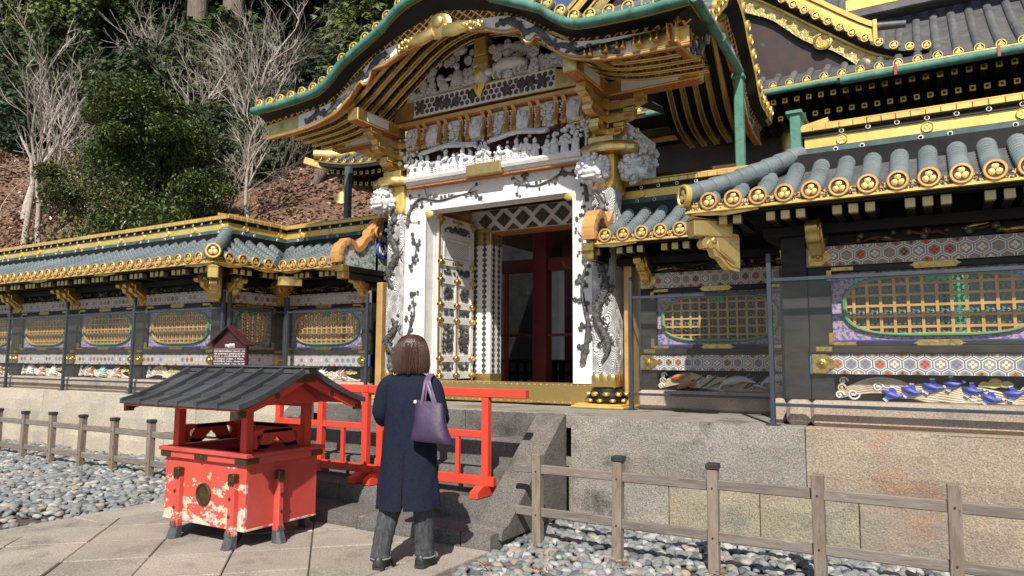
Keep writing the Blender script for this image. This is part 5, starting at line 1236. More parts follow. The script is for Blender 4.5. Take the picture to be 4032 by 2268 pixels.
# ceiling, inner faces, side walls, rear frame
cl = MB(); cl.box(-5.9,-3.2,7.33,8.5,3.62,3.66,0); rr = random.Random(3)
for k in range(120): cl.sph((rr.uniform(-5.6,-3.4),rr.uniform(7.45,8.3),3.61),(rr.uniform(.04,.1),rr.uniform(.04,.1),.03),7,5,1)
gb(cl,'carved_ceiling',[CARVD,WHITEC],None,True,60)
gb(MB().box(-6.1,-5.6,7.34,8.5,3.40,3.62).box(-3.5,-2.95,7.34,8.5,3.40,3.62),'ceiling_cornice',GOLD)
gb(MB().box(-5.98,-5.93,7.345,8.4,1.0,3.4),'side_panel',WHITE); gb(MB().box(-3.12,-3.07,7.345,8.4,1.0,3.4),'side_panel',WHITE)
gb(MB().cbox(-5.9,-3.2,7.42,8.55,PT,1.12,.005),'floor_slab',STEPM)
QF = MB()
for x in (-5.425,-3.40):
    p = gb(MB().cbox(x-.17,x+.17,8.22,8.52,1.12,3.25,.01),'rear_pillar',WHITE); c = MB()
    for j in range(27):
        for i in range(2):
            cx, cz = x-.075+.15*i, 1.28+.073*j
            if cz > 3.18: continue
            for q in range(4): a = math.pi/2*q; c.lathe([(.021,0),(.021,-.005),(.001,-.006)],7,(cx+.016*math.cos(a),8.219,cz+.016*math.sin(a)),'y',0,False)
            for q in range(4): a = math.pi/2*q; c.lathe([(.021,0),(.021,.005),(.001,.006)],7,(x+.171,8.30+.14*i+.016*math.cos(a),cz+.016*math.sin(a)),'x',0,False)
    c.build('dark_quatrefoils',INK,p); MB().cbox(x-.176,x+.176,8.214,8.526,1.12,1.25,.01).build('gilt_shoe',GOLD,p); MB().cbox(x-.176,x+.176,8.214,8.526,3.02,3.26,.01).build('gilt_collar',GOLD,p)
rl_ = gb(MB().cbox(-5.6,-3.2,8.24,8.5,3.20,3.52,.008),'rear_lintel',WHITE); c = MB()
for k in range(7):
    for j, s_ in ((0,1),(1,-1)):
        cx = -5.35+.30*k+.15*j; w, h = .115, .105
        cz = 3.36; c.prism([(cx-w,cz),(cx,cz+h),(cx+w,cz),(cx,cz-h)] if j == 0 else [(cx-w*.8,cz+s_*-.15),(cx,cz-.15+h*.7),(cx+w*.8,cz-.15)],8.228,8.24,'xz') if j == 0 else None
        if j: c.prism([(cx-w*.85,3.215),(cx,3.30),(cx+w*.85,3.215)],8.228,8.24,'xz'); c.prism([(cx-w*.85,3.505),(cx,3.42),(cx+w*.85,3.505)],8.228,8.24,'xz')
c.build('dark_diamond_inlay',INK,rl_); MB().box(-5.6,-3.2,8.23,8.5,3.185,3.199).build('vermilion_strip',CRED,rl_)
# door leaves folded inwards
def leaf(x, side):
    y0, y1 = 7.34, 8.14; xo = x+.03*side
    d = gb(MB().cbox(x-.03,x+.03,y0,y1,1.18,3.31,.006),'door_leaf',WHITE); rr = random.Random(2)
    fx = lambda a: (xo, xo+a*side) if side > 0 else (xo+a*side, xo)
    g_ = MB(); i_ = MB(); w_ = MB()
    def bx(b, ya, yb, za, zb, a): lo, hi = fx(a); b.cbox(lo,hi,ya,yb,za,zb,.003)
    for ya, yb in ((y0,y0+.07),(y1-.07,y1),(7.70,7.78)):
        bx(w_,ya,yb,1.18,2.42 if ya == 7.70 else 3.31,.012)
    for za, zb in ((1.18,1.27),(1.40,1.49),(1.90,1.99),(2.10,2.19),(2.42,2.52),(2.66,2.74),(3.03,3.10),(3.22,3.31)): bx(w_,y0,y1,za,zb,.016)
    w_.build('door_stiles',WHITE,d)
    def foliage(ya, yb, za, zb, n):
        for k in range(n): i_.sph((xo+.004*side,rr.uniform(ya+.02,yb-.02),rr.uniform(za+.015,zb-.015)),(.010,rr.uniform(.012,.032),rr.uniform(.012,.034)),6,5)
        for k in range(n//6): y, z = rr.uniform(ya+.03,yb-.03), rr.uniform(za+.03,zb-.03); flower(i_,(xo+.012*side,y,z),.035,0,6,'x')
    for ya, yb in ((y0+.09,7.69),(7.79,y1-.09)):
        foliage(ya,yb,1.50,1.89,60); foliage(ya+.02,yb-.02,2.21,2.40,34); foliage(ya,yb,2.0,2.09,16); foliage(ya,yb,1.28,1.39,16)
    foliage(y0+.09,y1-.09,2.54,2.65,40); foliage(y0+.09,y1-.09,3.11,3.21,40)
    i_.build('dark_floral_carving',INK,d,None,True,60)
    lo, hi = fx(.010); MB().box(lo,hi,y0+.12,y1-.12,2.78,2.99).build('meander_panel',MEAND,d)
    fr_ = MB(); 
    for ya, yb, za, zb in ((y0+.085,y1-.085,2.745,2.775),(y0+.085,y1-.085,2.995,3.025),(y0+.085,y0+.115,2.776,2.994),(y1-.115,y1-.085,2.776,2.994)): lo, hi = fx(.022); fr_.cbox(lo,hi,ya,yb,za,zb,.004)
    fr_.build('panel_frame',WHITE,d)
    for zc in (1.225,1.445,1.945,2.145,2.47,2.70,3.265):
        for yc in (y0+.035,7.74,y1-.035):
            if zc > 2.6 and yc == 7.74: w, h = .13, .03
            else: w, h = .075, .055
            lo, hi = fx(.024); g_.cbox(lo,hi,yc-w*.62,yc+w*.62,zc-h*.62,zc+h*.62,.004); g_.sph((xo+.024*side,yc,zc),(.010,.03,.03),7,5); g_.sph((xo+.016*side,yc-w*.8,zc),(.010,.025,.022),6,5); g_.sph((xo+.016*side,yc+w*.8,zc),(.010,.025,.022),6,5); g_.sph((xo+.016*side,yc,zc-h),(.010,.02,.03),6,5); g_.sph((xo+.016*side,yc,zc+h),(.010,.02,.03),6,5)
    lo, hi = fx(.018); g_.box(lo,hi,y0-.012,y0+.012,1.2,3.3); g_.box(lo,hi,7.728,7.752,1.2,2.42)
    g_.build('gilt_door_fittings',GOLD,d,None,True,35)
leaf(-5.52,1); leaf(-3.47,-1)
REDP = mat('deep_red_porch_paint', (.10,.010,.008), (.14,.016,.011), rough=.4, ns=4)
GLASS2 = glassmat('porch_glass', (.85,.87,.88), 0.0)
# ------------------------------------------------------------------ worship hall behind the gate
hall = thing('worship_hall', 'large black and gold worship hall with tiled roof rising behind the walls', 'hall', (-4.65, 14.2, PT)); HM = T(4.65,-14.2,-PT)
def hb(b, name, mats, parent=None, smooth=False, ang=40): return b.build(name, mats, parent or hall, HM if parent is None else None, smooth, ang)
HY = 12.5; HX0, HX1 = -13.25, 3.95
hz = lambda t: 6.16 + .62*t + .055*t*t                      # roof height, t metres in from the eave
lift = lambda x: .30*max(0, (abs(x+4.65)-6.6)/2.0)**2       # upturned corners
b = MB(); rows = []
for j in range(22):
    t = 4.6*j/21; rows.append([(lerp(HX0+.0+t*.0,HX1,i/60), HY+t, hz(t)+lift(lerp(HX0,HX1,i/60))*max(0,1-t/3)) for i in range(61)])
b.grid(rows); hr = hb(b,'main_roof',TILED,None,True,60)
hb(MB().strip([r for r in rows[-1]],[(p[0],HY+9.2,6.2) for p in rows[-1]]),'rear_roof',TILED)
def hroll(x):
    key = 'hroll'
    if key not in CACHE:
        K = 7; rr_ = []
        for c in range(40):
            for tt, r in ((4.5*c/40,.066),(4.5*(c+.94)/40,.060)): rr_.append([(r*math.cos(q),HY+tt,hz(tt)+.02+r*math.sin(q)) for q in [math.pi*(-.05+1.1*k/(K-1)) for k in range(K)]])
        CACHE[key] = MB().grid(rr_).mesh('roll_tile',TILED,True,30)
    place('roll_tile',CACHE[key],hr,T(x,0,lift(x))); place('eave_disc',disc_mesh(.075,GOLD,'hdisc'),hr,T(x,HY-.012,hz(0)+.015+lift(x)))
x = -13.1
while x < 3.9: hroll(x); x += .272
def hraft(): 
    if 'hraft' not in CACHE: CACHE['hraft'] = MB().box(-.04,.04,.012,1.3,-.042,.042,0).cbox(-.046,.046,0,.014,-.048,.048,.006,1).box(-.02,.02,-.003,.0,-.02,.02,0).mesh('rafter',[BLACK,BRASS])
    return CACHE['hraft']
for row, (yy, zz) in enumerate(((HY+.14,5.93),(HY+.50,5.74))):
    x = -13.0+.05*row
    while x < 3.8:
        if x < -8.6 or x > -3.6: place('rafter',hraft(),hall,HM @ T(x,yy,zz+lift(x)))
        x += .192
SE = [lerp(HX0,HX1,i/60) for i in range(61)]
hb(MB().strip([(x,HY+.02,6.06+lift(x)) for x in SE],[(x,HY+1.5,5.86+lift(x)*.3) for x in SE]),'eave_soffit',BLACK)
hb(MB().strip([(x,HY,6.02+lift(x)) for x in SE],[(x,HY-.02,6.13+lift(x)) for x in SE]),'eave_board',BLACKW); hb(MB().strip([(x,HY-.025,6.10+lift(x)) for x in SE],[(x,HY-.025,6.14+lift(x)) for x in SE]),'gilt_eave_lip',GOLD)
hb(MB().tube([(-1.15,HY-.09,6.02),(3.9,HY-.09,6.02)],.07,9),'copper_gutter',COPPER,None,True,60); hb(MB().tube([(-4.5,HY-.03,6.06),(-1.2,HY-.03,6.06)],.05,8),'copper_gutter',COPPER,None,True,60)
for x in (-.35,1.0,2.3): hb(MB().beam((x,HY-.17,5.93),(x,HY-.16,6.10),.04,.02),'gutter_strap',REDD)
HWALL = mat('painted_dark_wall', (.020,.010,.009), (.045,.020,.016), rough=.5, ns=3, third=((.05,.06,.075), 5, .60, .66))
hb(MB().box(-12.2,2.9,13.95,14.2,4.3,5.9),'painted_frieze_wall',HWALL)
for x0, x1 in ((-12.2,-6.3),(-3.1,2.9)):
    hb(MB().box(x0,x1,14.0,14.2,PT-.5,4.3),'lower_wall',BLACK)
for x in (-12.1,-9.6,-7.1,-2.2,.35,2.8): hb(MB().lathe([(.16,PT),(.16,5.75)],14,(x,13.9,0)),'hall_column',GREEN if x == .35 else GOLD,None,True,60)
CL1 = mat('painted_cloud_green', (.05,.085,.06), (.09,.10,.07), rough=.6, ns=8); CL2 = mat('painted_cloud_red', (.11,.03,.025), (.06,.05,.06), rough=.6, ns=8)
for k in range(14):
    c = MB(); cloud(c, 0, 0, .20, 0); c.build('painted_cloud', CL1 if k % 2 else CL2, hall, HM @ T(-2.6+.42*k, 13.94, 5.15+.14*(k % 3)))
DORM = mat('gilt_gable_board', (.62,.47,.18), (.36,.28,.12), rough=.4, metal=.7, ns=9, bump=.01, bs=26)
# dormer gable over the centre
GPX = [(0,9.9),(.8,9.15),(1.6,8.45),(2.4,7.85),(3.2,7.20),(3.9,6.66),(4.4,6.42),(4.75,6.36)]
cv = [(p.x,p.y) for p in smooth_curve([(a,z,0) for a, z in GPX],5)]
for s_ in (-1,1):
    X = lambda a: -4.65+s_*a
    hb(MB().strip([(X(a),12.95,z-.02) for a,z in cv],[(X(a),12.95,z-.34+.04*math.sin(a*6)) for a,z in cv]),'dormer_gable_board',DORM)
    hb(MB().tube([(X(a),12.93,z-.03) for a,z in cv],.03,6),'gilt_board_edge',GOLDY,None,True,60)
    hb(MB().strip([(X(a),12.80,z+.06) for a,z in cv],[(X(a),16.6,z+.10) for a,z in cv]),'dormer_roof',TILED,None,True,60)
    hb(MB().strip([(X(a),12.80,z+.06) for a,z in cv],[(X(a),12.93,z-.03) for a,z in cv]),'dormer_soffit',BLACK)
    acc = .1; tot = 0
    dr = hall.children[-2]
    for (a,z),(a2,z2) in zip(cv,cv[1:]):
        l = math.hypot(a2-a,z2-z); ang = math.atan2(z2-z,(a2-a)*s_)
        while acc <= tot+l:
            q = (acc-tot)/l; u, zz = lerp(a,a2,q), lerp(z,z2,q); M_ = T(X(u),12.78,zz+.13) @ RY(-ang if s_ > 0 else -ang)
            if 'drroll' not in CACHE: CACHE['drroll'] = MB().lathe([(.062,0),(.062,.5)],9,(0,0,0),'y').mesh('roll_tile',TILED,True,50)
            place('roll_tile',CACHE['drroll'],dr,M_); place('eave_disc',disc_mesh(.07,GOLDY,'ddisc'),dr,M_ @ T(0,-.01,0)); acc += .235
        tot += l
    RD = [(a,z) for a,z in cv if a < 4.05]
    g_ = MB()
    for (o, w, h, m_) in ((.22,.34,.12,0),(.35,.28,.12,1),(.48,.34,.10,0)):
        A_ = [(X(a),13.08-w/2,z+o-h/2) for a,z in RD]; B_ = [(X(a),13.08-w/2,z+o+h/2) for a,z in RD]; C_ = [(X(a),13.08+w/2,z+o+h/2) for a,z in RD]
        g_.strip(A_,B_,m_); g_.strip(B_,C_,m_)
    e_ = RD[-1]; g_.box(X(e_[0])-.03,X(e_[0])+.03,12.88,13.28,e_[1]+.14,e_[1]+.56,0)
    hb(g_,'gilt_rake_ridge',[RTILE,GOLDY])
    hb(MB().tube([(X(e_[0]-.5),13.05,e_[1]+.72),(X(e_[0]),13.05,e_[1]+.50),(X(e_[0]+.45),13.05,e_[1]+.44)],[.07,.07,.06],10),'rake_end_roll',TILED,None,True,50)
    hb(MB().lathe([(.16,-.01),(.16,-.03),(.12,-.04),(.11,-.025),(.001,-.025)],18,(X(3.2),12.95,6.98),'y',0,False),'gable_crest',BRASS,None,True,40)
DT = MB(); DT.prism([(-4.65-a,z-.3) for a,z in cv[::-1]]+[(-4.65+a,z-.3) for a,z in cv[1:]]+[(-4.65+4.7,6.2),(-4.65-4.7,6.2)],13.05,13.1,'xz'); hb(DT,'dormer_wall',HWALL)
hb(MB().cbox(-12.6,3.3,17.0,17.5,9.5,9.72,.02),'main_ridge_base',TILED); hb(MB().cbox(-12.6,3.3,16.98,17.52,9.72,10.0,.02),'main_ridge_band',GOLDY); hb(MB().cbox(-12.6,3.3,16.95,17.55,10.0,10.15,.02),'main_ridge_cap',RTILE)
hb(MB().cbox(-1.2,3.3,14.35,14.75,8.05,8.30,.02),'upper_ridge_band',GOLDY); hb(MB().cbox(-1.2,3.3,14.33,14.72,7.90,8.05,.02),'upper_ridge_base',TILED)
# corner hip of the left end with its hanging bell
hp = [tuple(p) for p in smooth_curve([(-13.25,12.42,6.45),(-12.6,13.0,6.52),(-11.9,13.7,6.95),(-11.0,14.6,7.7)],5)]
hb(MB().tube([(p[0],p[1],p[2]+.10) for p in hp],.13,8),'hip_ridge',GOLDY,None,True,60); hb(MB().tube([(p[0],p[1],p[2]+.28) for p in hp[2:]],.10,8),'hip_ridge_cap',RTILE,None,True,60)
hb(MB().beam((-13.45,12.30,6.40),(-12.6,13.1,6.10),.13,.16),'corner_rafter',GOLD)
hb(MB().lathe([(.02,5.92),(.06,5.90),(.10,5.84),(.115,5.72),(.14,5.62),(.15,5.58)],14,(-12.75,12.95,-.25)).tube([(-12.75,12.95,5.65),(-12.75,12.95,6.0)],.012,5),'wind_bell',GOLDY,None,True,50)

# ------------------------------------------------------------------ dark porch between the gate and the hall
po = thing('vermilion_porch', 'dark red framed glazed porch seen through the open gate', 'porch', (-4.8,10.2,PT)); OM = T(4.8,-10.2,-PT)
def ob(b, name, mats, parent=None, smooth=False): return b.build(name, mats, parent or po, OM if parent is None else None, smooth)
ob(MB().box(-7.3,-2.0,8.6,13.9,PT-.05,1.02),'porch_floor',GRANITE); ob(MB().box(-7.5,-1.9,8.75,13.9,3.78,3.86),'porch_ceiling',CARVD)
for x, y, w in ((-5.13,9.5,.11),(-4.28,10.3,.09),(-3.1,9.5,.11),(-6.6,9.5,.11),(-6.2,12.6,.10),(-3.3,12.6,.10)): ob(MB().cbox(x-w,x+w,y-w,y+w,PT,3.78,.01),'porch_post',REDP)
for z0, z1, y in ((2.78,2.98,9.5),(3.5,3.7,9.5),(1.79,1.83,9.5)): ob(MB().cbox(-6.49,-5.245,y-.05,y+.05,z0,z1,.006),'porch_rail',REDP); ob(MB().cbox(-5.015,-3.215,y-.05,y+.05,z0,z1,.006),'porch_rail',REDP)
ob(MB().cbox(-5.80,-5.74,9.47,9.53,1.03,2.78,.005),'glazing_bar',REDD)
for x0, x1 in ((-6.48,-5.81),(-5.73,-5.25)): ob(MB().box(x0,x1,9.496,9.504,1.84,2.77),'glass_pane',GLASS2)
rd = ob(MB().box(-7.2,-2.0,13.2,13.3,1.0,3.78),'hall_doors',BLACK)
st_ = MB().cbox(-.028,.028,-.008,0,-.028,.028,.004).mesh('door_stud',PGREYV)
for i in range(24):
    for j in range(13): place('door_stud',st_,rd,T(-7.0+.20*i,13.2,2.05+.105*j))
for k, x in enumerate((-6.8,-6.05,-5.4,-4.6)):
    for z in (2.0,2.75,3.45): ob(MB().cbox(x-.13,x+.13,13.17,13.2,z-.05,z+.05,.02),'gilt_door_plate',GOLD)
ob(MB().cbox(-7.2,-2.0,13.05,13.19,1.45,1.72,.01),'gilt_door_sill',GOLD)
ob(MB().cbox(-6.05,-5.85,11.5,11.7,1.02,3.3,.01),'white_post',WHITE)
ob(MB().lathe([(.10,1.02),(.16,1.3),(.13,1.5),(.15,1.75),(.10,1.95),(.13,2.1),(.05,2.25),(.02,2.35)],14,(-5.35,12.2,0)),'gilt_finial',GOLDY,None,True)
for k in range(7): ob(MB().beam((-4.9+.14*k,12.4,1.3+.22*k),(-4.78+.14*k,12.4,1.55+.22*k),.10,.06),'stair_rail_baluster',BLACKW)
def bench(x0, x1, y, h):
    t = thing('black_bench', 'low black wooden bench on the porch floor behind the gate', 'bench', ((x0+x1)/2,y,1.02), 0, 'black benches inside the porch'); m_ = (x0+x1)/2; l = (x1-x0)/2
    MB().cbox(-l,l,-.18,.18,h-.05,h,.005).build('bench_top',BLACK,t)
    for i in range(4):
        x = lerp(-l+.05,l-.05,i/3)
        for yy in (-.14,.14): MB().box(x-.025,x+.025,yy-.025,yy+.025,0,h-.05).build('leg',BLACK,t)
    MB().box(-l+.05,l-.05,-.02,.02,h*.4,h*.4+.04).build('stretcher',BLACK,t)
bench(-6.4,-5.3,10.4,.42); bench(-5.0,-3.9,10.9,.52); bench(-6.3,-5.3,11.1,.42)
# corridor roof far to the left behind the long wall
cr = thing('corridor_roof', 'grey ridged corridor roof behind the far end of the long left wall', 'roof', (-24,12,0))
MB().prism([(10.9,3.9),(12.4,4.75),(13.9,3.9),(13.9,3.8),(10.9,3.8)],-34,-20.5,'yz').build('roof_slope',TILED,cr,T(24,-12,0))
for k in range(3): MB().tube([(-34,12.0-.35*k,4.62-.2*k),(-20.45,12.0-.35*k,4.62-.2*k)],.06,7).build('roll_tile',TILE,cr,T(24,-12,0),True)
MB().box(-34,-20.6,11.3,13.5,.5,3.8).build('corridor_wall',BLACK,cr,T(24,-12,0))
# ------------------------------------------------------------------ wooded hillside
def hillz(x, y):
    a = min(1., max(0., (-x-9)/6.)); a = a*a*(3-2*a)
    z = .75*max(0, y-9.0) + .35*max(0, -x-14)*min(1., max(0., (y-8.)/4.))
    if z > 11: z = 11+(z-11)*.2
    return -.15 + a*(z + (.22*math.sin(x*.9+y*.4)+.15*math.sin(x*.37-y*1.3))*min(1,z*.5))
LITT = mat('leaf_litter', (.155,.085,.052), (.085,.048,.032), rough=.95, ns=7, nd=10, bump=.05, bs=14, third=((.26,.165,.11), 10, .52, .62))
b = MB(); NX, NY = 90, 60
b.grid([[(lerp(-95,8,i/NX), lerp(8.6,80,(j/NY)**1.5), hillz(lerp(-95,8,i/NX), lerp(8.6,80,(j/NY)**1.5))) for i in range(NX+1)] for j in range(NY+1)])
hill = struct(b.build('hillside', LITT, None, None, True, 180))
def camray(px, py, d):                 # point at distance d along the view through a picture position (2576 x 1449 grid)
    v = _f*1786. + _r2*(px-1288.) + _u2*(724.5-py); v.normalize(); return Vector((0,0,CAMH)) + v*d
def onhill(px, d):                     # foot of something seen in column px, d metres out
    v = _f*1786. + _r2*(px-1288.); v.z = 0; v.normalize(); x, y = v.x*d, v.y*d; return Vector((x, y, hillz(x, y)))
# fallen leaves
FLM = [mat('fallen_leaf_'+n, a, c, rough=.7, ns=20) for n, a, c in (('brown',(.27,.15,.095),(.19,.10,.06)),('pale',(.50,.36,.26),(.38,.26,.18)),('dark',(.10,.055,.035),(.14,.075,.045)))]
def leafquads(P, size, rng, tilt=.5, asp=.55):
    n = len(P); a = rng.uniform(0,2*np.pi,n); s = size*rng.uniform(.6,1.3,n); t1 = rng.normal(0,tilt,n); t2 = rng.normal(0,tilt,n)
    u = np.stack([np.cos(a),np.sin(a),t1],1); w = np.stack([-np.sin(a),np.cos(a),t2],1); u /= np.linalg.norm(u,axis=1)[:,None]; w /= np.linalg.norm(w,axis=1)[:,None]
    U = u*s[:,None]; W = w*(s*asp)[:,None]
    V = np.stack([P-U, P-W*.9+U*.1, P+U, P+W*.9+U*.1],1).reshape(-1,3); F = np.arange(4*n).reshape(n,4); return V, F
rg = np.random.default_rng(5); pts = []
for (pa, pb, da, db, n) in ((-60,330,27,50,15000),(640,1000,22,44,9000)):
    for _ in range(n):
        p = onhill(rg.uniform(pa,pb), rg.uniform(da,db)); pts.append((p.x,p.y,p.z+.03*rg.random()+.01))
V, F = leafquads(np.array(pts), .10, rg, .6)
stuff(tag(place('fallen_leaves', npmesh('fallen_leaves', V, F, FLM, False, rg.integers(0,3,len(F)))), 'dry brown leaves strewn over the hillside behind the walls', 'leaves'))
# --- cedars
BARK = mat('cedar_bark', (.20,.155,.13), (.115,.085,.07), rough=.9, ns=5, nd=8, stretch=(3,3,.35), lo=.35, hi=.65, bump=.03, bs=16, third=((.30,.255,.225), 4, .52, .7))
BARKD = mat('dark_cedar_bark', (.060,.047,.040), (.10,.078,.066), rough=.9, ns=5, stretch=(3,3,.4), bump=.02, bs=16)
def leafmat(name, a, b_, rough=.55, per=.12): 
    m = mat(name, a, b_, rough=rough, ns=.9, nd=4, lo=.3, hi=.7, per=per, spec=.35); return m
CEDG = leafmat('cedar_foliage', (.038,.060,.020), (.060,.085,.026)); CEDD = leafmat('shaded_cedar_foliage', (.020,.034,.015), (.034,.052,.020)); CEDL = leafmat('sunlit_cypress_foliage', (.085,.115,.030), (.125,.145,.040)); CEDB = leafmat('bronzed_cedar_foliage', (.085,.075,.022), (.06,.07,.02))  # dark cedar tone has the wood's self-shadow put into its colour
def crown_mesh(key, h, r, n, m, seed, shape='cone', spray=.34):
    if key in CACHE: return CACHE[key]
    g_ = np.random.default_rng(seed); V = []; F = []; o = 0; nb = n//26
    for _ in range(nb):                       # boughs
        u = g_.random(); z = h*u; rr = r*(1-u)**.75+.35 if shape == 'cone' else r*math.sqrt(max(.05,1-(2*u-1)**2))
        a = g_.uniform(0,6.283); L = rr*g_.uniform(.55,1.08); droop = g_.uniform(.15,.5)
        k = 26; q = np.sqrt(g_.random(k)); P = np.stack([np.cos(a)*L*q, np.sin(a)*L*q, z-droop*L*q**2], 1) + g_.normal(0,.13+.08*L,(k,3))*np.array([1,1,.55])
        d = np.stack([np.cos(a+g_.normal(0,.6,k)), np.sin(a+g_.normal(0,.6,k)), -.25-g_.random(k)*.9],1); d /= np.linalg.norm(d,axis=1)[:,None]
        s = np.cross(d, g_.normal(size=(k,3))); s /= np.linalg.norm(s,axis=1)[:,None]; l = spray*g_.uniform(.6,1.4,k)
        for c in range(3):                    # three fingers to a spray
            dd = d + s*(c-1)*.45; w = l*.13
            A = P + s*w[:,None]*.5; B = P - s*w[:,None]*.5; M_ = P + dd*(l*.55)[:,None]; C1 = M_ + s*w[:,None]*.9; C2 = M_ - s*w[:,None]*.9; E_ = P + dd*l[:,None]
            V.append(np.stack([A,B,C2,C1],1).reshape(-1,3)); F.append(np.arange(4*k).reshape(k,4)+o); o += 4*k
            V.append(np.stack([C1,C2,E_,E_+s*w[:,None]*.1],1).reshape(-1,3)); F.append(np.arange(4*k).reshape(k,4)+o); o += 4*k
    CACHE[key] = npmesh(key, np.vstack(V), np.vstack(F), m); return CACHE[key]
def trunk_mesh(key, h, r0, r1, m, seed, lean=.0, n=12):
    if key in CACHE: return CACHE[key]
    g_ = random.Random(seed); b = MB(); P = []; Rr = []
    for k in range(15):
        u = k/14; P.append((lean*h*u+.12*math.sin(u*5+seed), .10*math.sin(u*4+seed*2), h*u-.4)); Rr.append(lerp(r0,r1,u)*(1+.35*math.exp(-u*14)))
    b.tube(P, Rr, n)
    for k in range(18):
        u = g_.uniform(.3,.95); a = g_.uniform(0,6.28); l = g_.uniform(.3,1.6); z = h*u
        b.tube([(lean*h*u,0,z),(lean*h*u+l*.6*math.cos(a),l*.6*math.sin(a),z-.05*l),(lean*h*u+l*math.cos(a),l*math.sin(a),z-.3*l)],[.06,.035,.012],5)
    CACHE[key] = b.mesh(key, m, True, 60); return CACHE[key]
def tree(name, label, foot, trunk, crowns, group=None, rz=0, s=1):
    t = thing(name, label, 'tree', foot, rz, group); t.scale = (s,s,s)
    place('trunk', trunk, t)
    for i, (cm, M) in enumerate(crowns): place('crown', cm, t, M)
    return t
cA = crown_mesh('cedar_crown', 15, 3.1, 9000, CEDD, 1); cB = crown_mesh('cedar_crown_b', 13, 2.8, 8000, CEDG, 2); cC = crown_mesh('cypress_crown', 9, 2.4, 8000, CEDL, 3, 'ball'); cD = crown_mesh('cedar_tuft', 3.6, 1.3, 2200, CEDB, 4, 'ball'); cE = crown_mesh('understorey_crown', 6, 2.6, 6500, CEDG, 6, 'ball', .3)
cF = crown_mesh('cypress_tuft', 4.2, 2.0, 4200, CEDL, 8, 'ball', .3)
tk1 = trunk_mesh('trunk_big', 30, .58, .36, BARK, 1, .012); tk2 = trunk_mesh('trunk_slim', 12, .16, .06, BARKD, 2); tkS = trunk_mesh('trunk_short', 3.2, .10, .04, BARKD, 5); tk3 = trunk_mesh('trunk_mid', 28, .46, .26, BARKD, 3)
def cz(px, py, d, foot): return CAMH + d*(905.-py)/1786. - foot.z          # height above the foot of something seen at row py
# the two pale trunks standing out of the dark wood
tree('cedar_tree', 'tall pale cedar trunk rising behind the glossy evergreen shrub', onhill(455,40), tk1, [(cB, T(.4,.3,21))])
tree('cedar_tree', 'tall pale cedar trunk with a bronzed tuft of foliage among bare white branches', onhill(545,35), tk1, [(cD, T(.9,-.3,9.6)), (cB, T(.4,.2,19))], None, 1.2, .92)
dark = [(375,50,tk3),(612,46,tk3),(655,52,tk3),(690,50,tk3),(318,54,tk3),(130,52,tk3),(515,54,tk3)]
for i, (px, d, tk) in enumerate(dark):
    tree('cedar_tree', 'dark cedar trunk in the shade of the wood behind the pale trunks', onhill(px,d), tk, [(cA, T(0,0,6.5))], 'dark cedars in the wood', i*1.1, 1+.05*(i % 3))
# dense dark wood farther up
k = 0
for row, (d, step, off) in enumerate(((46,70,0),(54,78,35),(62,86,15))):
    px = -260+off
    while px < 1080:
        if not 690 < px < 800 and not (-45 < px < 25 and row != 1):
            f0 = onhill(px+random.uniform(-20,20), d+random.uniform(-3,3))
            tree('cedar_tree', 'dense dark cedar crown filling the wood far up the hillside', f0, tk2, [((cA,cB)[k % 3 == 0], T(0,0,.6)), (cA, T(.3,0,7)), (cA, T(0,.4,14))], 'cedar crowns of the far wood', random.uniform(0,6), random.uniform(.9,1.15))
            k += 1
        px += step
for i, (px, py, d, sc_) in enumerate(((110,90,36,.55),(190,60,39,.55),(250,40,38,.42),(15,150,41,.42))):
    f0 = onhill(px,d); tree('cypress_tree', ('light green cypress with drooping sprays above the bare trees at the wood edge','yellowish green cypress standing beside the dark cedars','pale green cypress crown high over the evergreen shrub','green cypress at the far edge of the wood')[i], f0, tk2, [(cC, T(0,0,(cz(px,py,d,f0)/sc_-4.5))), (cE, T(.5,0,(cz(px,py,d,f0)/sc_-8.)))], None, i*2., sc_)
f0 = onhill(905,31); h0 = cz(905,50,31,f0); tree('cypress_tree', 'bright yellow green cypress overhanging the gate roof ridge tiles', f0, tk2, [(cF, T(0,0,h0-2.6)), (cF, T(1.3,.4,h0-4.2)), (cC, T(.5,.5,h0+.2))], None, 0, 1.)
f0 = onhill(812,38); h0 = cz(812,120,38,f0); tree('cypress_tree', 'slender dark cypress beside the patch of sky near the gate roof', f0, tk2, [(cE, T(0,0,h0-5)),(cE, T(.6,0,h0-9))], None, 1, 1.)
for i, (px, d, s_) in enumerate(((330,38,.8),(400,40,.8),(265,42,.8),(60,44,.8),(500,43,.7),(120,34,.5),(680,29,.40),(610,40,.6),(210,34,.6),(740,40,.5),(150,44,.9),(575,44,.8),(440,46,.9),(-20,45,.8))):
    tree('young_cedar', 'young green cedar in the undergrowth below the tall trunks', onhill(px,d), tkS, [(cE, T(0,0,.2))], 'young cedars in the undergrowth', i*1.7, s_)
cG = crown_mesh('undergrowth_crown', 5, 2.3, 6000, CEDD, 12, 'ball', .30)
i = 0
for px in range(-120, 1010, 34):
    want = 485 if px < 300 else 475 if px > 640 else 540
    d = 20.
    while d < 46:
        f0 = onhill(px, d)
        if 905-1786*(f0.z-CAMH)/d <= want + 14*math.sin(px*.05): break
        d += .5
    for q in range(3):
        f0 = onhill(px+random.uniform(-14,14), d+1.5+q*4.2+random.uniform(-1,1)); s_ = (.5,.75,1.0)[q]*random.uniform(.8,1.2)
        if 690 < px < 800 and q == 2: continue
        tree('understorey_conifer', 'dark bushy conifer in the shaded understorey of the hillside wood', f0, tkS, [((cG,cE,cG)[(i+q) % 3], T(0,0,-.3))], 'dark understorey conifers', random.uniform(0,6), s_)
    i += 1
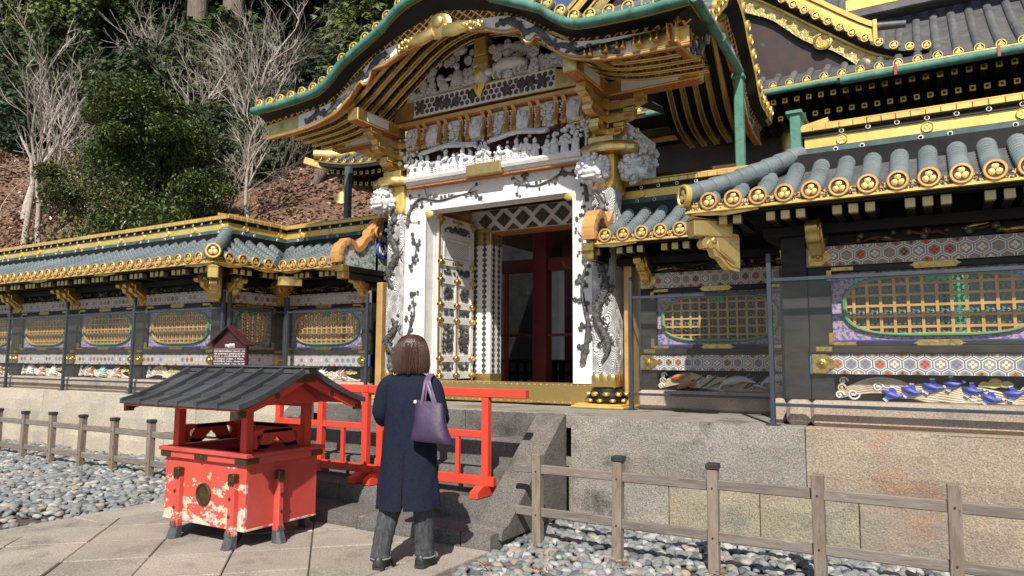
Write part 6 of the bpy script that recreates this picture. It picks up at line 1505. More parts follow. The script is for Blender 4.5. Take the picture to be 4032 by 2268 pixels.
# --- glossy evergreen shrub
LGL = leafmat('glossy_leaf', (.036,.060,.016), (.065,.092,.026), .22, .0); LGL2 = leafmat('glossy_leaf_glint', (.12,.15,.055), (.09,.12,.04), .25, 0.)  # pale leaves carry the sun's reflection as base colour
def shrub(label, foot, w, h, n, seed, size=.085, stems=5):
    t = thing('evergreen_shrub', label, 'shrub', foot); g_ = np.random.default_rng(seed); P = []
    cl = [(g_.uniform(-.55,.55)*w*(1-.55*u), g_.uniform(-.4,.4)*w*(1-.5*u), h*(.08+.86*u), g_.uniform(.10,.26)*w*(1-.3*u)) for u in np.linspace(0,1,44)**.8]
    for c in cl:
        k = n//44; d = g_.normal(size=(k,3)); d /= np.linalg.norm(d,axis=1)[:,None]; q = g_.random(k)**.45
        P.append(np.array(c[:3])+d*(c[3]*q)[:,None]*np.array([1,1,.75]))
    P = np.vstack(P); P = P[P[:,2] > .05]; V, F = leafquads(P, size, g_, .9, .5)
    place('foliage', npmesh('foliage', V, F, [LGL,LGL2], False, (g_.random(len(F)) < .42).astype(int)), t)
    b = MB(); rr = random.Random(seed)
    for k in range(stems):
        a = rr.uniform(0,6.28); x, y = rr.uniform(-.4,.4), rr.uniform(-.4,.4)
        b.tube([(x,y,-.2),(x+.2*math.cos(a),y+.2*math.sin(a),h*.35),(x+.5*math.cos(a),y+.5*math.sin(a),h*.75)],[.06,.045,.02],6)
    b.build('stems', STEMM, t, None, True, 60); return t
STEMM = mat('pale_stem_bark', (.46,.40,.34), (.30,.255,.215), rough=.85, ns=9, stretch=(2,2,.6), bump=.004, bs=40); STEMD = mat('grey_stem_bark', (.22,.18,.15), (.14,.115,.095), rough=.9, ns=9)
f1 = onhill(325,23); f1.z -= .2
shrub('big glossy evergreen shrub on the hillside above the tiled wall roof', f1, 4.9, 5.9, 62000, 21, .058)
f1 = onhill(455,23); shrub('lower glossy evergreen shrub under the bare pale branches', f1, 2.6, 3.4, 16000, 22, .058)
f1 = onhill(225,22); shrub('small glossy evergreen shrub at the edge of the leaf litter', f1, 1.6, 2.6, 8000, 23, .058)
# --- bare trees
def bare(key, seed, h, r0, m, spread=.75, depth=6, up=.25, start=.3):
    if key in CACHE: return CACHE[key]
    rr = random.Random(seed); b = MB()
    def grow(p, d, L, r, lv):
        n = 4; P = [p]; Rr = [r]; q = p.copy(); dd = d.copy()
        for k in range(n):
            dd = (dd + Vector((rr.gauss(0,.13),rr.gauss(0,.13),rr.gauss(0,.10)+up*.12))).normalized(); q = q + dd*(L/n); P.append(q.copy()); Rr.append(lerp(r,r*.62,(k+1)/n))
        b.tube([tuple(x) for x in P], Rr, 5 if lv < 3 else 3, 0, False)
        if lv >= depth: return
        nb = 3 if lv < 2 else rr.choice((1,2,2))
        for k in range(nb):
            i = rr.randrange(1 if lv else 2, n+1); ax = Vector((rr.gauss(0,1),rr.gauss(0,1),rr.gauss(0,.6))).normalized(); nd = (dd + ax*rr.uniform(.5,1.)*spread).normalized()
            grow(P[i], nd, L*rr.uniform(.58,.82), max(.0065, Rr[i]*rr.uniform(.5,.7)), lv+1)
        grow(P[-1], dd, L*.75, Rr[-1]*.95, lv+1)
    grow(Vector((0,0,-.2)), Vector((rr.gauss(0,.12),rr.gauss(0,.12),1)).normalized(), h*start, r0, 0)
    CACHE[key] = b.mesh(key, m, True, 80); return CACHE[key]
B1 = bare('bare_limbs', 3, 8, .11, STEMM, .95, 5, .05); B2 = bare('bare_limbs_b', 8, 8, .09, STEMM, 1.05, 5, .0); B3 = bare('bare_limbs_c', 14, 7, .08, STEMM, .7, 5, .35); B4 = bare('bare_limbs_d', 21, 5, .05, STEMD, .8, 4)
spec = [(45,29,B1,.95,.6,'pale bare tree spreading over the brown leaf slope'),(-60,27,B2,1.1,2.2,'pale bare tree with long sweeping twigs at the end of the leaf slope'),(478,28,B3,1.0,.3,'slim pale bare tree between the evergreen shrub and the cedar trunk'),
        (590,27,B1,.85,3.9,'spreading pale bare tree before the dark wood near the gate eave'),(665,27,B2,.85,1.1,'bushy pale bare tree rising beside the curved gate eave'),(215,25,B3,.8,4.4,'thin bare tree standing up through the glossy shrub'),
        (555,24,B2,.55,5.2,'low bare thicket tree above the roof corner'),(365,33,B3,1.1,2.0,'tall thin bare tree behind the big glossy shrub')]
for px, d, me, s_, rz, lab in spec:
    t = thing('bare_tree', lab, 'tree', onhill(px,d), rz); t.scale = (s_,s_,s_); place('limbs', me, t)
for i, (px, d) in enumerate(((105,33),(270,30),(515,30),(640,28),(700,33),(760,30),(620,23),(560,36),(420,22.5),(90,26),(690,24))):
    t = thing('bare_sapling', 'small bare sapling with fine twigs in the undergrowth', 'sapling', onhill(px,d), i*1.9, 'bare saplings in the undergrowth'); s_ = .8+.12*(i % 5); t.scale = (s_,)*3; place('limbs', B4 if i % 3 else B3, t)
# leaning trunk behind the downpipe and the pale straight stem left
f2 = onhill(775,25); b = MB(); b.tube([(0,0,-.3),(.75,.5,1.3),(1.5,1.0,2.9),(2.2,1.5,4.6)],[.16,.15,.14,.11],9); b.build('trunk', BARK, tag(thing('leaning_tree','x y z w','tree',f2),'pale dead trunk leaning across the leaf slope behind the downpipe','tree'), None, True, 60)
f2 = onhill(48,27); b = MB(); b.tube([(0,0,-.2),(.06,.05,1.0),(.16,.10,2.2)],[.10,.09,.075],9); b.tube([(.16,.10,2.2),(-.3,.2,3.2),(-.9,.1,4.0)],[.07,.05,.02],6); b.tube([(.16,.10,2.2),(.6,.1,3.0),(1.3,.0,3.6)],[.06,.045,.02],6)
b.build('trunk', STEMM, thing('pale_trunk_tree','short pale trunk standing on the brown leaf litter','tree',f2), None, True, 60)
# ------------------------------------------------------------------ offering box with its little roof
BX = thing('offering_box', 'red lacquered offering box with small black roof on splayed legs before the stairs', 'offering box', (-5.05,4.06,0)); BM = T(5.05,-4.06,0)
def bb(b, name, mats, parent=None, smooth=False, ang=40): return b.build(name, mats, parent or BX, BM if parent is None else None, smooth, ang)
BRED = mat('faded_red_lacquer', (.50,.068,.052), (.43,.052,.040), rough=.45, ns=3, bump=.0008, bs=30, third=((.54,.10,.078), 1.3, .5, .7))
def peel(th):
    m = mat('peeling_red_lacquer', (.50,.062,.046), (.54,.085,.058), rough=.5, ns=3); N, L, B = nodes(m); src = B.inputs['Base Color'].links[0].from_socket
    g_ = N.new('ShaderNodeNewGeometry'); sx = N.new('ShaderNodeSeparateXYZ'); L.new(g_.outputs['Position'], sx.inputs[0])
    mp = N.new('ShaderNodeMapping'); mp.inputs['Scale'].default_value = (1,1,1.5); L.new(g_.outputs['Position'], mp.inputs[0])
    n = N.new('ShaderNodeTexNoise'); n.inputs['Scale'].default_value = 5.2; n.inputs['Detail'].default_value = 9; n.inputs['Roughness'].default_value = .72; L.new(mp.outputs[0], n.inputs['Vector'])
    hz_ = N.new('ShaderNodeMapRange'); hz_.inputs[1].default_value = .15; hz_.inputs[2].default_value = .60; hz_.inputs[3].default_value = .055; hz_.inputs[4].default_value = -.055; L.new(sx.outputs[2], hz_.inputs[0])
    ad = N.new('ShaderNodeMath'); L.new(n.outputs[0], ad.inputs[0]); L.new(hz_.outputs[0], ad.inputs[1])
    r = N.new('ShaderNodeMapRange'); r.inputs[1].default_value = th; r.inputs[2].default_value = th+.013; L.new(ad.outputs[0], r.inputs[0])
    n2 = N.new('ShaderNodeTexNoise'); n2.inputs['Scale'].default_value = 11; n2.inputs['Detail'].default_value = 6; L.new(g_.outputs['Position'], n2.inputs['Vector'])
    cr = N.new('ShaderNodeValToRGB'); e = cr.color_ramp.elements; e[0].position = .40; e[0].color = (.60,.46,.28,1); e[1].position = .60; e[1].color = (.42,.36,.34,1); k = cr.color_ramp.elements.new(.5); k.color = (.62,.53,.42,1); L.new(n2.outputs[0], cr.inputs[0])
    mx = N.new('ShaderNodeMix'); mx.data_type = 'RGBA'; L.new(src, mx.inputs[6]); L.new(cr.outputs[0], mx.inputs[7]); L.new(r.outputs[0], mx.inputs[0]); L.new(mx.outputs[2], B.inputs['Base Color'])
    bp = N.new('ShaderNodeBump'); bp.invert = True; bp.inputs['Distance'].default_value = .002; L.new(r.outputs[0], bp.inputs['Height']); L.new(bp.outputs[0], B.inputs['Normal']); return m
PEEL = peel(.535); PEELL = peel(.60); BRONZE = mat('dark_bronze', (.14,.10,.045), (.085,.06,.03), rough=.45, metal=.8, ns=14, bump=.001, bs=60)
LEADF = mat('black_lead_foot', (.045,.047,.052), (.09,.09,.095), rough=.5, ns=12, bump=.002, bs=40); ROOFB = mat('black_sheet_roof', (.040,.042,.047), (.072,.075,.082), rough=.42, ns=3, third=((.11,.105,.10), 16, .64, .76), per=.15)
x0, x1, y0, y1 = -5.55, -4.55, 3.70, 4.42
bb(MB().cbox(x0,x1,y0,y0+.022,.13,.622,.003),'front_panel',PEEL); bb(MB().cbox(x0,x1,y1-.022,y1,.13,.622,.003),'back_panel',BRED)
bb(MB().cbox(x0,x0+.022,y0+.0225,y1-.0225,.13,.622,.003),'side_panel',BRED); bb(MB().cbox(x1-.022,x1,y0+.0225,y1-.0225,.13,.622,.003),'side_panel',BRED)
bb(MB().box(x0+.023,x1-.023,y0+.023,y1-.023,.14,.16),'bottom_panel',BLACK)
bb(MB().cbox(x0-.004,x1+.004,y0-.004,y0+.02,.126,.142,.002).cbox(x1-.02,x1+.004,y0+.021,y1+.004,.126,.142,.002),'bottom_batten',PEEL)
def rimring(o, z0, z1, w, name, m):
    for nm, (a, c, d, e) in enumerate(((x0-o,x1+o,y0-o,y0-o+w),(x0-o,x1+o,y1+o-w,y1+o),(x0-o,x0-o+w,y0-o+w+.001,y1+o-w-.001),(x1+o-w,x1+o,y0-o+w+.001,y1+o-w-.001))): bb(MB().cbox(a,c,d,e,z0,z1,.004),name,m)
rimring(.028,.623,.676,.09,'lid_rim',PEELL); rimring(.045,.6765,.708,.10,'ledge_board',BRED)
for sx, xx in ((1,x1+.028),(-1,x0-.028)):
    for sy, yy in ((-1,y0-.028),(1,y1+.028)):
        P = MB(); a, c = sorted((xx,xx-sx*.13)); P.box(a-(.003 if sx<0 else 0),c+(.003 if sx>0 else 0),*sorted((yy+sy*.0035,yy-sy*.01)),.628,.672); d, e = sorted((yy-sy*.0105,yy-sy*.12)); P.box(*sorted((xx+sx*.0035,xx-sx*.01)),d,e,.628,.672)
        bb(P,'bronze_corner',BRONZE)
bb(MB().cbox(-5.14,-4.98,y0-.034,y0-.0285,.632,.668,.002).lathe([(.022,0),(.016,-.012),(.001,-.014)],10,(-5.06,y0-.034,.65),'y',0,False),'bronze_lock',BRONZE)
cr_ = MB(); cr_.lathe([(.088,0),(.088,-.012),(.080,-.017),(.072,-.013),(.07,-.008),(.001,-.008)],26,(-5.04,y0-.0005,.36),'y',0,False); q_ = MB(); leafcrest(q_,.068,0,-.009); cr_.add(q_,T(-5.04,y0,.36)); bb(cr_,'bronze_crest',BRONZE,None,True,40)
def leg(M, peelm):
    t = bb(MB(),'leg',BRED) if False else None
    b = MB(); prof = [(.545,.028,-.050,-.002),(.52,.028,-.052,-.002),(.17,.031,-.058,-.002),(.095,.034,-.066,-.0),(.0,.046,-.100,-.012)]
    for (z,w,ya,yb) in prof: b.v += [(-w*.6,ya,z),(w*.6,ya,z),(w,lerp(ya,yb,.35),z),(w,yb,z),(-w,yb,z),(-w,lerp(ya,yb,.35),z)]
    for i in range(4):
        for k in range(6): b.f.append((i*6+k,(i+1)*6+k,(i+1)*6+(k+1)%6,i*6+(k+1)%6)); b.m.append(0 if i < 3 else 1)
    b.f += [tuple(range(6)),tuple(range(24,30))[::-1]]; b.m += [0,1]
    o = b.build('leg',[peelm,LEADF],BX,BM @ M)
    for z in (.37,.24): MB().lathe([(.013,0),(.012,-.008),(.001,-.012)],6,(0,-.056,z),'y',0,False).build('bolt',BRONZE,o)
    c = MB(); c.cbox(-.033,.033,-.058,.0,.485,.552,.006); c.prism([(-.033,.486),(-.02,.46),(-.012,.48),(0,.455),(.012,.48),(.02,.46),(.033,.486)],-.0565,-.0525,'xz'); c.build('bronze_cap',BRONZE,o)
    c = MB()
    for (xa) in (-.022,0,.022): c.prism([(xa-.011,.09),(xa,.135),(xa+.011,.09)],-.0685,-.055,'xz')
    c.build('foot_sleeve_point',LEADF,o)
leg(T(-5.33,y0,0),PEELL); leg(T(-4.66,y0,0),PEELL); leg(T(x1,4.0,0) @ RZ(R_(90)),BRED); leg(T(x0,4.06,0) @ RZ(R_(-90)),BRED); leg(T(-4.72,y1,0) @ RZ(R_(180)),BRED); leg(T(-5.35,y1,0) @ RZ(R_(180)),BRED)
for px in (-5.47,-4.63):
    for py in (3.755,4.355): bb(MB().cbox(px-.034,px+.034,py-.034,py+.034,.708,1.12,.004),'roof_post',REDD if False else RED)
def openboard(L, h):                                       # board with a cloud shaped opening, in xz
    P = [(-.40,.0),(-.39,.2),(-.34,.30),(-.26,.33),(-.12,.34),(0,.34),(.12,.34),(.26,.33),(.34,.30),(.39,.2),(.40,0),(.37,-.2),(.30,-.32),(.2,-.33),(.11,-.33),(.08,-.12),(.045,-.06),(.03,.06),(0,.10),(-.03,.06),(-.045,-.06),(-.08,-.12),(-.11,-.33),(-.2,-.33),(-.30,-.32),(-.37,-.2)]
    P = [(a*L,c*h*.95) for a, c in P]; n = len(P); O = []
    for x, z in P:
        k = max(abs(x)/(L/2), abs(z)/(h/2)); O.append((x/k,z/k))
    b = MB(); 
    for y in (-.009,.009): b.strip([(p[0],y,p[1]) for p in O],[(p[0],y,p[1]) for p in P],0,True)
    b.strip([(p[0],-.009,p[1]) for p in P],[(p[0],.009,p[1]) for p in P],0,True); b.box(-L/2,L/2,-.009,.009,h/2-.001,h/2+.006); return b
ob_ = openboard(.77,.145)
ob_.build('openwork_board',RED,BX,BM @ T(-5.05,4.355,.795)); openboard(.53,.145).build('openwork_board',RED,BX,BM @ T(-4.63,4.055,.795) @ RZ(R_(90))); openboard(.53,.145).build('openwork_board',RED,BX,BM @ T(-5.47,4.055,.795) @ RZ(R_(90)))
bb(MB().cbox(-5.52,-4.58,3.73,3.785,1.03,1.075,.004),'roof_beam',RED); bb(MB().cbox(-5.52,-4.58,4.325,4.38,1.03,1.075,.004),'roof_beam',RED)
rp = [(p.x,p.y) for p in smooth_curve([(0,1.325,0),(.16,1.246,0),(.33,1.168,0),(.49,1.103,0),(.64,1.060,0)],4)]; ry = 4.03; rxa, rxb = -5.71, -4.28
rfz = lambda d: interp(d, rp)
for sg in (-1,1):
    for c in range(6):
        xa, xb = lerp(rxa,rxb,c/6)+.012, lerp(rxa,rxb,(c+1)/6)-.012
        for r in range(3):
            da, db = .05+r*.197, .05+(r+1)*.197; b = MB(); n = 4; top = []; 
            for q in range(n+1):
                d = lerp(da,db,q/n); top.append((ry+sg*d, rfz(d)+.010+.018*(q/n)))
            P = top+[(t_[0],t_[1]-.020) for t_ in top[::-1]]; b.prism(P if sg < 0 else P[::-1],xa,xb,'yz'); bb(b,'roof_panel',ROOFB)
    for c in range(7):
        xx = lerp(rxa,rxb,c/6); D = [.04+.61*q/9 for q in range(10)]
        b = MB(); P = [(ry+sg*d,rfz(d)+.058-.012*q/9) for q, d in enumerate(D)]+[(ry+sg*d,rfz(d)+.005) for d in D[::-1]]; b.prism(P if sg < 0 else P[::-1],xx-.016,xx+.016,'yz'); bb(b,'roof_batten',ROOFB)
    D = [.0+.63*q/9 for q in range(10)]
    b = MB(); P = [(ry+sg*d,rfz(d)+.003) for d in D]+[(ry+sg*d,rfz(d)-.012) for d in D[::-1]]; b.prism(P if sg < 0 else P[::-1],rxa+.01,rxb-.01,'yz'); bb(b,'roof_boarding',REDD)
    for xx in (rxa+.03,rxb-.03):
        b = MB(); P = [(ry+sg*d,rfz(d)-.012) for d in D]+[(ry+sg*d,rfz(d)-.075+.02*q/9) for q, d in reversed(list(enumerate(D)))]; b.prism(P if sg < 0 else P[::-1],xx-.014,xx+.014,'yz'); o = bb(b,'bargeboard',RED)
        for d in (.28,): MB().lathe([(.022,-.018),(.022,.018)],12,(xx,ry+sg*d,rfz(d)-.04),'x').build('bronze_disc',BRONZE,o)
        MB().box(xx-.0155,xx+.0155,*sorted((ry+sg*.002,ry+sg*.10)),1.245,1.30).build('bronze_apex_plate',BRONZE,o); MB().box(xx-.0155,xx+.0155,*sorted((ry+sg*.56,ry+sg*.632)),1.005,1.055).build('bronze_tip',BRONZE,o)
bb(MB().cbox(rxa-.03,rxb+.05,ry-.045,ry+.045,1.312,1.358,.006).cbox(rxa-.05,rxb+.07,ry-.06,ry+.06,1.359,1.372,.004),'ridge_box',ROOFB)
for gx in (-4.44,-5.58): bb(MB().prism([(3.76,1.075),(4.30,1.075),(4.03,1.255)],gx,gx+.02,'yz'),'gable_board',RED)
# ------------------------------------------------------------------ notice board
NB = thing('notice_board', 'maroon gabled notice board with white Japanese text behind the offering box', 'sign', (-6.36,4.9,-.05)); NM = T(6.36,-4.9,.05)
def nb(b, name, m, parent=None): return b.build(name, m, parent or NB, NM if parent is None else None)
pn = nb(MB().prism([(-6.63,1.05),(-6.09,1.05),(-6.09,1.58),(-6.36,1.755),(-6.63,1.58)],4.89,4.92,'xz'),'board_panel',MAROON)
for sg in (-1,1): MB().beam((-6.36,4.89,1.768),(-6.36+sg*.315,4.89,1.565),.09,.014,(0,0,1)).build('board_roof',MAROON,NB,NM)
for px in (-6.32,): nb(MB().cbox(px-.04,px+.04,4.93,5.0,-.15,1.5,.005),'post',WOODD if False else BLACKW)
LET = mat('white_lettering', (.80,.79,.77), rough=.6)
def lettering(name, body, size, x, z, parent):
    cu = bpy.data.curves.new(name,'FONT'); cu.body = body; cu.size = size; cu.align_x = 'CENTER'; cu.align_y = 'CENTER'; cu.offset = .0015; cu.resolution_u = 2; cu.extrude = .0006
    o = bpy.data.objects.new(name, cu); COL.objects.link(o); dg = bpy.context.evaluated_depsgraph_get(); dg.update(); me = bpy.data.meshes.new_from_object(o.evaluated_get(dg)); bpy.data.objects.remove(o)
    me.materials.clear(); me.materials.append(LET); return place(name, me, parent, T(x,4.8885,z) @ RX(R_(90)))
lettering('title_lettering', '国宝', .032, -6.395, 1.563, pn); lettering('title_lettering', '唐門', .046, -6.325, 1.563, pn)
rr = random.Random(8); c = MB(); c.box(-6.61,-6.11,4.8875,4.8895,1.528,1.5305)
for row in range(15):
    z = 1.508-.0262*row; x = -6.605
    while x < -6.118:
        if rr.random() < .93:
            for q in range(rr.choice((2,3,3,4))):
                if rr.random() < .5: c.box(x,x+.014,4.8875,4.8895,z-.008+.0045*q,z-.006+.0045*q)
                else: xx = x+rr.uniform(.002,.013); c.box(xx,xx+.0025,4.8877,4.8897,z-.008,z+.008)
        x += .017
stuff(c.build('body_lettering',LET,pn))
# ------------------------------------------------------------------ the visitor
PER = thing('person', 'person seen from behind in long navy coat and dark jeans facing the gate', 'person', (-3.245,4.03,0), R_(20))
SKIN = mat('skin', (.52,.32,.23), (.48,.28,.20), rough=.5, ns=20); NAVY = mat('navy_wool', (.0095,.012,.025), (.014,.0175,.034), rough=.9, ns=60, bump=.0012, bs=400, spec=.15)
DENIM = mat('dark_grey_denim', (.030,.032,.037), (.085,.088,.095), rough=.85, ns=14, stretch=(4,4,1), lo=.4, hi=.72, bump=.0012, bs=220); SHOE = mat('black_shoe', (.014,.014,.016), (.03,.03,.032), rough=.45, ns=20); SOLE = mat('shoe_sole', (.028,.028,.03), rough=.6)
def hairmat():
    m = mat('brown_hair', (.030,.014,.009), (.085,.040,.024), rough=.30, ns=45, nd=3, stretch=(6,6,.35), lo=.35, hi=.7, spec=.6); N, L, B = nodes(m)
    g_ = N.new('ShaderNodeNewGeometry'); mp = N.new('ShaderNodeMapping'); mp.inputs['Scale'].default_value = (1,1,.05); L.new(g_.outputs['Position'], mp.inputs[0]); n = N.new('ShaderNodeTexNoise'); n.inputs['Scale'].default_value = 260; n.inputs['Detail'].default_value = 2
    L.new(mp.outputs[0], n.inputs['Vector']); bp = N.new('ShaderNodeBump'); bp.inputs['Distance'].default_value = .003; L.new(n.outputs[0], bp.inputs['Height']); L.new(bp.outputs[0], B.inputs['Normal']); return m
HAIR = hairmat()
fl, fr_ = (-.165,-.085), (.115,.025)                        # feet (local x, y)
def skinned(name, verts, edges, rad, m, parent, root=0, sub=2):
    me = bpy.data.meshes.new(name); me.from_pydata(verts, edges, []); o = bpy.data.objects.new(name, me); COL.objects.link(o)
    sk = o.modifiers.new('skin','SKIN'); sk.use_smooth_shade = True; s_ = o.modifiers.new('sub','SUBSURF'); s_.levels = s_.render_levels = sub
    for i, v in enumerate(me.skin_vertices[0].data): v.radius = (rad[i] if hasattr(rad[i],'__len__') else (rad[i],rad[i])); v.use_root = (i == root)
    dg = bpy.context.evaluated_depsgraph_get(); dg.update(); me2 = bpy.data.meshes.new_from_object(o.evaluated_get(dg)); bpy.data.objects.remove(o); me2.materials.clear(); me2.materials.append(m)
    me2.polygons.foreach_set('use_smooth',[True]*len(me2.polygons)); return place(name, me2, parent)
bv = [(0,0,.80),(0,0,.95),(0,.0,1.10),(0,-.01,1.25),(0,-.005,1.335),(0,.0,1.38),(0,.02,1.46),(0,.02,1.54),
      (-.08,0,.77),(-.115,.0,.43),(fl[0],fl[1],.10),(fl[0],fl[1]+.13,.035),(.08,0,.77),(.11,.01,.43),(fr_[0],fr_[1],.10),(fr_[0]+.05,fr_[1]+.13,.035),
      (-.13,-.005,1.265),(-.185,.0,1.05),(-.12,.22,1.10),(-.07,.29,1.14),(.13,-.005,1.265),(.185,.0,1.05),(.12,.22,1.10),(.07,.29,1.14)]
be = [(0,1),(1,2),(2,3),(3,4),(4,5),(5,6),(6,7),(0,8),(8,9),(9,10),(10,11),(0,12),(12,13),(13,14),(14,15),(3,16),(16,17),(17,18),(18,19),(3,20),(20,21),(21,22),(22,23)]
br = [(.13,.10),(.115,.085),(.135,.09),(.13,.085),.05,.05,.075,.068,.075,.05,.034,.03,.075,.05,.034,.03,.05,.042,.03,.024,.05,.042,.03,.024]
body = skinned('body', bv, be, br, SKIN, PER)
for s_ in (-1,1):                                            # hands raised in front, holding nothing visible
    base = Vector((s_*.065,.30,1.145)); V_ = [tuple(base)]; E_ = []; Rd = [.022]
    V_.append((base.x-s_*.005,base.y+.045,base.z+.03)); E_.append((0,1)); Rd.append(.024)
    for k in range(4):
        a = (k-1.5)*.016; l = (.055,.065,.06,.048)[k]; i = len(V_); kx = base.x-s_*.008+a
        V_ += [(kx,base.y+.07,base.z+.05),(kx-s_*.01,base.y+.07+l*.5,base.z+.06),(kx-s_*.018,base.y+.06+l*.7,base.z+.045)]; E_ += [(1,i),(i,i+1),(i+1,i+2)]; Rd += [.0085,.008,.007]
    i = len(V_); V_ += [(base.x-s_*.03,base.y+.03,base.z+.035),(base.x-s_*.045,base.y+.06,base.z+.055),(base.x-s_*.042,base.y+.085,base.z+.06)]; E_ += [(0,i),(i,i+1),(i+1,i+2)]; Rd += [.011,.009,.008]
    skinned('hand', V_, E_, Rd, SKIN, body, 0, 1)
hd = MB(); hd.sph((0,.022,1.49),(.074,.092,.108),16,12); hd.sph((0,.112,1.478),(.012,.018,.02),8,6); hd.tube([(0,.10,1.51),(0,.113,1.485)],[.007,.011],6)
for s_ in (-1,1): hd.sph((s_*.078,.02,1.485),(.010,.02,.03),8,6)
hd.build('head', SKIN, body, None, True, 80)
fc = MB()
for s_ in (-1,1): fc.sph((s_*.03,.098,1.505),(.012,.008,.006),8,6,0); fc.tube([(s_*.015,.106,1.528),(s_*.03,.108,1.532),(s_*.046,.098,1.526)],.003,5,0)
fc.tube([(-.02,.106,1.438),(0,.112,1.436),(.02,.106,1.438)],.005,6,1); fc.build('facial_features', [BLACK, mat('lips',(.36,.12,.10),rough=.5)], body, None, True, 80)
# hair: blunt bob
h = MB(); n = 64; rows = []; rr = random.Random(4); ridg = [rr.uniform(-1,1) for _ in range(n)]
prof = [(1.612,.012),(1.608,.045),(1.594,.075),(1.57,.098),(1.535,.113),(1.49,.122),(1.45,.127),(1.41,.130),(1.375,.129),(1.35,.124),(1.336,.112)]
for z, r in prof:
    row = []
    for k in range(n):
        a = 2*math.pi*k/n; front = max(0, math.sin(a)); q = 1+.022*ridg[k]*min(1,(1.62-z)/.1)+.012*math.sin(k*2.6); rz_ = r*q
        zz = z + (front**2)*max(0,(1.53-z))*.92 - (.012*ridg[(k*3) % n] if z < 1.36 else 0)
        row.append((rz_*math.cos(a)*.98, .01+rz_*math.sin(a)*(1.02 if math.sin(a) < 0 else .96), zz))
    rows.append(row+[row[0]])
h.grid(rows); h.f.append(tuple(range(n))[::-1]); h.m.append(0)
for k in range(230):                                           # loose strands over the bob
    a = math.pi+rr.uniform(-.35,math.pi+.35); r0 = .121+rr.uniform(0,.006); P = []
    for z in (1.55,1.49,1.43,1.38,1.345-rr.uniform(0,.02)):
        r_ = interp(1.612-z,[(0,.01),(.062,.106),(.12,.122),(.2,.131),(.26,.128),(.3,.118)])+.002; P.append((r_*math.cos(a)*.98,.01+r_*math.sin(a)*1.02,z)); a += rr.uniform(-.05,.05)
    h.tube(P,[.002,.004,.0045,.004,.0008],4)
h.build('hair', HAIR, body, None, True, 50)
# coat
SECS0 = [(1.362,.070,.074,.004),(1.352,.088,.090,0),(1.335,.098,.094,-.004),(1.325,.120,.094,-.004),(1.30,.168,.098,-.004),(1.27,.196,.108,-.006),(1.22,.210,.120,-.008),(1.12,.214,.128,-.008),(1.0,.216,.134,-.006),(.88,.222,.140,-.004),(.76,.232,.148,0),(.64,.244,.155,0),(.52,.256,.161,0),(.43,.264,.165,0),(.405,.266,.166,0)]
secs = []
for q in range(len(SECS0)-1):
    A_, B_ = SECS0[q], SECS0[q+1]; m_ = max(1, int((A_[0]-B_[0])/.03))
    secs += [tuple(lerp(x, y, k/m_) for x, y in zip(A_, B_)) for k in range(m_)]
secs.append(SECS0[-1])
c = MB(); n = 72; rows = []
for i, (z, rx, ry_, oy) in enumerate(secs):
    row = []; rx = rx*(.84 if z > .9 else .86); ry_ *= .92
    for k in range(n+1):
        a = -math.pi/2 + 2*math.pi*k/n; low = max(0.,min(1.,(.95-z)/.5)); fold = 1+low*.026*math.sin(a*7+1.3+z*2)+low*.016*math.sin(a*12+z*5)+(.012*math.sin(a*5+z*17)+.008*math.sin(a*9-z*31))*(z < 1.28)
        x, y = rx*fold*math.copysign(abs(math.cos(a))**.85,math.cos(a)), oy+ry_*fold*math.sin(a)
        if z < .77 and k in (0,n): sl = .0015+.006*(.77-z)/.36; x += sl if k == 0 else -sl; y += .012
        if z < .77 and k in (1,n-1): x += (.004 if k == 1 else -.004)
        row.append((x,y,z+(.014*math.sin(a*1.0+.6) if z < .45 else 0)))
    rows.append(row)
rows.append([(p[0]*.95,p[1]*.95,p[2]+.012) for p in rows[-1]]); c.grid(rows)
coat = c.build('coat', NAVY, PER, None, True, 60)
MB().box(-.02,.02,-.128,-.122,.43,.75).build('vent_dark_strip', BLACK, coat)  # black strip darkening the inside of the open vent, in place of shade
k_ = MB(); k_.tube([(.088*math.cos(a),.092*math.sin(a)-.002,1.352+.006*math.sin(a)) for a in [2*math.pi*q/24 for q in range(25)]],.014,7,0,True,(1,1,1.5)); k_.build('collar', NAVY, coat, None, True, 60)
for s_ in (-1,1):
    P = smooth_curve([(s_*.11,-.005,1.285),(s_*.168,-.012,1.235),(s_*.200,-.012,1.13),(s_*.214,.01,1.035),(s_*.195,.085,1.005),(s_*.16,.16,1.04),(s_*.11,.225,1.095)],4); n_ = len(P)
    MB().tube([tuple(p) for p in P],[interp(q/(n_-1),[(0,.052),(.15,.068),(.35,.067),(.55,.066),(.75,.062),(1,.052)])*(1+.05*math.sin(q*1.9)*(q > 9)) for q in range(n_)],14).build('sleeve', NAVY, coat, None, True, 60)
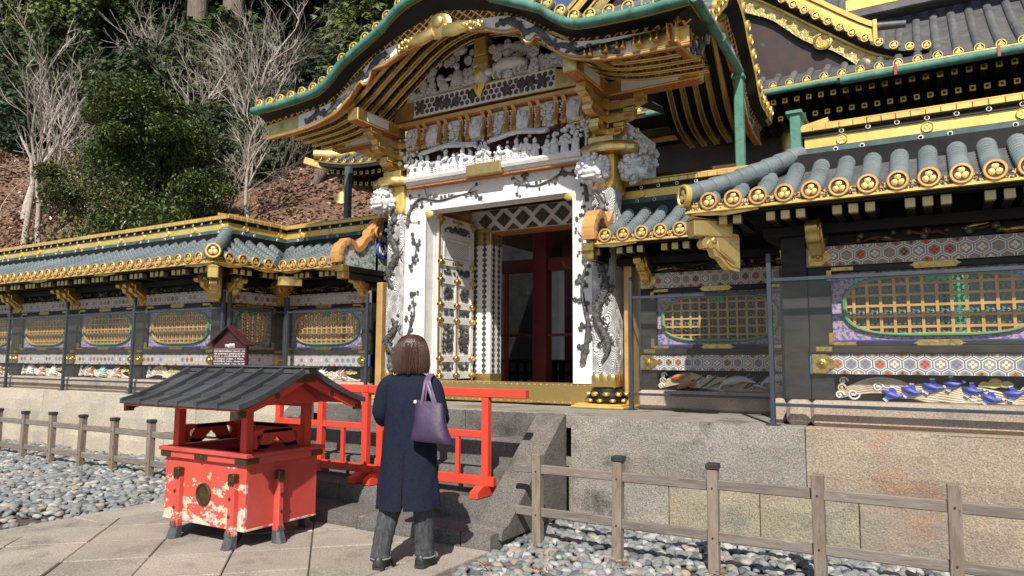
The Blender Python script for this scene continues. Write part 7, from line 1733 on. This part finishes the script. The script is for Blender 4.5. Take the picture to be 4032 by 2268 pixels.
# jeans and shoes
for s_, (fx_, fy) in ((-1,fl),(1,fr_)):
    P = smooth_curve([(s_*.075,0,.62),(s_*.10,.0,.48),(lerp(s_*.11,fx_,.4),lerp(.0,fy,.4),.34),(lerp(s_*.11,fx_,.8),lerp(0,fy,.8),.2),(fx_,fy,.09),(fx_,fy,.060)],6); n_ = len(P)
    rad = [interp(q/(n_-1),[(0,.085),(.3,.078),(.5,.070),(.75,.066),(.9,.070),(1,.071)])*(1+.035*math.sin(q*2.1+s_)+.02*math.sin(q*3.7)) for q in range(n_)]
    j = MB().tube([tuple(p) for p in P], rad, 18, 0, False).build('trouser_leg', DENIM, PER, None, True, 80)
    MB().tube([(P[-1].x+rad[-1]*1.02*math.cos(a),P[-1].y+rad[-1]*1.02*math.sin(a),.069) for a in [2*math.pi*q/20 for q in range(21)]],.0055,5).build('cuff_hem', mat('hem_stitch',(.20,.21,.22),rough=.9), j, None, True, 80)
    ya = R_(8)*s_; Ms = T(fx_,fy,0) @ RZ(-ya)
    b = MB(); ss = [(-.085,.026,.062),(-.075,.036,.085),(-.03,.040,.095),(.03,.043,.085),(.08,.046,.065),(.13,.045,.052),(.16,.034,.042),(.172,.014,.034)]
    for y, w, zt_ in ss: b.v += [(-w,y,.022),(-w*.96,y,.022+(zt_-.022)*.55),(-w*.5,y,zt_),(w*.5,y,zt_),(w*.96,y,.022+(zt_-.022)*.55),(w,y,.022)]
    for i in range(len(ss)-1):
        for q in range(6): b.f.append((i*6+q,i*6+(q+1)%6,(i+1)*6+(q+1)%6,(i+1)*6+q)); b.m.append(0)
    b.f += [tuple(range(6))[::-1],tuple(range((len(ss)-1)*6,len(ss)*6))]; b.m += [0,0]
    lift_ = .0; sh_ = b.build('shoe', SHOE, PER, Ms, True, 50)
    b = MB(); O = [(-w*1.06,y) for y,w,_ in ss]+[(w*1.06,y) for y,w,_ in ss[::-1]]; b.prism(O[::-1],.003,.028,'xy'); b.build('sole', SOLE, sh_)
# ------------------------------------------------------------------ shoulder bag
BAGM = mat('purple_nylon', (.032,.015,.048), (.048,.024,.068), rough=.38, ns=6, bump=.004, bs=9, spec=.6); STRAP = mat('mauve_leather_strap', (.10,.06,.13), (.17,.11,.19), rough=.45, ns=12)
BAG = thing('shoulder_bag', 'purple nylon tote bag hanging from the right shoulder of the navy coat', 'bag', (-3.245,4.03,0), R_(20))
b = MB(); n = 40; rows = []
for z, rx, ry_, dx, dy_ in ((1.145,.098,.010,.0,.0),(1.12,.10,.016,.002,0),(1.05,.108,.036,.008,0),(.98,.118,.052,.016,0),(.92,.134,.062,.024,0),(.885,.148,.064,.03,0),(.872,.150,.056,.032,0)):
    row = []
    for k in range(n+1):
        a = 2*math.pi*k/n; w = 1+.05*math.sin(a*5+z*30)*(1.145-z)/.27; row.append((.190+dx+rx*w*math.copysign(abs(math.cos(a))**.6,math.cos(a)), -.165+dy_+ry_*w*math.copysign(abs(math.sin(a))**.7,math.sin(a)), z-.03*math.cos(a)*.5))
    rows.append(row)
b.grid(rows); b.f.append(tuple(range(6*(n+1),6*(n+1)+n))); b.m.append(0); b.f.append(tuple(range(n))[::-1]); b.m.append(0)
b.build('bag_body', BAGM, BAG, None, True, 50)
for i, (xa, xb, yo) in enumerate(((.140,.235,-.178),(.150,.245,-.152))):
    P = smooth_curve([(xa,yo,1.12),(xa+.012,yo+.0,1.20),(.150+.02*i,-.130,1.285),(.145+.02*i,-.02,1.325),(.150+.02*i,.05,1.29),(.18,.10,1.20)],5)
    MB().tube([tuple(p) for p in P],.007,6,0,True,(1.4,1,1)).build('strap', STRAP, BAG, None, True, 60)
    P = smooth_curve([(xb,yo,1.10),(xb-.03,yo,1.19),(.160+.02*i,-.132,1.287),(.152+.02*i,-.02,1.328)],5); MB().tube([tuple(p) for p in P],.007,6,0,True,(1.4,1,1)).build('strap', STRAP, BAG, None, True, 60)
MB().cbox(.082,.105,-.178,-.152,1.128,1.152,.005).build('zip_tab', PWHITE, BAG)
